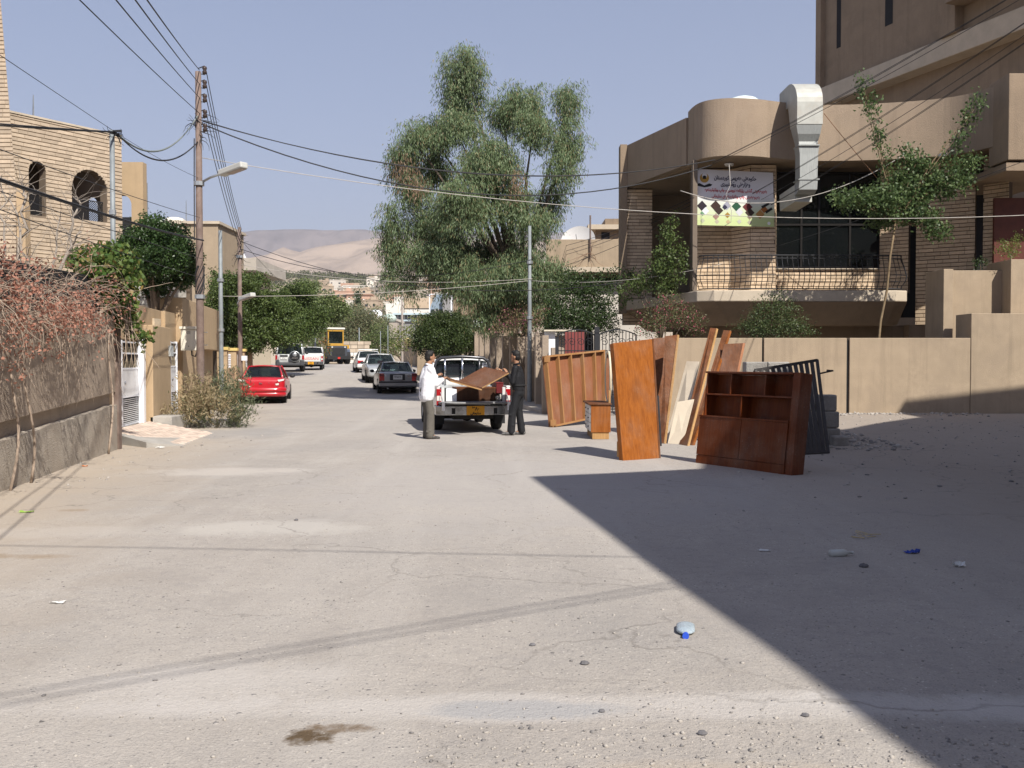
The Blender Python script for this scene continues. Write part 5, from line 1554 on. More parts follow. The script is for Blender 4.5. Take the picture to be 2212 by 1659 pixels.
def greenhouse(t, B0, B1, T0, T1, wb, wr, zb, zr, paintm, pil=.032, bpill=(.48,), rear_glass=True, domed=.03, side_glass=True):
    """B0,B1: y of glass base rear/front; T0,T1: y of roof rear/front"""
    c = {}
    for s_ in (-1, 1):
        c['b0', s_] = Vector((wb*s_*.93, B0, zb)); c['b1', s_] = Vector((wb*s_*.96, B1, zb-.02)); c['t0', s_] = Vector((wr*s_*.97, T0, zr-.015)); c['t1', s_] = Vector((wr*s_, T1, zr-.01))
    # roof
    rows = []
    for i in range(7):
        f = i/6; y = T0-.04+(T1-T0+.07)*f; w = wr*(.99+.03*math.sin(math.pi*f)); zc = zr + domed*math.sin(math.pi*(.12+.76*f))
        rows.append([(w*u, y + .05*(1-abs(u))*(-1 if f < .5 else 1)*abs(f-.5)*2, zc - .045*abs(u)**3) for u in (-1, -.8, -.4, 0, .4, .8, 1)])
    mb = MB(); mb.grid(rows); o = mb.build('roof', paintm, t, smooth=True)
    md = o.modifiers.new('solid', 'SOLIDIFY'); md.thickness = .035; md.offset = -1
    for s_ in (-1, 1):
        for a, b2 in (('b0', 't0'), ('b1', 't1')):
            MB().tube([c[a, s_], c[a, s_].lerp(c[b2, s_], .5)+Vector((.012*s_, 0, 0)), c[b2, s_]], [pil*1.25, pil, pil], 6).build('pillar', paintm, t, smooth=True)
        for f in bpill:
            p0 = c['b0', s_].lerp(c['b1', s_], f); p1 = c['t0', s_].lerp(c['t1', s_], min(1, max(0, (f*(B1-B0)+B0-T0)/(T1-T0))))
            MB().bar(p0, p1, .06, .03, up=(1, 0, 0)).build('door_pillar', TRIM, t)
        if side_glass:
            mb = MB(); mb.add([c['b0', s_]*1.0, c['b1', s_], c['t1', s_], c['t0', s_]], [(0, 1, 2, 3)]); mb.build('side_window', GLASS, t)
    gi = .0
    if rear_glass: mb = MB(); mb.add([c['b0', -1], c['b0', 1], c['t0', 1], c['t0', -1]], [(0, 1, 2, 3)]); mb.build('rear_window', GLASS, t)
    mb = MB(); mb.add([c['b1', 1], c['b1', -1], c['t1', -1], c['t1', 1]], [(0, 1, 2, 3)]); mb.build('windscreen', GLASS, t)
    return c
def seats(t, ys, zb, zh, xs=(-.36, .36), w=.42):
    for y in ys:
        for x in xs:
            o = boxpart('seat', SEAT, t, (x-w/2, y, zb), (x+w/2, y+.12, zh), bevel=.04)
            boxpart('headrest', SEAT, o, (x-.13, y+.02, zh+.03), (x+.13, y+.10, zh+.22), bevel=.04)
def sedan(name, label, loc, rz, pm, L=4.3, W=1.7, H=1.40, zb=.24, trunk=.98, belt=.93, hood=.90, rear='red'):
    t = thing(name, label, 'car', loc, rz)
    w = W/2
    st = [(-.0, prof_body(w*.86, zb+.12, trunk-.20, .52)), (.05, prof_body(w*.95, zb+.06, trunk-.06, .56)), (.25, prof_body(w*.99, zb+.02, trunk, .58)), (.85, prof_body(w, zb, trunk-.01, .58)), (1.5, prof_body(w, zb, belt, .58)),
          (2.6, prof_body(w, zb, belt-.01, .58)), (3.1, prof_body(w*.99, zb, hood+.02, .56)), (L-.5, prof_body(w*.97, zb+.02, hood-.07, .54)), (L-.10, prof_body(w*.90, zb+.05, hood-.18, .5)), (L, prof_body(w*.78, zb+.10, hood-.34, .46))]
    body = loft(st, 9, 'body', pm, t, 2)
    c = greenhouse(t, .62, 3.02, 1.28, 2.30, w*.90, w*.66, belt+.02, H, pm)
    boxpart('cabin_floor', UNDER, t, (-w*.8, .7, .35), (w*.8, 3.0, .6))
    boxpart('parcel_shelf', SEAT, t, (-w*.75, .78, belt-.10), (w*.75, 1.1, belt+.01))
    boxpart('dashboard', TRIM, t, (-w*.75, 2.75, belt-.3), (w*.75, 2.95, belt+.03))
    seats(t, (1.12, 2.0), .5, 1.02)
    boxpart('underbody', UNDER, t, (-w*.86, .3, .17), (w*.86, L-.35, .30))
    for y in (.78, L-.82):
        for s_ in (-1, 1):
            wheel(t, s_*(w-.115), y, .30, .19, side=s_)
            mb = MB(); mb.lathe([(.30, 0), (.365, 0), (.365, .01), (.30, .01)], 20, Matrix.Translation((s_*(w*.985), y, .31)) @ Matrix.Rotation(R(90)*s_, 4, 'Y')); mb.build('wheel_arch', UNDER, t)
    # bumpers, mirrors, exhaust
    for s_ in (-1, 1):
        o = MB().ell((s_*(w+.10), 2.62, belt+.06), (.11, .06, .075), 10).build('mirror', TRIM, t, smooth=True)
    MB().tube([(-.45, -.02, .25), (-.45, .3, .25)], .028, 8).build('exhaust', GALV, t)
    if rear == 'red':
        for s_ in (-1, 1):
            o = MB().add([(s_*.52, -.012, .80), (s_*.60, -.012, .66), (s_*w*.955, .10, .70), (s_*w*.965, .16, .90), (s_*w*.88, .03, .925), (s_*.62, -.004, .90)], [(0, 1, 2, 3, 4, 5) if s_ > 0 else (5, 4, 3, 2, 1, 0)]).build('tail_light', TAIL, t)
            MB().add([(s_*.58, -.016, .89), (s_*.62, -.016, .82), (s_*.80, .04, .86), (s_*.82, .05, .915)], [(0, 1, 2, 3) if s_ > 0 else (3, 2, 1, 0)]).build('reverse_lamp', CLEAR, o)
            MB().add([(s_*.50, -.018, .74), (s_*.53, -.018, .68), (s_*.63, -.014, .70), (s_*.62, -.014, .77)], [(0, 1, 2, 3) if s_ > 0 else (3, 2, 1, 0)]).build('indicator', CLEAR, o)
        boxpart('plate_recess', P_RED, t, (-.34, -.075, .36), (.34, -.05, .56))
        plate(t, (0, -.085, .455), .44, .17, INKB, ((' ', .05, 0),), framed=WHITE)
        po = [ch for ch in t.children if ch.name.startswith('number_plate')][0]
        text_mesh('lettering', '٢٤٥٢٠٩', .085, PLATEW, po, wmat(po) @ (Matrix.Translation((0, -.102, .48)) @ Matrix.Rotation(R(90), 4, 'X')), bold=.003)
        text_mesh('lettering', shape_ar('سلیمانی'), .06, PLATEW, po, wmat(po) @ (Matrix.Translation((0, -.102, .41)) @ Matrix.Rotation(R(90), 4, 'X')))
        text_mesh('badge', 'Rio', .08, CHROME, t, wmat(t) @ (Matrix.Translation((-.02, -.022, .76)) @ Matrix.Rotation(R(86), 4, 'X')), bold=.003, depth=.004)
        MB().ell((.28, -.012, .77), (.012, .006, .02), 8).build('lock', CHROME, t)
        MB().ell((-.42, -.012, .64), (.05, .006, .022), 10).build('badge', CREAM, t)
        # rear bumper roll
        mb = MB(); pts = [(-w*.97, .35, .56), (-w*.93, .04, .56), (-w*.6, -.05, .56), (0, -.07, .56), (w*.6, -.05, .56), (w*.93, .04, .56), (w*.97, .35, .56)]
        mb.tube([(x, y, .52) for x, y, z in pts], .10, 8); o = mb.build('rear_bumper', pm, t, smooth=True)
        mb = MB(); mb.tube([(x, y+.015, .36) for x, y, z in pts], .09, 8); mb.build('bumper_skirt', pm, t, smooth=True)
    elif rear == 'opel':
        for s_ in (-1, 1):
            o = boxpart('tail_light', TAIL, t, (min(s_*.60, s_*.83), -.022, .58), (max(s_*.60, s_*.83), .10, .90), bevel=.01)
            boxpart('reverse_lamp', M('smoked lamp', (.10, .01, .012), .3), o, (min(s_*.605, s_*.82), -.026, .78), (max(s_*.605, s_*.82), -.021, .89))
        boxpart('plate_recess', TRIM, t, (-.36, -.02, .60), (.30, .02, .87))
        plate(t, (-.02, -.024, .73), .40, .19, PLATEW, (('١٢٨٥٢٨', .10, .02),))
        text_mesh('badge', 'GL', .10, CHROME, t, wmat(t) @ (Matrix.Translation((.45, -.03, .78)) @ Matrix.Rotation(R(88), 4, 'X')), bold=.003, depth=.004)
        boxpart('rear_bumper', P_GREY, t, (-w*.97, -.10, .34), (w*.97, .12, .56), bevel=.03)
        boxpart('bumper_strip', TRIM, t, (-w*.98, -.108, .49), (w*.98, .0, .555), bevel=.008)
    else:
        for s_ in (-1, 1): boxpart('tail_light', TAIL, t, (min(s_*.45, s_*.80), -.022, .62), (max(s_*.45, s_*.80), .10, .80), bevel=.01)
        plate(t, (0, -.03, .66), .40, .15, PLATEW, (('٤٧١٣', .09, 0),))
        boxpart('rear_bumper', pm, t, (-w*.96, -.09, .36), (w*.96, .12, .56), bevel=.04)
    # front end
    for s_ in (-1, 1):
        MB().add([(s_*.42, L-.075, .66), (s_*.46, L-.03, .56), (s_*w*.90, L-.32, .56), (s_*w*.93, L-.48, .76), (s_*w*.78, L-.28, .78)], [(0, 1, 2, 3, 4) if s_ < 0 else (4, 3, 2, 1, 0)]).build('headlight', CLEAR, t)
    boxpart('grille', TRIM, t, (-.36, L-.16, .50), (.36, L+.006, .64), bevel=.02)
    boxpart('lower_grille', TRIM, t, (-.5, L-.2, .28), (.5, L-.0, .38), bevel=.02)
    plate(t, (0, L+.02, .43), .45, .12, PLATEW, ())
    return t
HEAD = R(11.2)
def place(px, Y, dx=0.0):
    p = at(px, 780, Y); x = p.x + dx
    return Vector((x, Y, gz(x, Y)))
sedan('parked_car', 'glossy red saloon car parked behind the oleander bush', place(564, 35.3), R(9.5), P_RED, 4.2, 1.72, 1.40, rear='red')
sedan('parked_car', 'dark grey saloon with square tail lamps parked behind the pickup', place(860, 42.2), R(12), P_GREY, 4.4, 1.72, 1.40, rear='opel')
# silver car faces the camera: turn it round
q = place(828, 50.2); hd = R(12.5)
fwd = Vector((-math.sin(hd), math.cos(hd), 0))
sedan('parked_car', 'light silver saloon facing the camera between the white and grey cars', q + fwd*4.4 + Vector((0, 0, .05)), hd + math.pi, P_SILVER, 4.4, 1.76, 1.50, belt=.98, hood=.96, rear='x')
wc = sedan('parked_car', 'old white saloon with a roof rack parked furthest up on the right', place(800, 61.5), R(13), P_WHITE, 4.5, 1.74, 1.42, rear='x')
mb = MB()
for y in (1.5, 2.1): mb.bar((-.62, y, 1.52), (.62, y, 1.52), .03, .03)
for x in (-.6, .6): mb.bar((x, 1.4, 1.50), (x, 2.2, 1.50), .02, .02)
mb.build('roof_rack', WHITE, wc)

def pickup(name, label, loc, rz, open_gate, letter=None):
    t = thing(name, label, 'pickup', loc, rz)
    w = .825; Lb = 1.95
    PW = P_WHITE
    # load bed
    boxpart('bed_floor', M('worn bed floor', (.11, .11, .11), .6, .2, 6), t, (-w+.03, .02, .66), (w-.03, Lb, .70))
    for s_ in (-1, 1):
        x0, x1 = (s_*w, s_*(w-.07)); a, b2 = min(x0, x1), max(x0, x1)
        mb = MB()
        pts = [(0, .50), (0, 1.02), (Lb, 1.02), (Lb, .42), (1.50, .42)]
        pts += [(1.10 + .42*math.cos(R(k)), .42 + .42*math.sin(R(k)) if k else .42) for k in range(0, 181, 20)] + [(.68, .50)]
        pts = [(0, .48), (0, 1.02), (Lb, 1.02), (Lb, .40), (1.53, .40)] + [(1.10+.43*math.cos(R(k)), .40+.40*math.sin(R(k))) for k in range(10, 171, 20)] + [(.67, .40)]
        mb.prism([(s_*w, y, z) for y, z in pts], (-s_*.07, 0, 0)); mb.build('bed_side', PW, t, bevel=.012)
        boxpart('bed_rail', PW, t, (a-.012, .0, 1.0), (b2+.012, Lb, 1.045), bevel=.012)
        boxpart('wheel_box', PW, t, (min(s_*(w-.08), s_*(w-.26)), .7, .70), (max(s_*(w-.08), s_*(w-.26)), 1.5, .86), bevel=.03)
        o = boxpart('tail_light', TAIL, t, (min(s_*(w-.10), s_*(w+.006)), -.03, .62), (max(s_*(w-.10), s_*(w+.006)), .03, .985), bevel=.006)
        boxpart('reverse_lamp', CLEAR, o, (min(s_*(w-.095), s_*(w+.0)), -.036, .72), (max(s_*(w-.095), s_*(w+.0)), -.029, .83))
        boxpart('corner_post', PW, t, (min(s_*(w-.17), s_*(w-.105)), -.02, .60), (max(s_*(w-.17), s_*(w-.105)), .06, 1.02))
    boxpart('bulkhead', M('scuffed bed paint', (.46, .48, .49), .5, .1, 4, dirt=((.3, .29, .27), 3, .45, .75)), t, (-w+.04, Lb-.05, .70), (w-.04, Lb, 1.03))
    if open_gate:
        o = boxpart('tailgate', M('scuffed steel gate', (.20, .20, .20), .5, .2, 6, metal=.3), t, (-w+.03, -.42, .655), (w-.03, -.02, .70), bevel=.01)
        for s_ in (-1, 1): MB().bar((s_*(w-.08), .05, .95), (s_*(w-.1), -.38, .70), .012, .012).build('gate_stay', GALV, t)
        for s_ in (-1, 1): boxpart('gate_hinge', WHITE, t, (s_*(w-.10)-.03, -.46, .52), (s_*(w-.10)+.03, -.40, .70))
    else:
        boxpart('tailgate', PW, t, (-w+.11, -.02, .56), (w-.11, .03, 1.02), bevel=.012)
        if letter: text_mesh('lettering', letter, .25, M('orange red letters', (.55, .045, .03), .5), t, wmat(t) @ (Matrix.Translation((.02, -.026, .80)) @ Matrix.Rotation(R(90), 4, 'X')), width=1.02, bold=.0)
    # bumper
    mb = MB(); pts = [(-w-.03, .30), (-w-.03, -.10), (-w+.14, -.17), (w-.14, -.17), (w+.03, -.10), (w+.03, .30), (w-.03, .30), (w-.03, -.04), (-w+.03, -.04), (-w+.03, .30)]
    mb.prism([(x, y, .40) for x, y in pts], (0, 0, .21)); o = mb.build('rear_bumper', M('tarnished chrome', (.42, .43, .44), .22, .2, 7, metal=1.0, dirt=((.2, .19, .17), 5, .5, .7)), t, bevel=.015)
    boxpart('bumper_step', TRIM, o, (-w+.2, -.165, .605), (w-.2, -.05, .618))
    for s_ in (-1, 1): boxpart('step_hole', BLACK, o, (s_*.47-.04, -.176, .43), (s_*.47+.04, -.168, .56))
    plate(t, (.02, -.175, .505), .40, .20, PLATEY, (('٣٨٠', .11, .035), (shape_ar('سلیمانی'), .07, -.06)))
    boxpart('chassis', UNDER, t, (-.45, .0, .30), (.45, 4.2, .44)); boxpart('axle', UNDER, t, (-.65, 1.02, .26), (.65, 1.18, .38)); MB().ell((.0, 1.1, .32), (.14, .14, .13), 10).build('differential', UNDER, t, smooth=True)
    for s_ in (-1, 1): boxpart('mud_flap', BLACK, t, (s_*(w-.12)-.12, .62, .16), (s_*(w-.12)+.12, .64, .42))
    for y in (1.10, 3.85):
        for s_ in (-1, 1): wheel(t, s_*(w-.13), y, .335, .21, WHITE, s_)
    # cab
    C0, C1 = Lb+.06, Lb+1.45
    prof = lambda ww, zt: [(0, .38), (ww*.85, .38), (ww*.98, .44), (ww, .62), (ww, .88), (ww*.97, zt-.05), (ww*.92, zt), (ww*.5, zt+.005), (0, zt+.01)]
    loft([(C0, prof(w*.98, 1.22)), (C0+.03, prof(w, 1.23)), (C0+.7, prof(w, 1.18)), (C1, prof(w, 1.13)), (C1+.35, prof(w*.98, 1.10)), (C1+1.15, prof(w*.96, 1.02)), (C1+1.32, prof(w*.9, .85))], 9, 'cab', PW, t, 1)
    c = greenhouse(t, C0+.0, C1+.05, C0+.12, C0+.95, w*.97, w*.80, 1.24, 1.65, PW, .035, bpill=(), domed=.02)
    boxpart('window_frame', TRIM, t, (-w*.84, C0-.006, 1.225), (w*.84, C0+.004, 1.26))
    for f in (-.36, .36): MB().bar((f*.9, C0+.02, 1.25), (f*.85, C0+.125, 1.62), .03, .02).build('window_divider', TRIM, t)
    boxpart('seat', SEAT, t, (-.66, C0+.18, .7), (.66, C0+.32, 1.30), bevel=.04)
    for x in (-.36, .36): boxpart('headrest', SEAT, t, (x-.13, C0+.2, 1.32), (x+.13, C0+.28, 1.47), bevel=.03)
    boxpart('dashboard', TRIM, t, (-.7, C1-.15, .9), (.7, C1+.05, 1.16))
    MB().bar((-.1, C0+.9, 1.56), (.1, C0+.9, 1.56), .02, .06).build('rear_view_mirror', TRIM, t)
    for s_ in (-1, 1): MB().bar((s_*(w+.01), C1-.05, 1.14), (s_*(w+.16), C1-.05, 1.18), .05, .14).build('mirror', TRIM, t)
    return t, C0
PKR = R(10.5)
pk, C0 = pickup('loaded_pickup', 'white pickup with open tailgate being loaded with furniture', Vector((-.86, 21.5, 0)), PKR, True)
w = .825
def PL(x, y, z): return Vector((x, y, z))
# roll bar behind the cab window
mb = MB(); yb = 1.90
mb.tube([(-w+.10, yb, 1.03), (-w+.11, yb, 1.30), (-w+.20, yb, 1.60), (-w+.32, yb, 1.68), (0, yb, 1.71), (w-.32, yb, 1.68), (w-.20, yb, 1.60), (w-.11, yb, 1.30), (w-.10, yb, 1.03)], .038, 8); mb.build('roll_bar', M('dull black chrome', (.07, .07, .075), .25, .1, metal=.6), pk, smooth=True)
for x in (-.42, .0, .42): MB().tube([(x, yb, 1.03), (x, yb, 1.70)], .026, 8).build('bar_upright', CHROME if x < .1 else M('dull black chrome', (.07, .07, .075)), pk, smooth=True)
pap = boxpart('paper_notice', M('white paper', (.75, .76, .76), .8), pk, (.50, C0-.012, 1.36), (.70, C0-.008, 1.56))
for s_, dz in (('4074', .05), ('11  M60', -.02)): text_mesh('lettering', s_, .055, INKB, pap, wmat(pap) @ (Matrix.Translation((.60, C0-.014, 1.47+dz)) @ Matrix.Rotation(R(90), 4, 'X')))
# cargo
W_DK = wood('shaded brown veneer', (.075, .030, .014), (.045, .018, .008), .5)  # brown deepened to carry the shadow on the chest front
Mp = wmat(pk)
def cargo(name, label, cat, mn, mx, mat, lid=None):
    t = thing(name, label, cat, Mp @ Vector(((mn[0]+mx[0])/2, mn[1], mn[2])), PKR)
    d = Vector(((mx[0]-mn[0]), (mx[1]-mn[1]), (mx[2]-mn[2])))
    boxpart('case', mat, t, (-d.x/2, 0, 0), (d.x/2, d.y, d.z), bevel=.006)
    return t, d
cg, d = cargo('drawer_chest', 'dark brown low chest lying in the pickup bed', 'chest', (-.36, .12, .703), (.52, .95, .98), W_DK)
boxpart('lid', W_BR, cg, (-d.x/2-.01, -.01, d.z+.002), (d.x/2+.01, d.y, d.z+.03))
boxpart('side_panel', WHITE, cg, (-d.x/2-.25, .0, 0), (-d.x/2-.003, d.y, d.z-.01))
boxpart('drawer_front', W_DK, cg, (-d.x/2+.03, -.012, .03), (d.x/2-.03, -.001, d.z-.04))
cg2, d = cargo('dark_crate', 'black crate at the left side of the pickup bed', 'crate', (-.73, .05, .703), (-.63+.02, .8, .98), M('black crate', (.015, .015, .016), .7))
boxpart('rim', TRIM, cg2, (-d.x/2-.005, -.005, d.z+.001), (d.x/2+.005, d.y, d.z+.02))
cg3, d = cargo('red_box', 'dark red box at the right rear corner of the pickup bed', 'box', (.56, .25, .87), (.72, .9, 1.10), M('dark red box', (.12, .01, .012), .6))
boxpart('flap', M('dark red flap', (.16, .02, .02), .6), cg3, (-d.x/2-.005, -.01, d.z+.001), (d.x/2+.005, d.y, d.z+.015))
mb = MB(); cp = Mp @ Vector((.62, .12, .78)); rr = random.Random(4)
pts = []
for k in range(90):
    a = k*.62; b2 = k*.17
    pts.append(cp + Vector((.10*math.cos(a)*math.cos(b2), .07*math.sin(a), .07*math.sin(b2)*math.cos(a*.5))))
mb.tube(pts, .014, 5); tag(mb.build('rope_bundle', M('pale rope', (.5, .47, .42), .9), None, smooth=True), 'pale rope bundle on the pickup bed by the right tail lamp', 'rope')
bd_ = MB(); bd_.box((-.78, 1.0, .703), (-.60, 1.8, 1.0))

place2 = place(672, 68.5)
pickup('parked_pickup', 'white pickup with NISSAN lettering on its tailgate parked up the street', place(671, 67.0), R(9), False, 'NISSAN')
# white off-roader with spare wheel
su = thing('off_roader', 'silver-white off-road car with a spare wheel on the rear door, under trees', 'car', place(626, 63.2), R(11))
w = .92
SW = paint('pearl white paint', (.62, .63, .62), .28, .15)
pr = lambda ww, zt: [(0, .50), (ww*.9, .50), (ww*.98, .55), (ww, .72), (ww, .95), (ww*.98, zt-.06), (ww*.94, zt), (ww*.5, zt), (0, zt)]
loft([(0, pr(w*.94, 1.18)), (.06, pr(w, 1.20)), (2.9, pr(w, 1.18)), (3.2, pr(w*.98, 1.12)), (4.3, pr(w*.96, 1.02)), (4.45, pr(w*.9, .8))], 9, 'body', SW, su, 1)
greenhouse(su, .02, 3.15, .14, 2.5, w*.97, w*.80, 1.20, 1.86, SW, .05, bpill=(.33, .62))
boxpart('rear_bumper', P_DARK, su, (-w, -.16, .42), (w, .1, .62), bevel=.04); boxpart('lower_trim', P_DARK, su, (-w*1.01, -.02, .5), (w*1.01, 4.2, .66), bevel=.02)
boxpart('underbody', UNDER, su, (-.6, .2, .3), (.6, 4.0, .5))
for s_ in (-1, 1):
    boxpart('tail_light', TAIL, su, (min(s_*.80, s_*.925), -.03, .78), (max(s_*.80, s_*.925), .06, 1.10), bevel=.01)
    boxpart('corner_bumper', P_DARK, su, (s_*.78-.13, -.19, .42), (s_*.78+.13, .2, .82), bevel=.05)
    for y in (.85, 3.5): wheel(su, s_*(w-.12), y, .38, .25, RIM, s_)
    MB().ell((s_*(w+.12), 2.75, 1.28), (.12, .07, .10), 10).build('mirror', TRIM, su, smooth=True)
sp_ = bpy.data.objects.new('spare_wheel', None); link(sp_, su); sp_.location = (.32, -.12, 1.02)
MB().lathe([(0, .10), (.30, .10), (.36, .06), (.37, 0), (.37, -.10), (.34, -.13)], 28, Matrix.Rotation(R(90), 4, 'X')).build('cover', M('black wheel cover', (.02, .021, .022), .4), sp_, smooth=True)
MB().lathe([(.325, .108), (.355, .108), (.36, .06)], 28, Matrix.Rotation(R(90), 4, 'X')).build('cover_rim', GALV, sp_, smooth=True)
MB().lathe([(0, .112), (.12, .110), (.13, .10)], 20, Matrix.Translation((0, 0, .12)) @ Matrix.Rotation(R(90), 4, 'X')).build('emblem', RIM, sp_, smooth=True)
text_mesh('lettering', '4WD', .17, CHROME, sp_, wmat(sp_) @ (Matrix.Translation((0, -.113, -.12)) @ Matrix.Rotation(R(90), 4, 'X')), bold=.01, depth=.003)
boxpart('plate_light', TRIM, su, (-.62, -.03, 1.02), (-.12, .02, 1.12)); plate(su, (-.38, -.03, .9), .42, .15, PLATEW, (('٧٣٠٢', .1, 0),))
seats(su, (1.0, 2.1), .9, 1.42)
# yellow and grey wheel loader
ld = thing('wheel_loader', 'yellow and black wheel loader parked at the top of the street', 'loader', place(731, 92), R(24))
YEL = M('loader yellow', (.44, .24, .03), .5, .1, 4, dirt=((.4, .26, .08), 2, .5, .8)); LDG = M('loader dark grey', (.045, .05, .06), .6, .15, 4); BLU = M('loader blue grey', (.09, .11, .16), .55, .1, 4)
boxpart('engine_hood', LDG, ld, (-.85, -.1, .55), (.85, 1.6, 1.75), bevel=.04)
boxpart('radiator_grille', BLACK, ld, (-.62, -.13, .85), (.62, -.09, 1.55)); boxpart('counterweight', BLACK, ld, (-1.1, -.25, .45), (1.1, .4, .8), bevel=.03)
for s_ in (-1, 1): boxpart('work_lamp', CLEAR, ld, (s_*.62-.07, -.14, 1.58), (s_*.62+.07, -.1, 1.68)); boxpart('fender', BLU, ld, (min(s_*.86, s_*1.2), .2, 1.15), (max(s_*.86, s_*1.2), 1.4, 1.45), bevel=.04)
cabn = boxpart('cab_base', YEL, ld, (-.78, 1.0, 1.75), (.78, 2.5, 2.0), bevel=.03)
for s_ in (-1, 1):
    for y in (1.05, 2.45): boxpart('cab_pillar', YEL, ld, (s_*.72-.05, y-.05, 2.0), (s_*.72+.05, y+.05, 3.2))
boxpart('cab_glass', GLASS, ld, (-.68, 1.04, 2.0), (.68, 2.44, 3.2)); boxpart('cab_header', YEL, ld, (-.80, .95, 3.15), (.80, 2.55, 3.35), bevel=.03); boxpart('cab_roof', M('pale roof', (.6, .58, .52), .7), ld, (-.88, .85, 3.35), (.88, 2.65, 3.52), bevel=.04)
boxpart('side_tank', YEL, ld, (.80, 1.1, 1.5), (1.35, 2.3, 1.85), bevel=.03); boxpart('lift_arm', YEL, ld, (-.5, 2.5, .9), (.5, 4.6, 1.4), bevel=.04); boxpart('bucket', LDG, ld, (-1.25, 4.5, .2), (1.25, 5.4, 1.2), bevel=.05)
boxpart('tow_plate', M('red tow plate', (.5, .03, .02), .6), ld, (-.12, -.28, .5), (.12, -.24, .68))
YR = M('yellow wheel rim', (.6, .45, .02), .5)
for y in (.7, 3.3):
    for s_ in (-1, 1): wheel(ld, s_*1.0, y, .68, .45, YR, s_)
# ------------------------------------------------------------------ vegetation
def unit(a): return a / np.maximum(1e-9, np.linalg.norm(a, axis=1, keepdims=True))
def leaf_quads(C, D, L, Wd, bend=.0):
    n = len(C)
    D = unit(D)
    S = unit(np.cross(D, rng.normal(size=(n, 3))))
    Nn = np.cross(D, S)
    L = L[:, None]; Wd = Wd[:, None]
    b = C - D*L*.5; t = C + D*L*.5 - Nn*L*bend; m = C - D*L*.08 + Nn*L*bend*.4
    V = np.stack([b, m + S*Wd*.5, t, m - S*Wd*.5], 1).reshape(-1, 3)
    F = np.arange(4*n).reshape(n, 4)
    return V, F
def foliage(blobs, density, per, tw_len, spread, L, Wd, droop=0.0, out=1.0, shell=.45, jitter=.35):
    """blobs (x,y,z,rx,ry,rz,[weight]); twigs of `per` leaves"""
    Cs, Ds = [], []
    for bl in blobs:
        c = np.array(bl[:3]); r = np.array(bl[3:6]); wgt = bl[6] if len(bl) > 6 else 1
        nt_ = max(3, int(density * wgt * (r[0]*r[1]+r[1]*r[2]+r[0]*r[2])/3))
        u = unit(rng.normal(size=(nt_, 3)))
        rad = rng.random((nt_, 1))**shell
        P = c + u*r*rad*(1 + .12*rng.normal(size=(nt_, 1)))
        ax = unit(u*out + rng.normal(size=(nt_, 3))*.55 + np.array([0, 0, -droop]))
        s = rng.random((nt_, per, 1))
        Q = P[:, None, :] + ax[:, None, :]*s*tw_len + rng.normal(size=(nt_, per, 3))*spread
        Q[..., 2] -= droop * .25 * tw_len * (s[..., 0]**2)
        d = ax[:, None, :]*.6 + rng.normal(size=(nt_, per, 3))*jitter*2 + np.array([0, 0, -droop*1.4])
        Cs.append(Q.reshape(-1, 3)); Ds.append(d.reshape(-1, 3))
    C = np.concatenate(Cs); D = np.concatenate(Ds); n = len(C)
    return leaf_quads(C, D, L*rng.uniform(.65, 1.25, n), Wd*rng.uniform(.7, 1.25, n), .12)
def limb(mb, p0, p1, r0, r1, sag=.0, wob=.08, n=6):
    p0, p1 = Vector(p0), Vector(p1); L = (p1-p0).length
    pts = []
    for i in range(n+1):
        f = i/n
        j = Vector((random.uniform(-1, 1), random.uniform(-1, 1), random.uniform(-1, 1)))*wob*L*(.5 if 0 < i < n else 0)*.3
        pts.append(p0.lerp(p1, f) + j + Vector((0, 0, sag*L*math.sin(math.pi*f))))
    mb.tube(pts, [r0 + (r1-r0)*i/n for i in range(n+1)], 7)
    return pts
def tree(name, label, cat, base, blobs, lm, density, per, tw, spread, L, Wd, trunk=(.12, 1.5), droop=0., shell=.45, bark=BARK, group=None, limbs=True, jitter=.35, fork=None, clump=0, q=.42):
    base = Vector(base)
    t = thing(name, label, cat, base, group=group)
    V, F = foliage(clumps(blobs, clump, q, seed=len(label)) if clump else blobs, density, per, tw, spread, L, Wd, droop, shell=shell, jitter=jitter)
    np_mesh('crown', V, F, lm, t, W=True)
    mb = MB()
    fk = Vector(fork) if fork else Vector((base.x + (blobs[0][0]-base.x)*.3, base.y + (blobs[0][1]-base.y)*.3, base.z + trunk[1]))
    limb(mb, base - Vector((0, 0, .15)), fk, trunk[0], trunk[0]*.7)
    if limbs:
        for b2 in blobs:
            if random.random() < .85 or len(blobs) < 5:
                limb(mb, fk, Vector(b2[:3]), trunk[0]*.5, trunk[0]*.08, .03)
    mb.build('trunk', bark, t, W=True, smooth=True)
    return t
def clumps(blobs, k=7, q=.42, pos=.66, seed=0):
    r = random.Random(seed); out = []
    for b2 in blobs:
        for _ in range(k):
            d = Vector((r.gauss(0, 1), r.gauss(0, 1), r.gauss(0, 1))).normalized(); f = pos*r.uniform(.6, 1.15); s_ = q*r.uniform(.7, 1.25)
            out.append((b2[0]+d.x*b2[3]*f, b2[1]+d.y*b2[4]*f, b2[2]+d.z*b2[5]*f, b2[3]*s_, b2[4]*s_, b2[5]*s_, b2[6] if len(b2) > 6 else 1))
    return out
def pb(px, py, rx, ry, Y, dY=0., w=1., ky=1.0):
    p = at(px, py, Y+dY); k = (Y+dY)/2080
    return (p.x, p.y, p.z, rx*k, rx*k*ky, ry*k, w)

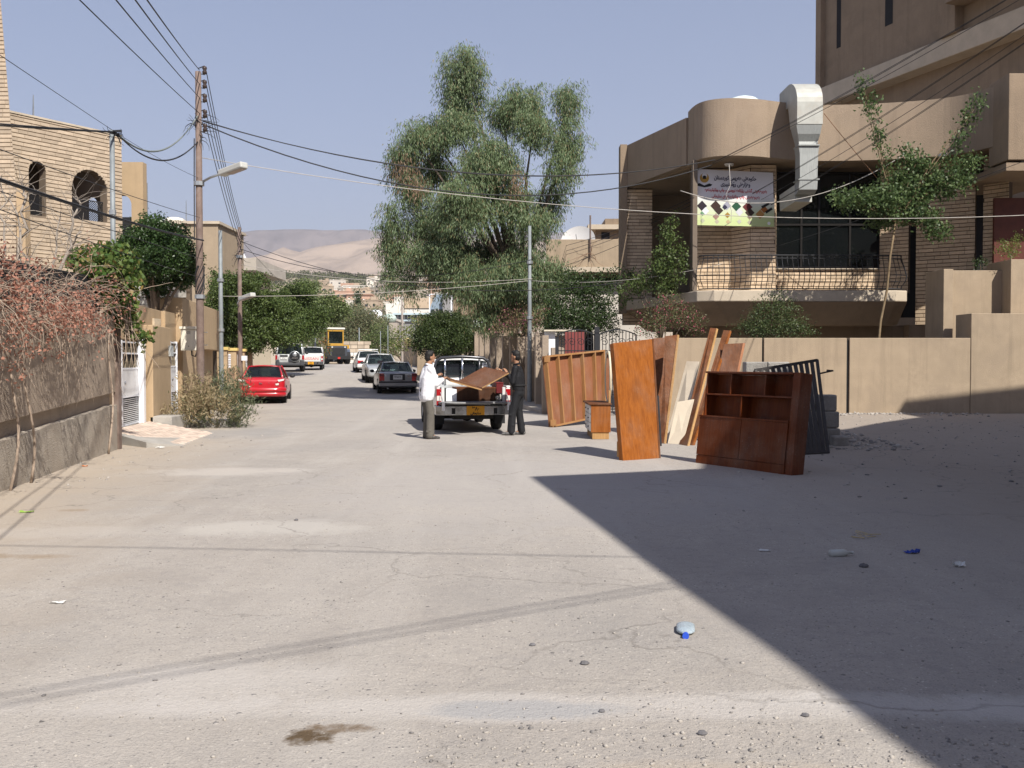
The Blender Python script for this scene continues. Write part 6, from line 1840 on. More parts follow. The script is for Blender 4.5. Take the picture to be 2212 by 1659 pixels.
# eucalyptus over the street
EU = leafmat('eucalyptus leaf', (.105, .160, .072), (.205, .265, .135), .32, .5, (.24, .20, .10))
eb = []
for (px, py, rx, ry, dy) in ((1005,140,56,48,0),(1000,205,60,50,.6),(985,280,58,48,-.4),(1085,240,44,38,.8),(1135,208,44,46,0),(1152,272,52,44,-.8),(1226,225,36,46,.5),(1236,295,40,50,0),(1213,362,42,38,-.6),
    (886,300,48,42,-.5),(872,348,40,36,.3),(938,292,42,40,.9),(1020,362,80,56,-1.2),(942,362,48,42,.4),(1078,332,58,46,-1.5),(1000,440,84,56,-1.8),(1090,432,68,52,-.8),(890,412,42,38,-.3),(1186,430,38,42,.6),(1160,482,50,46,-1),
    (850,470,34,42,-.6),(843,540,34,50,-.2),(846,592,22,34,-.2),(930,482,58,50,.6),(920,560,52,46,-.6),(990,542,66,52,.9),(1070,542,66,52,1.4),(1140,562,58,48,-.9),(1192,582,32,28,-1.2),(1012,612,38,36,-1.6),(1062,630,50,38,-.6),(1130,640,50,42,.6),(1040,672,24,18,-1),(960,604,22,40,-.8),(885,610,16,40,-.5), (1180,620,30,36,.4), (1075,590,50,40,-1.5), (1000,580,44,36,-1.6), (1120,600,44,36,-1.4), (1150,665,34,26,-.6), (1055,680,36,22,-.2), (960,540,40,36,-1.4), (1100,680,34,22,.2)):
    eb.append(pb(px, py, rx, ry, 36, dy*.9))
tree('eucalyptus_tree', 'tall grey-green eucalyptus with drooping foliage over the parked cars', 'tree', (1.2, 36.4, 0), eb, EU, 230, 18, .60, .07, .15, .028, (.22, 3.4), 1.05, .7, jitter=.26, fork=(.2, 36.2, 4.2), clump=14, q=.37, bark=M('dark eucalyptus bark', (.11, .085, .065), .95, .25, 9))
# dead brown leaf clumps inside it
V, F = foliage([pb(880, 365, 24, 28, 35), pb(1108, 385, 18, 28, 34.2), pb(905, 392, 22, 18, 34.6)], 120, 18, .5, .12, .17, .03, 1.2)
np_mesh('dead_leaves', V, F, leafmat('dead eucalyptus leaf', (.20, .13, .08), (.27, .18, .12), .2), bpy.data.objects['eucalyptus_tree'], W=True)

GREEN_D = leafmat('dark citrus leaf', (.022, .050, .014), (.055, .095, .026), .22, .4)
GREEN_M = leafmat('street tree leaf', (.046, .078, .020), (.125, .165, .048), .3, .5)
GREEN_L = leafmat('light tree leaf', (.08, .12, .035), (.16, .19, .07), .3, .5)
GREEN_O = leafmat('dusty olive leaf', (.10, .115, .055), (.19, .20, .11), .25, .6, (.25, .19, .11))
IVY = leafmat('dark ivy leaf', (.022, .042, .013), (.055, .085, .025), .2, .45)
# citrus behind the gates
tree('citrus_tree', 'round dark green citrus tree behind the ochre gate wall', 'tree', (at(350, 660, 25.2).x, 25.2, .2),
     [pb(*a) for a in ((305,520,48,42,25.2,-.4),(350,510,55,45,25.2,.2),(392,545,42,40,25.2,-.3),(330,565,60,36,25.2,-.6),(385,590,38,26,25.2,.2),(285,555,34,36,25.2,.3),(412,575,22,30,25.2,0), (340,610,42,22,25.2,0))], GREEN_D, 1000, 11, .16, .06, .085, .042, (.13, 2.3), .1, .5, clump=6, q=.5)
# street trees, left
tree('street_tree', 'dark leafy street tree right behind the red car and brown pole', 'tree', (-13.2, 41.5, gz(0, 41)),
     [pb(*a) for a in ((510,640,48,45,40,0),(548,690,50,50,40,.6),(495,690,40,50,40,-.5),(560,640,42,38,40,.8),(520,735,48,34,40,0),(470,660,26,50,40,-1),(590,720,36,36,40,.3),(545,610,30,26,40,1),(600,680,34,36,40,1.2), (480,610,24,40,40,0))], GREEN_M, 420, 13, .25, .09, .11, .06, (.16, 2.0), .2, .5, clump=6, q=.5)
tree('street_tree', 'broad street tree overhanging the off-road car', 'tree', (-16.5, 58, gz(0, 58)),
     [pb(*a) for a in ((610,650,46,34,57,0),(650,680,50,40,57,.8),(600,710,44,36,57,-.6),(650,712,40,24,57,-.5),(582,728,22,16,57,-1),(685,690,32,26,57,.3),(565,665,36,40,57,1),(640,635,34,22,57,.6),(560,740,22,18,57,-1))], GREEN_M, 230, 13, .35, .12, .14, .08, (.2, 2.6), .2, .5, clump=6, q=.5)
tree('street_tree', 'light green street tree beside the far lamp post', 'tree', (-18, 76, gz(0, 76)),
     [pb(*a) for a in ((690,655,40,30,76,0),(712,672,30,26,76,.6),(680,698,30,28,76,-.5),(728,672,22,20,76,0), (655,625,30,20,76,3))], GREEN_L, 160, 13, .4, .16, .18, .10, (.2, 3), .2, .5, clump=6, q=.5)
tree('olive_tree', 'grey-green olive tree over the wall behind the loader', 'tree', (-14.5, 112, gz(0, 112)),
     [pb(*a) for a in ((770,690,34,26,112,0),(745,712,30,26,112,0),(800,705,26,30,112,0),(770,735,34,18,112,0),(815,690,22,22,112,2))], GREEN_O, 60, 14, .6, .25, .24, .12, (.25, 2), .3, .5)
tree('olive_tree', 'smaller dusty tree right of the loader beside the thin lamp posts', 'tree', (-11.5, 104, gz(0, 104)),
     [pb(*a) for a in ((825,725,24,30,104,0),(845,745,18,26,104,0),(815,755,20,16,104,0),(800,735,16,20,104,0))], GREEN_L, 70, 14, .5, .22, .2, .10, (.2, 1), .2, .5)
tree('flowering_bush', 'bush with orange flowers on the wall left of the loader', 'bush', (at(698, 770, 84).x, 84, gz(0, 84)),
     [pb(*a) for a in ((698,752,18,18,84,0),(690,735,12,12,84,0))], leafmat('orange blossom bush', (.06, .085, .025), (.13, .13, .04), .25, .5, (.45, .12, .03)), 110, 12, .3, .12, .14, .08, (.08, .6), .2)
# hedge tree over the wall on the right
tree('hedge_tree', 'dense dark clipped tree above the wall behind the pickup', 'tree', (at(962, 760, 47).x+.4, 47.5, gz(0, 47)),
     [pb(*a) for a in ((935,718,40,32,47,-.4),(985,712,42,32,47,0),(962,738,58,28,47,-.6),(912,738,22,26,47,-.4),(1008,735,22,28,47,.2),(960,692,44,16,47,.2))], leafmat('dark hedge leaf', (.030, .055, .016), (.075, .10, .028), .22, .5), 620, 14, .22, .09, .09, .055, (.12, 1.3), .1, .45)
tree('grape_vine', 'yellow-green vine trailing over the wall left of the dark clipped tree', 'vine', (at(890, 770, 55).x, 55, gz(0, 55)),
     [pb(*a) for a in ((885,735,18,16,55,0),(872,715,14,12,55,0),(900,715,12,14,55,0),(858,740,10,14,55,0), (905,690,16,9,55,1))], leafmat('yellow-green vine leaf', (.12, .16, .04), (.24, .25, .09), .35, .5), 130, 10, .3, .12, .12, .09, (.05, .8), .3)  # light yellow-green leaf colours, varied from leaf to leaf
# shrubs right of the pole
tree('dry_shrub', 'pinkish half-dry shrub behind the fin wall beside the steel pole', 'shrub', (at(1120, 715, 34.5).x+.3, 34.5, 0),
     [pb(*a) for a in ((1110,690,26,26,34.5,0),(1140,695,30,26,34.5,0),(1170,690,22,22,34.5,0),(1085,705,18,14,34.5,0))], leafmat('dry pink leaf', (.20, .12, .085), (.24, .22, .10), .3, .6, (.40, .12, .20)), 260, 12, .3, .1, .07, .035, (.06, 1.3), -.3)
tree('ivy_hedge', 'tall ivy-covered shrub in front of the arched porch', 'shrub', (at(1250, 715, 32).x, 32.2, 0),
     [pb(*a) for a in ((1215,660,36,40,32,0),(1255,640,38,44,32,.4),(1290,650,34,46,32,.3),(1240,690,56,26,32,-.3),(1300,695,40,22,32,0),(1200,700,26,18,32,0),(1325,610,14,26,32,.6),(1235,610,26,24,32,.5),(1285,612,24,22,32,.6))], IVY, 430, 13, .22, .08, .075, .05, (.09, 1.2), .2, .5)
tree('climbing_vine', 'leafy climber growing up the corner of the balcony house', 'vine', (at(1425, 720, 30.2).x, 30.6, 0),
     [pb(*a) for a in ((1445,520,18,36,30,0),(1452,490,12,22,30,0),(1430,560,26,30,30,0),(1458,580,22,34,30,0),(1415,600,30,26,30,.5),(1380,610,24,20,30,2),(1360,600,20,12,30,3),(1475,545,10,20,30,-.2),(1440,620,24,14,30,0), (1350,640,14,20,30,2))], leafmat('climber leaf', (.05, .085, .022), (.13, .17, .05), .3, .5), 430, 10, .2, .07, .085, .055, (.05, 2.2), .5, .5)
tree('flowering_shrub', 'shrub with pink flower tips above the boundary wall', 'shrub', (at(1440, 725, 27.8).x, 27.9, 0),
     [pb(*a) for a in ((1415,690,32,26,27.8,0),(1445,675,34,30,27.8,.2),(1480,690,30,26,27.8,0),(1400,712,26,14,27.8,0),(1500,705,20,16,27.8,0),(1445,652,22,14,27.8,.2))], leafmat('pink tipped leaf', (.065, .085, .03), (.16, .15, .07), .3, .5, (.45, .10, .15)), 420, 12, .22, .07, .06, .03, (.05, 1.6), -.2)
tree('dark_shrub', 'dark green rounded shrub over the boundary wall below the balcony', 'shrub', (at(1670, 725, 27.6).x, 27.7, 0),
     [pb(*a) for a in ((1650,690,38,32,27.6,0),(1690,680,34,32,27.6,.2),(1625,705,30,20,27.6,0),(1720,705,32,18,27.6,0),(1670,655,26,22,27.6,0),(1745,712,20,8,27.6,0), (1665,712,60,16,27.6,0))], leafmat('dark shrub leaf', (.035, .06, .02), (.10, .125, .045), .25, .5), 430, 13, .22, .07, .06, .032, (.05, 1.6), -.1)
# young tree with two whips
yt = [pb(*a) for a in ((1945,410,34,30,27.4,0),(1990,400,40,34,27.4,.2),(1900,430,46,26,27.4,-.2),(1850,430,42,16,27.4,0),(1820,425,24,10,27.4,-.2),(1935,460,46,24,27.4,0),(2045,390,46,26,27.4,.1),(2085,375,26,26,27.4,.3),(2000,450,26,32,27.4,-.2),(2015,490,22,18,27.4,0),(1900,470,24,14,27.4,.1),(1980,350,26,22,27.4,0),(2095,350,18,14,27.4,.1),(1960,330,14,18,27.4,0),
      (1915,340,10,26,27.4,0),(1897,290,10,30,27.4,0),(1880,235,10,34,27.4,0),(1867,190,8,26,27.4,0),(1855,172,4,10,27.4,0),(2068,310,9,26,27.4,0),(2085,270,9,26,27.4,0),(2105,235,9,26,27.4,0),(2118,210,6,18,27.4,0),(2045,345,12,18,27.4,0), (2035,505,16,12,27.4,0),(1930,385,26,14,27.4,0))]
tree('young_tree', 'slender young tree with two long whips in front of the balcony', 'tree', (at(1880, 728, 27.3).x, 27.3, .1), yt, leafmat('young tree leaf', (.045, .085, .028), (.13, .18, .065), .3, .45), 520, 9, .2, .075, .10, .062, (.042, 2.6), .35, .45, bark=M('pale bark', (.20, .145, .085), .9, .2, 12), limbs=True, fork=tuple(at(1935, 480, 27.35)))
tree('potted_plant', 'small leafy plant on the pier at the right edge', 'plant', at(2185, 560, 27.4), [pb(*a) for a in ((2180,545,22,12,27.4,0),(2170,530,12,14,27.4,0),(2200,525,12,16,27.4,0))], leafmat('bright leaf', (.10, .15, .03), (.2, .24, .06), .35, .5), 500, 10, .15, .05, .07, .025, (.03, .1), -.4)
tree('potted_plant', 'tiny round plant on the stair parapet', 'plant', at(2118, 582, 27.65), [pb(2118, 570, 12, 11, 27.65)], IVY, 600, 10, .1, .04, .06, .04, (.02, .08), -.2)
# oleander half dry beside the brown pole
olb = [pb(*a) for a in ((430,850,42,30,23.2,0),(470,880,42,34,23.2,-.2),(500,870,30,36,23.2,.2),(415,885,36,22,23.2,-.3),(380,900,22,14,23.2,-.5),(505,905,26,20,23.2,-.2),(455,905,40,16,23.2,-.4))]
tree('oleander_bush', 'half-dry oleander bush with straw-coloured and green leaves by the brown pole', 'bush', (at(455, 915, 23.4).x, 23.5, 0), olb[:1] + olb[3:5] + olb[1:2], leafmat('straw oleander leaf', (.26, .20, .11), (.38, .31, .185), .3, .6, (.12, .13, .06)), 620, 11, .25, .06, .10, .022, (.05, .5), -.4, .5)
V, F = foliage([pb(*a) for a in ((500,870,30,40,23.4,0),(520,845,16,36,23.4,.2),(505,905,30,22,23.4,-.2),(475,842,28,28,23.4,.4),(490,815,14,18,23.4,.5),(525,880,22,26,23.4,.1),(430,905,24,14,23.4,-.4))], 560, 11, .26, .06, .12, .02, -.4)
np_mesh('green_shoots', V, F, leafmat('oleander leaf', (.075, .095, .05), (.17, .185, .10), .25, .5), bpy.data.objects['oleander_bush'], W=True)

# dead vine over the lattice, and green vine tumbling down by the gate
dv = thing('dead_vine', 'tangle of bare brown vine with withered rust leaves over the garden wall', 'vine', (LW(13), 13, 0))
mb = MB(); ends = []
def wander(p, d, n, step, r, grav, bias, mb_, rs):
    pts = [Vector(p)]; d = Vector(d).normalized()
    for i in range(n):
        d = (d + Vector((rs.uniform(-1, 1), rs.uniform(-1, 1), rs.uniform(-1, 1)))*bias + Vector((0, 0, -grav))).normalized()
        pts.append(pts[-1] + d*step)
    mb_.tube(pts, [r*(1-.75*i/n) for i in range(n+1)], 4)
    return pts
rs = random.Random(5)
for k in range(520):
    y = 6.0 + 9.6*rs.random()**.95; h = rs.uniform(-.1, .48)
    p = Vector((LW(y, rs.uniform(-.15, .32)), y, 2.24 + .035*(y-11.9) + h))
    pts = wander(p, (rs.uniform(-.2, .7), rs.uniform(-1, 1), rs.uniform(-.3, .5)), rs.randint(7, 13), .09, rs.uniform(.003, .008), rs.uniform(.02, .18), .42, mb, rs)
    ends += pts[3:]
for k in range(85):                                       # stems hanging down the wall face
    y = rs.uniform(6.5, 17.0)
    p = Vector((LW(y, .06), y, 2.3 + .035*(y-11.9)))
    wander(p, (.05, rs.uniform(-.3, .3), -1), rs.randint(5, 13), .12, .008, .15, .28, mb, rs)
for (ya, yb2) in ((11.9, 12.2), (12.6, 12.45), (16.6, 16.9)):     # thick old stems rising from the ground
    pts = []
    for i in range(15):
        f = i/14; y = ya + (yb2-ya)*f + .08*math.sin(f*9+ya); pts.append((LW(y, .10 + .04*math.sin(f*7)), y, f*2.6))
    mb.tube(pts, [.020-.009*i/14 for i in range(15)], 6)
mb.build('stems', TWIG, dv, W=True, smooth=True)
E_ = np.array([tuple(p) for p in ends]); E_ = E_[rng.random(len(E_)) < .9]
w_ = np.array([noise.noise(Vector((p[1]*1.1, p[2]*1.6, 2.0))) for p in E_])
E_ = E_[w_ > .17]
Cc = np.repeat(E_, 5, 0) + rng.normal(size=(len(E_)*5, 3))*.06
V, F = leaf_quads(Cc, rng.normal(size=Cc.shape) + np.array([0, 0, -.8]), rng.uniform(.03, .06, len(Cc)), rng.uniform(.022, .042, len(Cc)), .3)
np_mesh('withered_leaves', V, F, leafmat('withered leaf', (.29, .12, .08), (.44, .23, .165), .25, .7), dv, W=True)
# bare tree sprigs rising behind the wall
bt = thing('bare_tree', 'leafless grey branches rising behind the garden wall against the brick facade', 'tree', (-9.2, 15.2, 0))
mb = MB(); rs = random.Random(9)
for (px0, py0, px1, py1, r) in ((40, 640, 55, 430, .035), (55, 430, 45, 395, .02), (130, 600, 175, 440, .03), (175, 440, 160, 420, .015), (70, 620, 20, 430, .025), (90, 640, 130, 470, .02), (10, 560, 0, 380, .02), (175, 500, 140, 560, .015)):
    a, b2 = at(px0, py0, 15.6), at(px1, py1, 15.8)
    pts = limb(mb, a, b2, r, r*.5, 0, .35, 7)
    for q in pts[2:]:
        for _ in range(2):
            wander(q, (rs.uniform(-1, 1), rs.uniform(-.5, .5), rs.uniform(.1, 1)), 6, .10, r*.3, .02, .35, mb, rs)
limb(mb, (-9.2, 15.2, -.1), at(70, 640, 15.6), .07, .05); limb(mb, (-9.2, 15.2, .6), at(130, 600, 15.6), .05, .03); limb(mb, (-9.2, 15.2, 1.0), at(40, 640, 15.6), .05, .03); limb(mb, (-9.2, 15.2, 1.0), at(10, 560, 15.6), .05, .02)
mb.build('trunk', M('grey bare bark', (.27, .235, .20), .95, .2, 9), bt, W=True, smooth=True)
gv = thing('green_vine', 'green grape vine spilling over the wall end beside the white gate', 'vine', (LW(17.2, .0), 17.2, 0))
gvb = [pb(*a) for a in ((200,555,34,14,17.2,.3),(235,570,34,22,17.2,.2),(255,600,28,26,17.2,.2),(262,640,22,24,17.4,.1),(215,600,30,20,17,.2),(285,590,18,10,17.6,.2),(272,680,16,16,17.5,0),(290,705,9,9,17.6,0),(300,718,8,6,17.6,0),(315,730,9,5,17.6,0),(262,660,16,20,17.5,0),(170,560,24,12,16.8,.3),(240,545,26,12,16.6,.3),(250,620,26,30,16.6,.1),(225,580,40,24,16.4,.1),(268,610,18,34,16.9,0),(262,560,20,18,17,0))]
V, F = foliage(gvb, 1500, 7, .15, .06, .10, .09, .6, jitter=.3)
np_mesh('leaves', V, F, leafmat('grape leaf', (.05, .105, .02), (.15, .20, .05), .35, .5, (.28, .2, .07)), gv, W=True)
mb = MB()
for k in range(14):
    b2 = gvb[k % len(gvb)]; wander((LW(17.3, .1), 17.3, 2.5), Vector(b2[:3])-Vector((LW(17.3, .1), 17.3, 2.5)), 10, .13, .012, .06, .2, mb, rs)
for k in range(5):
    wander((LW(17.3, .12)+.05*k, 17.3, 2.7), (.1, .1, -1), 12, .10, .016, .1, .15, mb, rs)
mb.build('stems', TWIG, gv, W=True, smooth=True)
# ------------------------------------------------------------------ poles, lamps, wires
def pole(name, label, base, top_z, r0, r1, mat, cat='pole', lean=(0, 0), bands=()):
    t = thing(name, label, cat, base)
    MB().tube([(0, 0, -.2), (0, 0, 0), (lean[0]*.5, lean[1]*.5, (top_z-base[2])*.5), (lean[0], lean[1], top_z-base[2])], [r0, r0, (r0+r1)/2, r1], 10).build('shaft', mat, t, smooth=True)
    for z in bands:
        MB().lathe([(r0*.9, -.05), (r0*1.25, -.05), (r0*1.25, .05), (r0*.9, .05)], 10, Matrix.Translation((0, 0, z))).build('clamp_band', GALV, t)
    return t
def street_lamp_arm(t, p0, p1, p2, head, mat=GALV, hw=.16, hl=.52):
    """arm from p0 (on pole) via p1 to head centre; local coords"""
    MB().tube([p0, p1, p2], .03, 6).build('lamp_arm', mat, t, smooth=True)
    d = (Vector(head[1])-Vector(head[0])).normalized()
    o = MB().bar(head[0], head[1], hw*1.5, hw).build('lamp_head', M('lamp housing', (.46, .46, .43), .5, .06), t, bevel=.03)
    side = d.cross(Vector((0, 0, 1))).normalized(); dn = side.cross(d)
    if dn.z > 0: dn = -dn
    a = Vector(head[0]).lerp(Vector(head[1]), .35) + dn*hw*.52; b2 = Vector(head[0]).lerp(Vector(head[1]), .95) + dn*hw*.52
    MB().bar(a, b2, hw*1.2, .02, up=dn).build('lens', M('lamp lens', (.30, .28, .24), .3, .1), o)
# main brown pole
mp = Vector((at(434, 920, 24).x, 24.0, 0)); mtz = at(428, 155, 24).z
bp_ = pole('utility_pole', 'tall brown utility pole with insulators and a street lamp beside the meter box', mp, mtz, .105, .075, POLE_B, 'utility pole', (at(428, 155, 24).x-mp.x, 0), (3.2, 6.0))
INS = M('brown porcelain', (.05, .035, .03), .25, .2)
ins_pts = []
def on_pole(py, side=.0): 
    z = at(0, py, 24).z; f = z/mtz
    return Vector(((at(428, 155, 24).x-mp.x)*f + side, 0, z))
for py in (152, 182, 212, 246, 276):
    c = on_pole(py, .16)
    o = MB().lathe([(0, -.09), (.05, -.09), (.06, -.04), (.035, 0), (.06, .04), (.05, .09), (0, .09)], 10, Matrix.Translation(c)).build('insulator', INS, bp_, smooth=True)
    MB().bar(on_pole(py-4, .0), c+Vector((0, 0, .11)), .03, .015).build('bracket', IRON, bp_); MB().bar(on_pole(py+6, .0), c-Vector((0, 0, .11)), .03, .015).build('bracket', IRON, bp_)
    ins_pts.append(mp + c)
# messy connection box of wires
mb = MB(); rs = random.Random(3)
for k in range(26):
    c = on_pole(rs.uniform(240, 315), rs.uniform(-.12, .14)); c.y = rs.uniform(-.14, .14)
    pts = wander(c, (rs.uniform(-1, 1), rs.uniform(-1, 1), rs.uniform(-1, 1)), 6, .08, .012, 0, .6, mb, rs)
mb.build('cable_tangle', CABLE, bp_)
mb = MB()
for k in range(10):
    a0 = rs.uniform(0, 6.28); pts = [on_pole(505 - 60*i/6 + 130, 0) + Vector((.11*math.cos(a0+i*.5), .11*math.sin(a0+i*.5), 0)) for i in range(7)]
    mb.tube(pts, .012, 4)
mb.tube([on_pole(300, -.09) + Vector((0, -.06, 0)), on_pole(400, -.10)+Vector((0, -.06, 0)), on_pole(520, -.10)+Vector((0, -.07, 0))], .014, 4)
mb.build('strapped_cables', CABLE, bp_)
h0 = at(437, 393, 24)-mp; h1 = at(455, 383, 23.7)-mp; h2 = at(478, 375, 23.4)-mp; h3 = at(528, 356, 22.9)-mp
street_lamp_arm(bp_, h0, h1, h2, (h2, h3), hw=.15)
# other poles
gpole = pole('steel_pole', 'galvanised pole standing in front of the brick facade', (at(245, 600, 19.5).x, 19.5, 0), at(0, 281, 19.5).z, .055, .05, POLE_G, bands=(4.6,))
mb = MB(); b0 = Vector((0, 0, at(0, 284, 19.5).z)); mb.bar(b0+Vector((-.05, 0, 0)), b0+Vector((.2, -.05, 0)), .04, .04)
for k in range(12): wander(b0+Vector((.08, 0, -.05)), (rs.uniform(-1, 1), rs.uniform(-1, 1), rs.uniform(-1, .3)), 5, .06, .012, 0, .6, mb, rs)
mb.build('cable_knot', CABLE, gpole)
p2 = pole('steel_pole', 'grey steel pole beyond the brown pole beside the overhang', (at(478, 800, 31).x, 31, 0), at(0, 498, 31).z, .085, .06, POLE_G, bands=(2.6, 4.2))
p3b = Vector((at(519, 780, 37).x, 37, 0.0))
p3 = pole('utility_pole', 'dark wooden utility pole with a box lamp in front of the street trees', p3b, at(0, 491, 37).z, .10, .07, POLE_B, 'utility pole', bands=(5.6,))
mb = MB()
for k in range(22): wander(Vector((rs.uniform(-.1, .1), 0, at(0, rs.uniform(500, 560), 37).z)), (rs.uniform(-1, 1), rs.uniform(-1, 1), rs.uniform(-1, .5)), 5, .09, .014, 0, .5, mb, rs)
mb.build('cable_tangle', CABLE, p3)
a = at(517, 665, 37)-p3b; b2 = at(513, 655, 36.8)-p3b; c = at(520, 646, 36.4)-p3b; d = at(547, 636, 35.8)-p3b
street_lamp_arm(p3, a, b2, c, (c, d), hw=.15)
boxpart('meter', WHITE, p3, (.08, -.12, 1.62), (.28, 0, 1.80))
rp_ = Vector((at(1144, 879, 33.3).x, 33.3, 0.1))
p4 = pole('steel_pole', 'grey steel pole on the right pavement in front of the fin wall', rp_, at(0, 488, 33.3).z, .085, .055, POLE_G, bands=(3.0, 4.9))
def far_pole(px, yb_, yt, Y, label, lamp=None, r=.07, mat=POLE_G):
    p = at(px, yb_, Y); z0 = gz(p.x, Y); base = Vector((p.x, Y, z0))
    t = pole('lamp_post', label, base, at(px, yt, Y).z, r, r*.7, mat, 'lamp post')
    if lamp:
        c = at(lamp[0], lamp[1], Y)-base; a = at(px, lamp[1]+10, Y)-base
        MB().tube([a, a.lerp(c, .6)+Vector((0, 0, .1)), c], .03, 5).build('lamp_arm', GALV, t)
        MB().ell(c, (.28, .12, .09), 10).build('lamp_head', WHITE, t, smooth=True)
    return t
far_pole(681, 765, 640, 80, 'lamp post with a curved arm in front of the light green tree', (712, 680), .09)
far_pole(776, 768, 708, 100, 'short grey post between the loader and the white car', None, .07)
far_pole(822, 768, 715, 100, 'thin grey post behind the roof rack of the white car', None, .05)
far_pole(838, 768, 703, 96, 'thin tall post right of the white car', None, .05)
far_pole(640, 755, 665, 90, 'slim grey post rising among the street trees', None, .05)
wp = at(868, 770, 66); far_pole(869, 772, 625, 66, 'tall pole over the walls right of the silver car', None, .09, M('weathered pole', (.30, .26, .23), .8))

def wire(a, b2, sag, r=.010, mat=CABLE, name='overhead_cable', label=None, group=None, n=22, strands=1):
    a, b2 = Vector(a), Vector(b2)
    mb = MB()
    for s_ in range(strands):
        off = Vector((0, 0, .035*s_))
        pts = [a.lerp(b2, i/n) + Vector((0, 0, -sag*(1+.06*s_)*4*(i/n)*(1-i/n))) + off*(.4+.6*math.sin(math.pi*i/n)) for i in range(n+1)]
        mb.tube(pts, r, 4)
    return tag(mb.build(name, mat, None, smooth=True), label, 'cable', group)
G1 = 'power lines from the tall brown pole'
near = [at(218-80, -120, 9), at(262, 0, 11) + (at(262, 0, 11)-at(428, 160, 24))*.45, at(305, 0, 11) + (at(305, 0, 11)-at(431, 150, 24))*.45, at(330, 0, 11) + (at(330, 0, 11)-at(437, 148, 24))*.45]
# lines coming over the camera's left shoulder to the pole top
for (px0, py0), k, lb in (((190, 0), 3, 'lowest black power line running from the upper left to the brown pole'), ((265, 0), 2, 'second black power line from the upper left to the brown pole'), ((305, 0), 1, 'third black power line from the upper left to the brown pole'), ((330, 0), 0, 'rightmost black power line from the upper left to the pole top')):
    e = ins_pts[k] + Vector((-.12, -.02, 0)); s = at(px0, py0, 12)
    s2 = s + (s-e)*1.2
    wire(s2, e, .10, .011, label=lb, group=G1)
# lines on to the second pole
tp3 = Vector((p3b.x+.08, 37, at(0, 496, 37).z))
for k, (q_, dz) in enumerate(zip(ins_pts, (0, -.18, -.36, -.6, -.85))):
    wire(q_ + Vector((.03, .03, 0)), tp3 + Vector((0, 0, dz)), .25, .010, label='%s of five power lines between the brown and wooden poles' % ('topmost', 'second', 'middle', 'fourth', 'lowest')[k], group='parallel power lines between the two wooden poles')
# heavy drooping bundle between galvanised pole and brown pole
gt_ = Vector((at(250, 286, 19.5).x, 19.5, at(250, 286, 19.5).z))
wire(gt_, mp + on_pole(247), .62, .020, M('weathered grey cable', (.16, .18, .17), .6), label='upper drooping cable between the galvanised pole and the brown pole')
wire(gt_ + Vector((.05, 0, -.05)), mp + on_pole(304), .50, .018, label='lower drooping cable between the galvanised pole and the brown pole')
s = at(0, 257, 14); wire(s + (s-gt_)*2.7, gt_, .12, .011, label='thick cable from the left edge to the galvanised pole', strands=2)
s = at(0, 116, 12); wire(s + (s-gt_)*2.0, gt_, .02, .006, label='thin wire from the upper left down to the galvanised pole')
wire(gt_, at(430, 385, 24), .05, .005, label='thin wire from the galvanised pole down to the lamp arm')
s = at(0, 345, 10); e = at(440, 520, 24); wire(s + (s-e)*.9, e, .22, .012, label='thick black bundle crossing the brick facade to the brown pole', strands=2)
for (y0, e_, lb) in ((300, (432, 470), 'upper thin wire crossing the brick facade'), (390, (440, 560), 'middle thin wire crossing the brick facade'), (430, (435, 600), 'lower thin wire crossing the brick facade')):
    s = at(0, y0, 11); e = at(e_[0], e_[1], 24); wire(s + (s-e)*.95, e, .12, .006, label=lb)
# cables across the street to the balcony house
att = at(1545, 353, 28.9)
q_ = mp + on_pole(262, .1)
wire(q_, att + Vector((0, 0, .1)), .85, .012, label='upper heavy cable across the street to the balcony house', strands=2)
wire(mp + on_pole(268, .1), att + Vector((-.1, 0, -.05)), 1.30, .016, label='lower heavy cable across the street to the balcony house')
q2_ = mp + on_pole(341, .08)
wire(q2_, at(2640, 432, 27.2), .95, .009, CABLE_L, label='pale thin cable strung across the whole street at banner height')
wire(at(1470, 412, 28.9), at(1960, 330, 27.8), .82, .012, CABLE_L, label='pale cable sagging across the banner to the young tree')
# bundle from corner up right
for k, (dx_, py1) in enumerate(((0, -40), (12, -30), (40, 5), (55, 20), (62, 32))):
    a = att + Vector((-.1+.05*k, .0, -.02*k)) if k < 2 else at(1585+20*k, 395+12*k, 28.6)
    wire(a, at(2240+dx_, py1, 17), .12, .007, label='%s of the black cables rising from the house corner to the upper right' % ('uppermost', 'second', 'middle one', 'fourth', 'lowest')[k], group='cables rising to the upper right', strands=2 if k % 2 == 0 else 1)
wire(at(1780, 245, 28.6), at(1895, 385, 27.6), .02, .012, M('rust rope', (.2, .1, .05), .8), label='thin brown stay from the duct to the young tree')
wire(at(1300, 635, 34), at(2260, 330, 26.3), .25, .008, CABLE, label='thin dark wire passing in front of the young tree to the right edge')
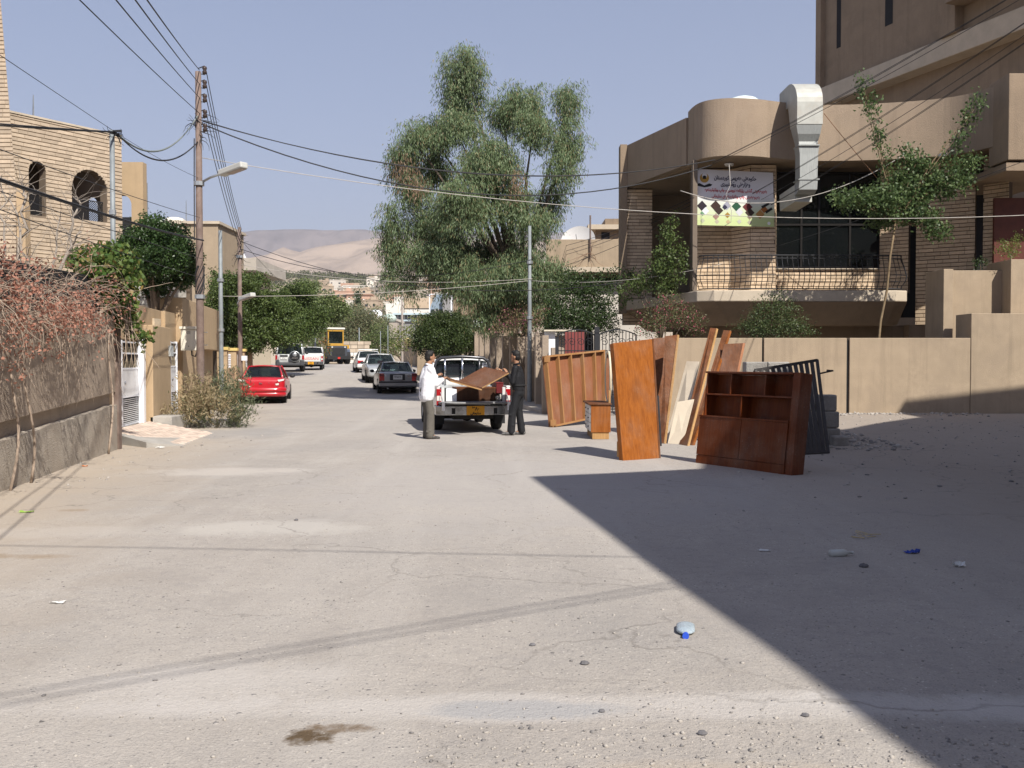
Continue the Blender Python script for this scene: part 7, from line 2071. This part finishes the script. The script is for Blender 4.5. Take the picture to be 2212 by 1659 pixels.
# from second wooden pole across
t3 = Vector((p3b.x, 37, at(0, 520, 37).z))
for (dz, e_, sg, lb) in ((0, (1345, 610, 30), .9, 'dark cable from the farther wooden pole toward the ivy hedge'), (-.3, (1150, 560, 33.2), .8, 'dark cable from the farther wooden pole to the steel pole'), (-.9, (1150, 602, 33.2), .35, 'pale cable from the farther wooden pole to the steel pole'), (.1, (690, 655, 80), .6, 'dark cable from the wooden pole to the far lamp post')):
    wire(t3 + Vector((0, 0, dz)), at(*e_), sg, .011 if dz > -.8 else .009, CABLE if dz > -.8 else CABLE_L, label=lb)
wire(at(478, 640, 31), at(1146, 606, 33.3), .15, .008, CABLE_L, label='pale wire low across the street from the grey steel pole')
wire(at(1146, 606, 33.3), at(1560, 570, 29.0), .25, .008, CABLE_L, label='pale wire from the right steel pole to the balcony railing')
for k, (y0, y1) in enumerate(((500, 455), (512, 462), (520, 470), (545, 480))):
    wire(at(1180, y0+40, 50), at(1500, y1-30, 30.5), .2, .010, label='%s of four thin cables between the eucalyptus and the house corner' % ('uppermost', 'second', 'third', 'lowest')[k], group='cables right of the eucalyptus')
rod = thing('roof_mast', 'rusty mast with coiled wires on the tan parapet', 'mast', at(1275, 545, 45.9))
MB().tube([(0, 0, -.3), (0, 0, 1.75)], .04, 6).build('pipe', POLE_B, rod)
mb = MB()
for k in range(8): wander((0, -.05, -.05), (rs.uniform(-1, 1), -.2, rs.uniform(-1, 1)), 8, .16, .012, .05, .5, mb, rs)
mb.build('wires', M('rusty wire', (.2, .12, .08), .8), rod)
rod = at(1212, 515, 46.2); tag(MB().tube([rod, at(1212, 448, 46.2)], .02, 5).build('antenna_rod', GALV, None), 'thin antenna rod beside the satellite dish', 'antenna')
for px, y0, y1, Y, lb in ((72, 246, 205, 26.5, 'lattice antenna on the brick house roof'), (318, 465, 395, 30, 'short antenna mast behind the ochre arcade wall'), (402, 478, 433, 42.5, 'thin mast on the flat house behind the citrus tree')):
    tag(MB().tube([at(px, y0, Y)-Vector((0, 0, .3)), at(px, y1, Y)], [.03, .012], 5).build('antenna_mast', GALV, None), lb, 'antenna')
tag(MB().tube([at(1575, 355, 28.85), at(1578, 400, 28.8), at(1568, 420, 28.75), at(1580, 455, 28.75), at(1579, 480, 28.8), at(1565, 488, 28.85)], .008, 4).build('loose_cable', CABLE_L, None, smooth=True), 'white cable dangling over the banner', 'cable')
# globe lamp on wall pier
gl = thing('globe_lamp', 'round cream globe lamp on the wall beyond the silver car', 'lamp', at(882, 738, 58))
MB().ell((0, 0, 0), (.26, .26, .26), 16).build('globe', M('cream globe', (.50, .38, .22), .5), gl, smooth=True)
MB().tube([(0, 0, -.24), (0, 0, -.6)], .05, 8).build('stem', IRON, gl)

# cables passing overhead behind the camera; their shadows cross the road
LS = 1/math.tan(SUN_EL)
for (pa, pb_, H_, lb) in (((-6.0, 8.45), (3.2, 7.7), 6.4, 'cable overhead whose single thin shadow crosses the sunny road'), ((-6.2, 2.1), (2.2, 7.63), 6.8, 'cable overhead whose twin shadow runs diagonally across the road')):
    a = Vector((pa[0]-SUN_H.x*H_*LS, pa[1]-SUN_H.y*H_*LS, H_)); b2 = Vector((pb_[0]-SUN_H.x*H_*LS, pb_[1]-SUN_H.y*H_*LS, H_))
    wire(a, b2, .0, .012 if 'single' in lb else .013, label=lb)
    if 'twin' in lb: wire(a+Vector((.05, -.16, 0)), b2+Vector((.05, -.10, .0)), .0, .013, label='second cable of the overhead pair behind the camera')
# ------------------------------------------------------------------ walls and buildings further up on the right
rw2 = thing('garden_wall', 'shaded brown garden wall running on behind the grey and silver cars', 'wall', (-4, 60, 0))
def RX2(y): return RX(52) - .20*(y-52)
for (ya, yb, hh) in ((52.2, 56, 2.0), (56, 61, 1.75), (61, 67, 2.05), (67, 78, 1.7), (78, 92, 1.8)):
    MB().prism([(RX2(ya), ya, -.5), (RX2(yb), yb, -.5), (RX2(yb)+.25, yb, -.5), (RX2(ya)+.25, ya, -.5)], (0, 0, .5+gz(0, (ya+yb)/2)+hh)).build('wall_section', PLASTER, rw2, W=True)
    MB().box((RX2(ya)-.12, ya-.2, -.5), (RX2(ya)+.3, ya+.2, gz(0, ya)+hh+.3)).build('pier', PLASTER, rw2, W=True)
tag(MB().box((at(899, 0, 58.5).x, 58.5, .5), (at(919, 0, 58.5).x, 59.6, at(0, 684, 58.5).z)).build('water_shed', PLASTER, None, bevel=.03), 'plain beige box-shaped shed above the dark clipped tree', 'shed')
bh2 = thing('brown_house', 'brown rendered house with tall piers half hidden behind the eucalyptus', 'house', (-2, 52, 0))
for (a, b2, yt, Y) in ((978, 994, 610, 52), (994, 1010, 655, 51.5), (1010, 1120, 600, 54)):
    boxpart('wall', PLASTER_D, bh2, (at(a, 0, Y).x, Y, 0), (at(b2, 0, Y).x, Y+3, at(0, yt, Y).z), W=True)
boxpart('air_conditioner', WHITE, bh2, (at(1022, 0, 50).x, 50.4, at(0, 705, 50).z), (at(1042, 0, 50).x, 51.2, at(0, 690, 50).z), W=True)
FWHITE = M('far white wall', (.66, .63, .58), .9, .05, .3); FTAN = M('far tan wall', (.46, .36, .26), .9, .08, .3); FBLUE = M('far blue cladding', (.22, .28, .34), .5, .08, .3); FDARK = M('far dark glass', (.035, .04, .045), .3); FGREY = M('far grey wall', (.24, .235, .235), .9, .1, .3)
FA = M('hill house plaster', (.44, .35, .26), .9, .1, .2, obrand=.25); FB = M('hill house pink', (.47, .31, .23), .9, .1, .2, obrand=.2); FC = M('hill house white', (.58, .54, .48), .9, .08, .2, obrand=.15); FD = M('hill house grey', (.33, .29, .25), .9, .1, .2, obrand=.2)
def fbox(name, mat, par_, a, b2, y0, y1, Y, dep):
    return boxpart(name, mat, par_, (at(a, 0, Y).x, Y, at(0, y1, Y).z), (at(b2, 0, Y).x, Y+dep, at(0, y0, Y).z), W=True)
wh = thing('white_hall', 'white gabled hall end beside the tan workshop beyond the street', 'building', at(845, 690, 150))
fbox('wall', FWHITE, wh, 831, 858, 655, 700, 150, 14); fbox('gable', FWHITE, wh, 850, 868, 641, 700, 151, 14)
th_ = thing('tan_workshop', 'long tan workshop wall with a dark eaves line beyond the street', 'building', at(900, 690, 152))
fbox('wall', FTAN, th_, 872, 932, 644, 700, 153, 20); fbox('eaves', FDARK, th_, 872, 930, 666, 668, 152.8, .5); fbox('lower_wall', FWHITE, th_, 872, 932, 668.5, 690, 152.6, .6)
bb_ = thing('glass_office', 'blue-grey clad office with sloping roof behind the workshop', 'building', at(950, 690, 145))
MB().prism([at(926, 676, 145), at(975, 676, 145), at(975, 634, 145), at(944, 634, 145), at(932, 656, 145)], (0, 12, 0)).build('cladding', FBLUE, bb_, W=True)
fbox('window', FDARK, bb_, 930, 953, 668, 675, 144.9, .3); fbox('wall', FGREY, bb_, 955, 978, 640, 700, 144, 8)
for px in (938, 946): fbox('mullion', FWHITE, bb_, px, px+1, 668, 675, 144.7, .15)
sb = thing('glazed_shed', 'low building with a long dark window band below the white hall', 'building', at(885, 705, 130))
fbox('fascia', M('pale blue fascia', (.42, .52, .56), .6), sb, 846, 927, 676, 680, 129.8, 8); fbox('window', FDARK, sb, 848, 925, 680.3, 690, 130, 6); fbox('sill_band', M('pale blue sill', (.36, .44, .48), .6), sb, 846, 927, 690.3, 694, 129.9, 6); fbox('wall', FGREY, sb, 842, 930, 694.3, 730, 130.2, 6)
for k in range(11): fbox('mullion', FGREY, sb, 850+k*7, 850.8+k*7, 680.3, 690, 129.85, .1)
gb = thing('grey_house', 'weathered grey flat-roofed house with white tanks behind the right-hand cars', 'house', at(830, 715, 118))
fbox('wall', FGREY, gb, 806, 850, 692, 730, 118, 9); fbox('roof_slab', FC, gb, 806, 852, 687, 692, 117.6, 10); fbox('window', FDARK, gb, 826, 832, 703, 714, 117.9, .2); fbox('wall', FD, gb, 838, 856, 697, 730, 116, 2)
MB().ell(at(812, 684, 119), (.9, .9, .9), 12).build('water_tank', WHITE, gb, W=True, smooth=True); MB().ell(at(841, 688, 117), (.9, .9, .6), 12).build('water_tank', M('green tank', (.4, .48, .44), .6), gb, W=True, smooth=True)
ff = thing('steel_portal', 'thin white steel portal frame over the wall right of the workshop', 'frame', at(930, 700, 70))
for a, b2 in (((928, 690), (928, 636)), ((975, 690), (975, 634)), ((928, 636), (975, 634))): MB().bar(at(*a, 70), at(*b2, 70), .08, .08).build('post', WHITE, ff, W=True)
# stone wall behind the loader
sw = thing('stone_wall', 'pale stone retaining wall with whitewashed foot behind the loader', 'wall', at(760, 780, 98))
STN = M('rubble stone', (.46, .38, .29), .95, .12, 1.5, .5, 12, obrand=.2); WASH = M('whitewashed stone', (.66, .63, .58), .9, .08, 1.5, obrand=.08)
boxpart('wall', MORTAR, sw, (at(690, 0, 99.0).x, 99.0, 0), (at(790, 0, 99.0).x, 99.6, at(0, 738, 99).z), W=True)
z = 1.0; zt_ = at(0, 737, 99).z; row = 0
while z < zt_-.1:
    x = at(690, 0, 99).x - random.random()*.4
    while x < at(790, 0, 99).x:
        ln = random.uniform(.5, .9); MB().box((x, 98.93+random.uniform(-.03, .02), z), (x+ln-.04, 99.0, z+.34)).build('stone', WASH if z < 2.2 and x > at(745, 0, 99).x else STN, sw, W=True); x += ln
    z += .38; row += 1
# ------------------------------------------------------------------ hillside town
def terr(x, y):
    z = gz(x, y); a = min(1, max(0, (y-140)/400))
    return z + a*(18*noise.noise(Vector((x*.004, y*.004, 1))) + 6*noise.noise(Vector((x*.013, y*.013, 4))))
rs = random.Random(21)
wall_cache = {}
houses = []
tries = 0
while len(houses) < 80 and tries < 6000:
    tries += 1
    Y = 330 + 640*rs.random()**.8; px = rs.uniform(690, 985) if Y > 420 else rs.uniform(740, 860)
    x = at(px, 0, Y).x
    if any(abs(x-h[0]) < (h[2]+9)/2+.5 and abs(Y-h[1]) < 13 for h in houses): continue
    wdt = rs.uniform(8, 15); houses.append((x, Y, wdt))
for i, (x, Y, wdt) in enumerate(houses):
    dep, hgt = rs.uniform(7, 11), rs.choice((3.6, 4.2, 6.4, 7.2))
    mat = rs.choice((FA, FA, FA, FB, FC, FD)); nm = {FA.name: 'tan', FB.name: 'pink', FC.name: 'pale', FD.name: 'grey'}[mat.name]
    z0 = terr(x, Y)-1.5
    st_ = 'single-storey' if hgt < 5 else 'two-storey'
    n = max(2, int(wdt/3.2)); stair = rs.random() < .5; tank = rs.random() < .6
    wins = [[rs.random() > .25 for k in range(n)] for fl_ in range(1 if hgt < 5 else 2)]
    nw = sum(sum(r_) for r_ in wins)
    par_m = rs.choice((FA, FC, mat))
    feat = ('a roof room and a white tank' if tank else 'a roof room') if stair else ('a white roof tank' if tank else 'a bare roof')
    lab = '%s %s hillside house, %d windows, %s, %s parapet' % (nm, st_, nw, feat, {FA.name: 'tan', FB.name: 'pink', FC.name: 'pale', FD.name: 'grey'}[par_m.name])
    t = thing('hillside_house', lab, 'house', (x, Y, z0), R(rs.uniform(-16, 16)), 'houses of the hillside town')
    boxpart('wall', mat, t, (-wdt/2, 0, -2), (wdt/2, dep, hgt+1.5))
    boxpart('parapet', par_m, t, (-wdt/2-.25, -.25, hgt+1.5), (wdt/2+.25, dep+.25, hgt+2.1))
    for fi, row_ in enumerate(wins):
        for k, on_ in enumerate(row_):
            if not on_: continue
            cx = -wdt/2 + wdt*(k+.5)/n; ww = rs.choice((1.2, 1.6, 2.2)); fl_ = (2.6, 5.6)[fi]
            boxpart('window', FDARK, t, (cx-ww/2, -.06, fl_), (cx+ww/2, .02, fl_+1.3))
    if stair: boxpart('stair_room', mat, t, (wdt*.1, dep*.4, hgt+1.5), (wdt*.1+3, dep*.8, hgt+4.0))
    if tank: MB().lathe([(0, 1.2), (.5, 1.1), (.6, .6), (.6, 0)], 10, Matrix.Translation((-wdt*.25, dep*.5, hgt+1.5))).build('water_tank', WHITE, t, smooth=True)
big = thing('pink_block', 'large pinkish flat-roofed block above the cypress on the hillside', 'house', at(775, 660, 560))
fbox('wall', FB, big, 746, 797, 636, 668, 560, 14); fbox('parapet', FB, big, 744, 799, 634, 636, 559, 15)
tree('cypress_tree', 'dark narrow cypress standing in front of the hillside town', 'tree', (at(773, 690, 200).x, 200, -4), [pb(773, 640, 4, 14, 200), pb(773, 660, 6, 20, 200), pb(773, 682, 7, 22, 200), pb(773, 705, 6, 20, 200)], leafmat('cypress leaf', (.025, .05, .02), (.06, .085, .035), .1, .7), 60, 12, .5, .3, .4, .2, (.2, 2), -.6, .6)
# wooded hill above the town
hy, hx = 1350, at(690, 0, 1350).x
m_, nt_, b_ = new_mat('wooded hill earth'); b_.inputs['Base Color'].default_value = (.30, .25, .17, 1); b_.inputs['Roughness'].default_value = 1
gxh = np.linspace(-330, 260, 44); gyh = np.linspace(-300, 300, 24)
def hillz(u, v):
    k = max(0, 1-(abs(u+30)/290)**2.4)*max(0, 1-(v/300)**2)
    return 60 + (at(0, 604, hy).z-60)*k
Vh = np.array([[(hx+u, hy+v, hillz(u, v)) for u in gxh] for v in gyh], np.float32)
I_ = np.arange(len(gxh)*len(gyh)).reshape(len(gyh), len(gxh))
tag(np_mesh('wooded_hill', Vh.reshape(-1, 3), np.stack([I_[:-1, :-1], I_[:-1, 1:], I_[1:, 1:], I_[1:, :-1]], -1).reshape(-1, 4), m_), kind='structure')
Cs = []
for k in range(2600):
    u, v = rs.uniform(-325, 255), rs.uniform(-260, 120)
    z_ = hillz(u, v)
    if z_ < 75: continue
    hh = rs.uniform(5, 10)
    for j in range(16): Cs.append((hx+u+rs.gauss(0, 2.0), hy+v+rs.gauss(0, 2.0), z_+hh*rs.random()**.8))
Cs = np.array(Cs)
V, F = leaf_quads(Cs, rng.normal(size=Cs.shape), rng.uniform(1.6, 3.2, len(Cs)), rng.uniform(1.2, 2.4, len(Cs)), .2)
tag(np_mesh('far_wood', V, F, leafmat('far pine', (.075, .085, .04), (.14, .145, .075), .1, .8)), 'dusty green wood covering the low hill above the town', 'wood', kind='stuff')
Cs = []
for k in range(420):                                      # scattered trees through the town
    Y = rs.uniform(300, 950); x = at(rs.uniform(640, 1010), 0, Y).x; z_ = terr(x, Y)
    hh = rs.uniform(3, 7)
    for j in range(18): Cs.append((x+rs.gauss(0, 1.5), Y+rs.gauss(0, 1.5), z_+hh*rs.random()**.7))
Cs = np.array(Cs)
V, F = leaf_quads(Cs, rng.normal(size=Cs.shape), rng.uniform(.9, 1.8, len(Cs)), rng.uniform(.8, 1.4, len(Cs)), .2)
tag(np_mesh('town_trees', V, F, leafmat('town tree leaf', (.06, .08, .035), (.13, .145, .07), .15, .8)), 'scattered small trees between the hillside houses', 'trees', kind='stuff')
# backdrop greenery beyond the crest of the street
tree('valley_tree', 'wide dusty tree in the dip beyond the stone wall', 'tree', (at(755, 0, 150).x, 150, -1), [pb(*a) for a in ((750,705,40,30,150,0),(790,710,36,28,150,0),(720,690,34,30,150,0),(830,720,26,24,150,0),(760,680,30,18,150,4))], GREEN_O, 40, 14, .8, .35, .34, .18, (.3, 3), .2, .5)

# ------------------------------------------------------------------ gravel, rubble and litter
def stones(n, fx, fy, s0, s1, zoff=0, seed=1):
    r = np.random.default_rng(seed)
    ico = np.array([(0, 0, 1), (.9, 0, .35), (.28, .85, .35), (-.73, .53, .35), (-.73, -.53, .35), (.28, -.85, .35), (.6, .5, -.5), (-.4, .7, -.5), (-.7, -.3, -.5), (.3, -.8, -.5)])
    fc = [(0,1,2),(0,2,3),(0,3,4),(0,4,5),(0,5,1),(1,6,2),(2,6,7),(2,7,3),(3,7,8),(3,8,4),(4,8,9),(4,9,5),(5,9,1),(1,9,6)]
    V, F = [], []
    xs, ys = fx(r, n), fy(r, n)
    for i in range(n):
        s = s0*(s1/s0)**(r.random()**2.2)
        sc_ = np.array([s*r.uniform(.7, 1.5), s*r.uniform(.7, 1.3), s*r.uniform(.4, .8)])
        a = r.uniform(0, 6.28); ca, sa = math.cos(a), math.sin(a)
        P = ico*sc_*(1+.2*r.normal(size=ico.shape)); P = np.stack([P[:, 0]*ca-P[:, 1]*sa, P[:, 0]*sa+P[:, 1]*ca, P[:, 2]], 1)
        z = gz(xs[i], ys[i]) + .018*noise.noise(Vector((xs[i]*.45, ys[i]*.45, 3.1)))
        b = len(V)*len(ico); V.append(P + (xs[i], ys[i], z + s*.22)); F += [(b+a_, b+c_, b+d_) for a_, c_, d_ in fc]
    return np.concatenate(V), np.array(F)
m_, nt_, b_ = new_mat('gravel stone'); g_ = nt_.nodes.new('ShaderNodeNewGeometry')
c_ = _mix(nt_, (.16, .15, .145), (.36, .33, .295), _ramp(nt_, g_.outputs['Random Per Island'], .05, .5)); nt_.links.new(c_, b_.inputs['Base Color']); b_.inputs['Roughness'].default_value = .9
GRAV = m_
V, F = stones(2800, lambda r, n: r.uniform(-3.6, 4.2, n), lambda r, n: 3.0 + 9*r.random(n)**1.8, .003, .011, seed=2)
tag(np_mesh('gravel', V, F, GRAV), 'loose gravel scattered over the dusty road', 'gravel', kind='stuff')
V, F = stones(1100, lambda r, n: r.uniform(-.4, 3.2, n), lambda r, n: r.normal(3.85, .22, n), .004, .013, seed=3)
tag(np_mesh('pebbles', V, F, GRAV), 'band of pebbles along the broken edge of the concrete strip', 'pebbles', kind='stuff')
V, F = stones(1500, lambda r, n: r.uniform(3, 12, n), lambda r, n: r.uniform(11, 25.8, n), .006, .03, seed=4)
tag(np_mesh('alley_gravel', V, F, GRAV), 'stones scattered over the shaded side alley', 'gravel', kind='stuff')
V, F = stones(700, lambda r, n: r.uniform(6.5, 12.5, n), lambda r, n: 25.9 - np.abs(r.normal(0, .5, n)), .01, .05, seed=5)
tag(np_mesh('rubble', V, F, GRAV), 'pale rubble along the foot of the boundary wall', 'rubble', kind='stuff')
V, F = stones(700, lambda r, n: r.uniform(5.2, 7.2, n), lambda r, n: r.uniform(17, 21, n), .01, .06, seed=6)
tag(np_mesh('rubble_heap', V, F, GRAV), 'stones lying around the concrete block stack', 'rubble', kind='stuff')
V, F = stones(260, lambda r, n: r.uniform(-7.4, -5.2, n), lambda r, n: r.uniform(11, 21, n), .006, .03, seed=7)
tag(np_mesh('roadside_grit', V, F, GRAV), 'grit on the bare earth along the garden wall', 'gravel', kind='stuff')
def on(px, py, dz=.0): 
    p = gnd(px, py); return p + Vector((0, 0, dz + .018*noise.noise(Vector((p.x*.45, p.y*.45, 3.1)))))
p = on(1481, 1368); bt_ = thing('plastic_bottle', 'crushed clear plastic bottle with blue cap lying on the sunny road', 'bottle', p, R(-100))
PLAST = M('clear blue plastic', (.36, .43, .48), .25, .1, 30, .6, 60, spec=.6)
mb = MB(); mb.lathe([(0, -.12), (.045, -.12), (.055, -.10), (.055, .02), (.045, .05), (.018, .085), (.016, .11)], 14, Matrix.Translation((0, 0, .018)) @ Matrix.Scale(.38, 4, (0, 0, 1)) @ Matrix.Rotation(R(90), 4, 'Y')); mb.build('body', PLAST, bt_, smooth=True)
MB().lathe([(0, .135), (.019, .135), (.019, .108), (0, .108)], 12, Matrix.Translation((0, 0, .016)) @ Matrix.Rotation(R(90), 4, 'Y')).build('cap', M('blue cap', (.03, .09, .55), .4), bt_)
p = on(1815, 1200); b3 = thing('plastic_bottle', 'empty milky plastic bottle lying in the shade', 'bottle', p, R(10))
MB().lathe([(0, -.09), (.03, -.09), (.032, .03), (.012, .07), (.011, .10), (0, .10)], 12, Matrix.Translation((0, 0, .025)) @ Matrix.Rotation(R(90), 4, 'Y')).build('body', M('milky plastic', (.45, .46, .43), .4), b3, smooth=True)
MB().lathe([(0, .115), (.013, .115), (.013, .098), (0, .098)], 10, Matrix.Translation((0, 0, .025)) @ Matrix.Rotation(R(90), 4, 'Y')).build('cap', M('milky cap', (.5, .5, .48), .4), b3)
def scrap(name, label, cat, px, py, s, mat, seed, flat=.5):
    r = random.Random(seed); p = on(px, py, .004); mb = MB(); n = 5
    P = [[p + Vector(((i/n-.5)*s[0] + r.uniform(-.1, .1)*s[0], (j/n-.5)*s[1] + r.uniform(-.1, .1)*s[1], abs(r.gauss(0, 1))*s[0]*flat*.3)) for i in range(n+1)] for j in range(n+1)]
    mb.grid(P); return tag(mb.build(name, mat, None), label, cat)
PAP = M('litter paper', (.62, .62, .60), .8); scrap('paper_scrap', 'flat white paper scrap in the shade left of the milky bottle', 'paper', 1651, 1188, (.10, .06), PAP, 1, .15)
scrap('blue_wrapper', 'crumpled blue wrapper lying in the shade', 'wrapper', 1968, 1194, (.11, .07), M('blue foil', (.02, .05, .30), .4), 2, .35)
scrap('paper_scrap', 'small white rag right of the blue wrapper', 'paper', 2072, 1225, (.08, .06), PAP, 3, .8)
scrap('green_leaf', 'single green leaf lying on the earth at the left', 'leaf', 58, 1107, (.16, .05), M('fallen leaf', (.22, .36, .06), .6), 4, .2)
scrap('paper_scrap', 'white paper on the earth beside the ramp corner', 'paper', 346, 968, (.16, .07), PAP, 5, .3)
scrap('paper_scrap', 'pale blue bag at the shaded foot of the ramp', 'bag', 314, 963, (.2, .08), M('pale blue bag', (.45, .55, .6), .5), 6, .5)
scrap('paper_scrap', 'white plastic bag on the ramp beside the gate', 'bag', 303, 906, (.3, .16), WHITE, 7, .4)
scrap('orange_peel', 'orange scrap on the earth near the garden wall', 'peel', 183, 1009, (.08, .04), M('orange peel', (.5, .14, .03), .7), 8, .4)
scrap('paper_scrap', 'thin white paper strip on the sunlit road at the left', 'paper', 124, 1305, (.10, .02), PAP, 9, .2)
mb = MB(); rs = random.Random(8)
for k in range(9): a = on(1878+rs.uniform(-18, 18), 1158+rs.uniform(-6, 6), .01); mb.tube([a, a+Vector((rs.uniform(-.15, .15), rs.uniform(-.1, .1), .01))], .004, 4)
tag(mb.build('straw', M('straw', (.48, .38, .22), .9), None), 'small bunch of dry straw in the shaded alley', 'straw')
for k, (px, py, s, lb) in enumerate(((1263, 1436, .032, 'dark stone on the sunlit road left of the crushed bottle'), (1300, 1540, .022, 'small dark stone above the concrete strip'), (1516, 1590, .03, 'dark stone on the concrete strip at the shadow edge'), (1866, 1225, .05, 'pale round stone in the shade below the milky bottle'), (1150, 1395, .024, 'small stone on the tracked part of the sunny road'), (1740, 1550, .025, 'dark stone lying on the pale concrete apron'), (640, 1125, .03, 'dark stone on the road beyond the pale patch'))):
    p = on(px, py); mb = MB(); s *= .6; mb.ell((0, 0, 0), (s*1.3, s, s*.7), 8)
    r = random.Random(k)
    mb.v = [v*(1+r.uniform(-.14, .14)) + p + Vector((0, 0, s*.35)) for v in mb.v]
    tag(mb.build('stone', M('dark stone', (.13, .125, .13), .9, .2, 30), None), lb, 'stone')

# ------------------------------------------------------------------ haze: the dusty valley air
hz = MB().box((-7300, -120, -60), (7300, 7900, 1150)).build('haze', [], None)
hm = bpy.data.materials.new('dusty air'); hm.use_nodes = True
hn = hm.node_tree; hn.nodes.remove(hn.nodes['Principled BSDF'])
pv_ = hn.nodes.new('ShaderNodeVolumePrincipled'); pv_.inputs['Color'].default_value = (.92, .92, .98, 1); pv_.inputs['Density'].default_value = 1.0e-4; pv_.inputs['Anisotropy'].default_value = .2
hn.links.new(pv_.outputs[0], hn.nodes['Material Output'].inputs['Volume'])
hz.data.materials.append(hm)
tag(hz, 'pale dusty air over the whole valley', 'haze', kind='stuff')
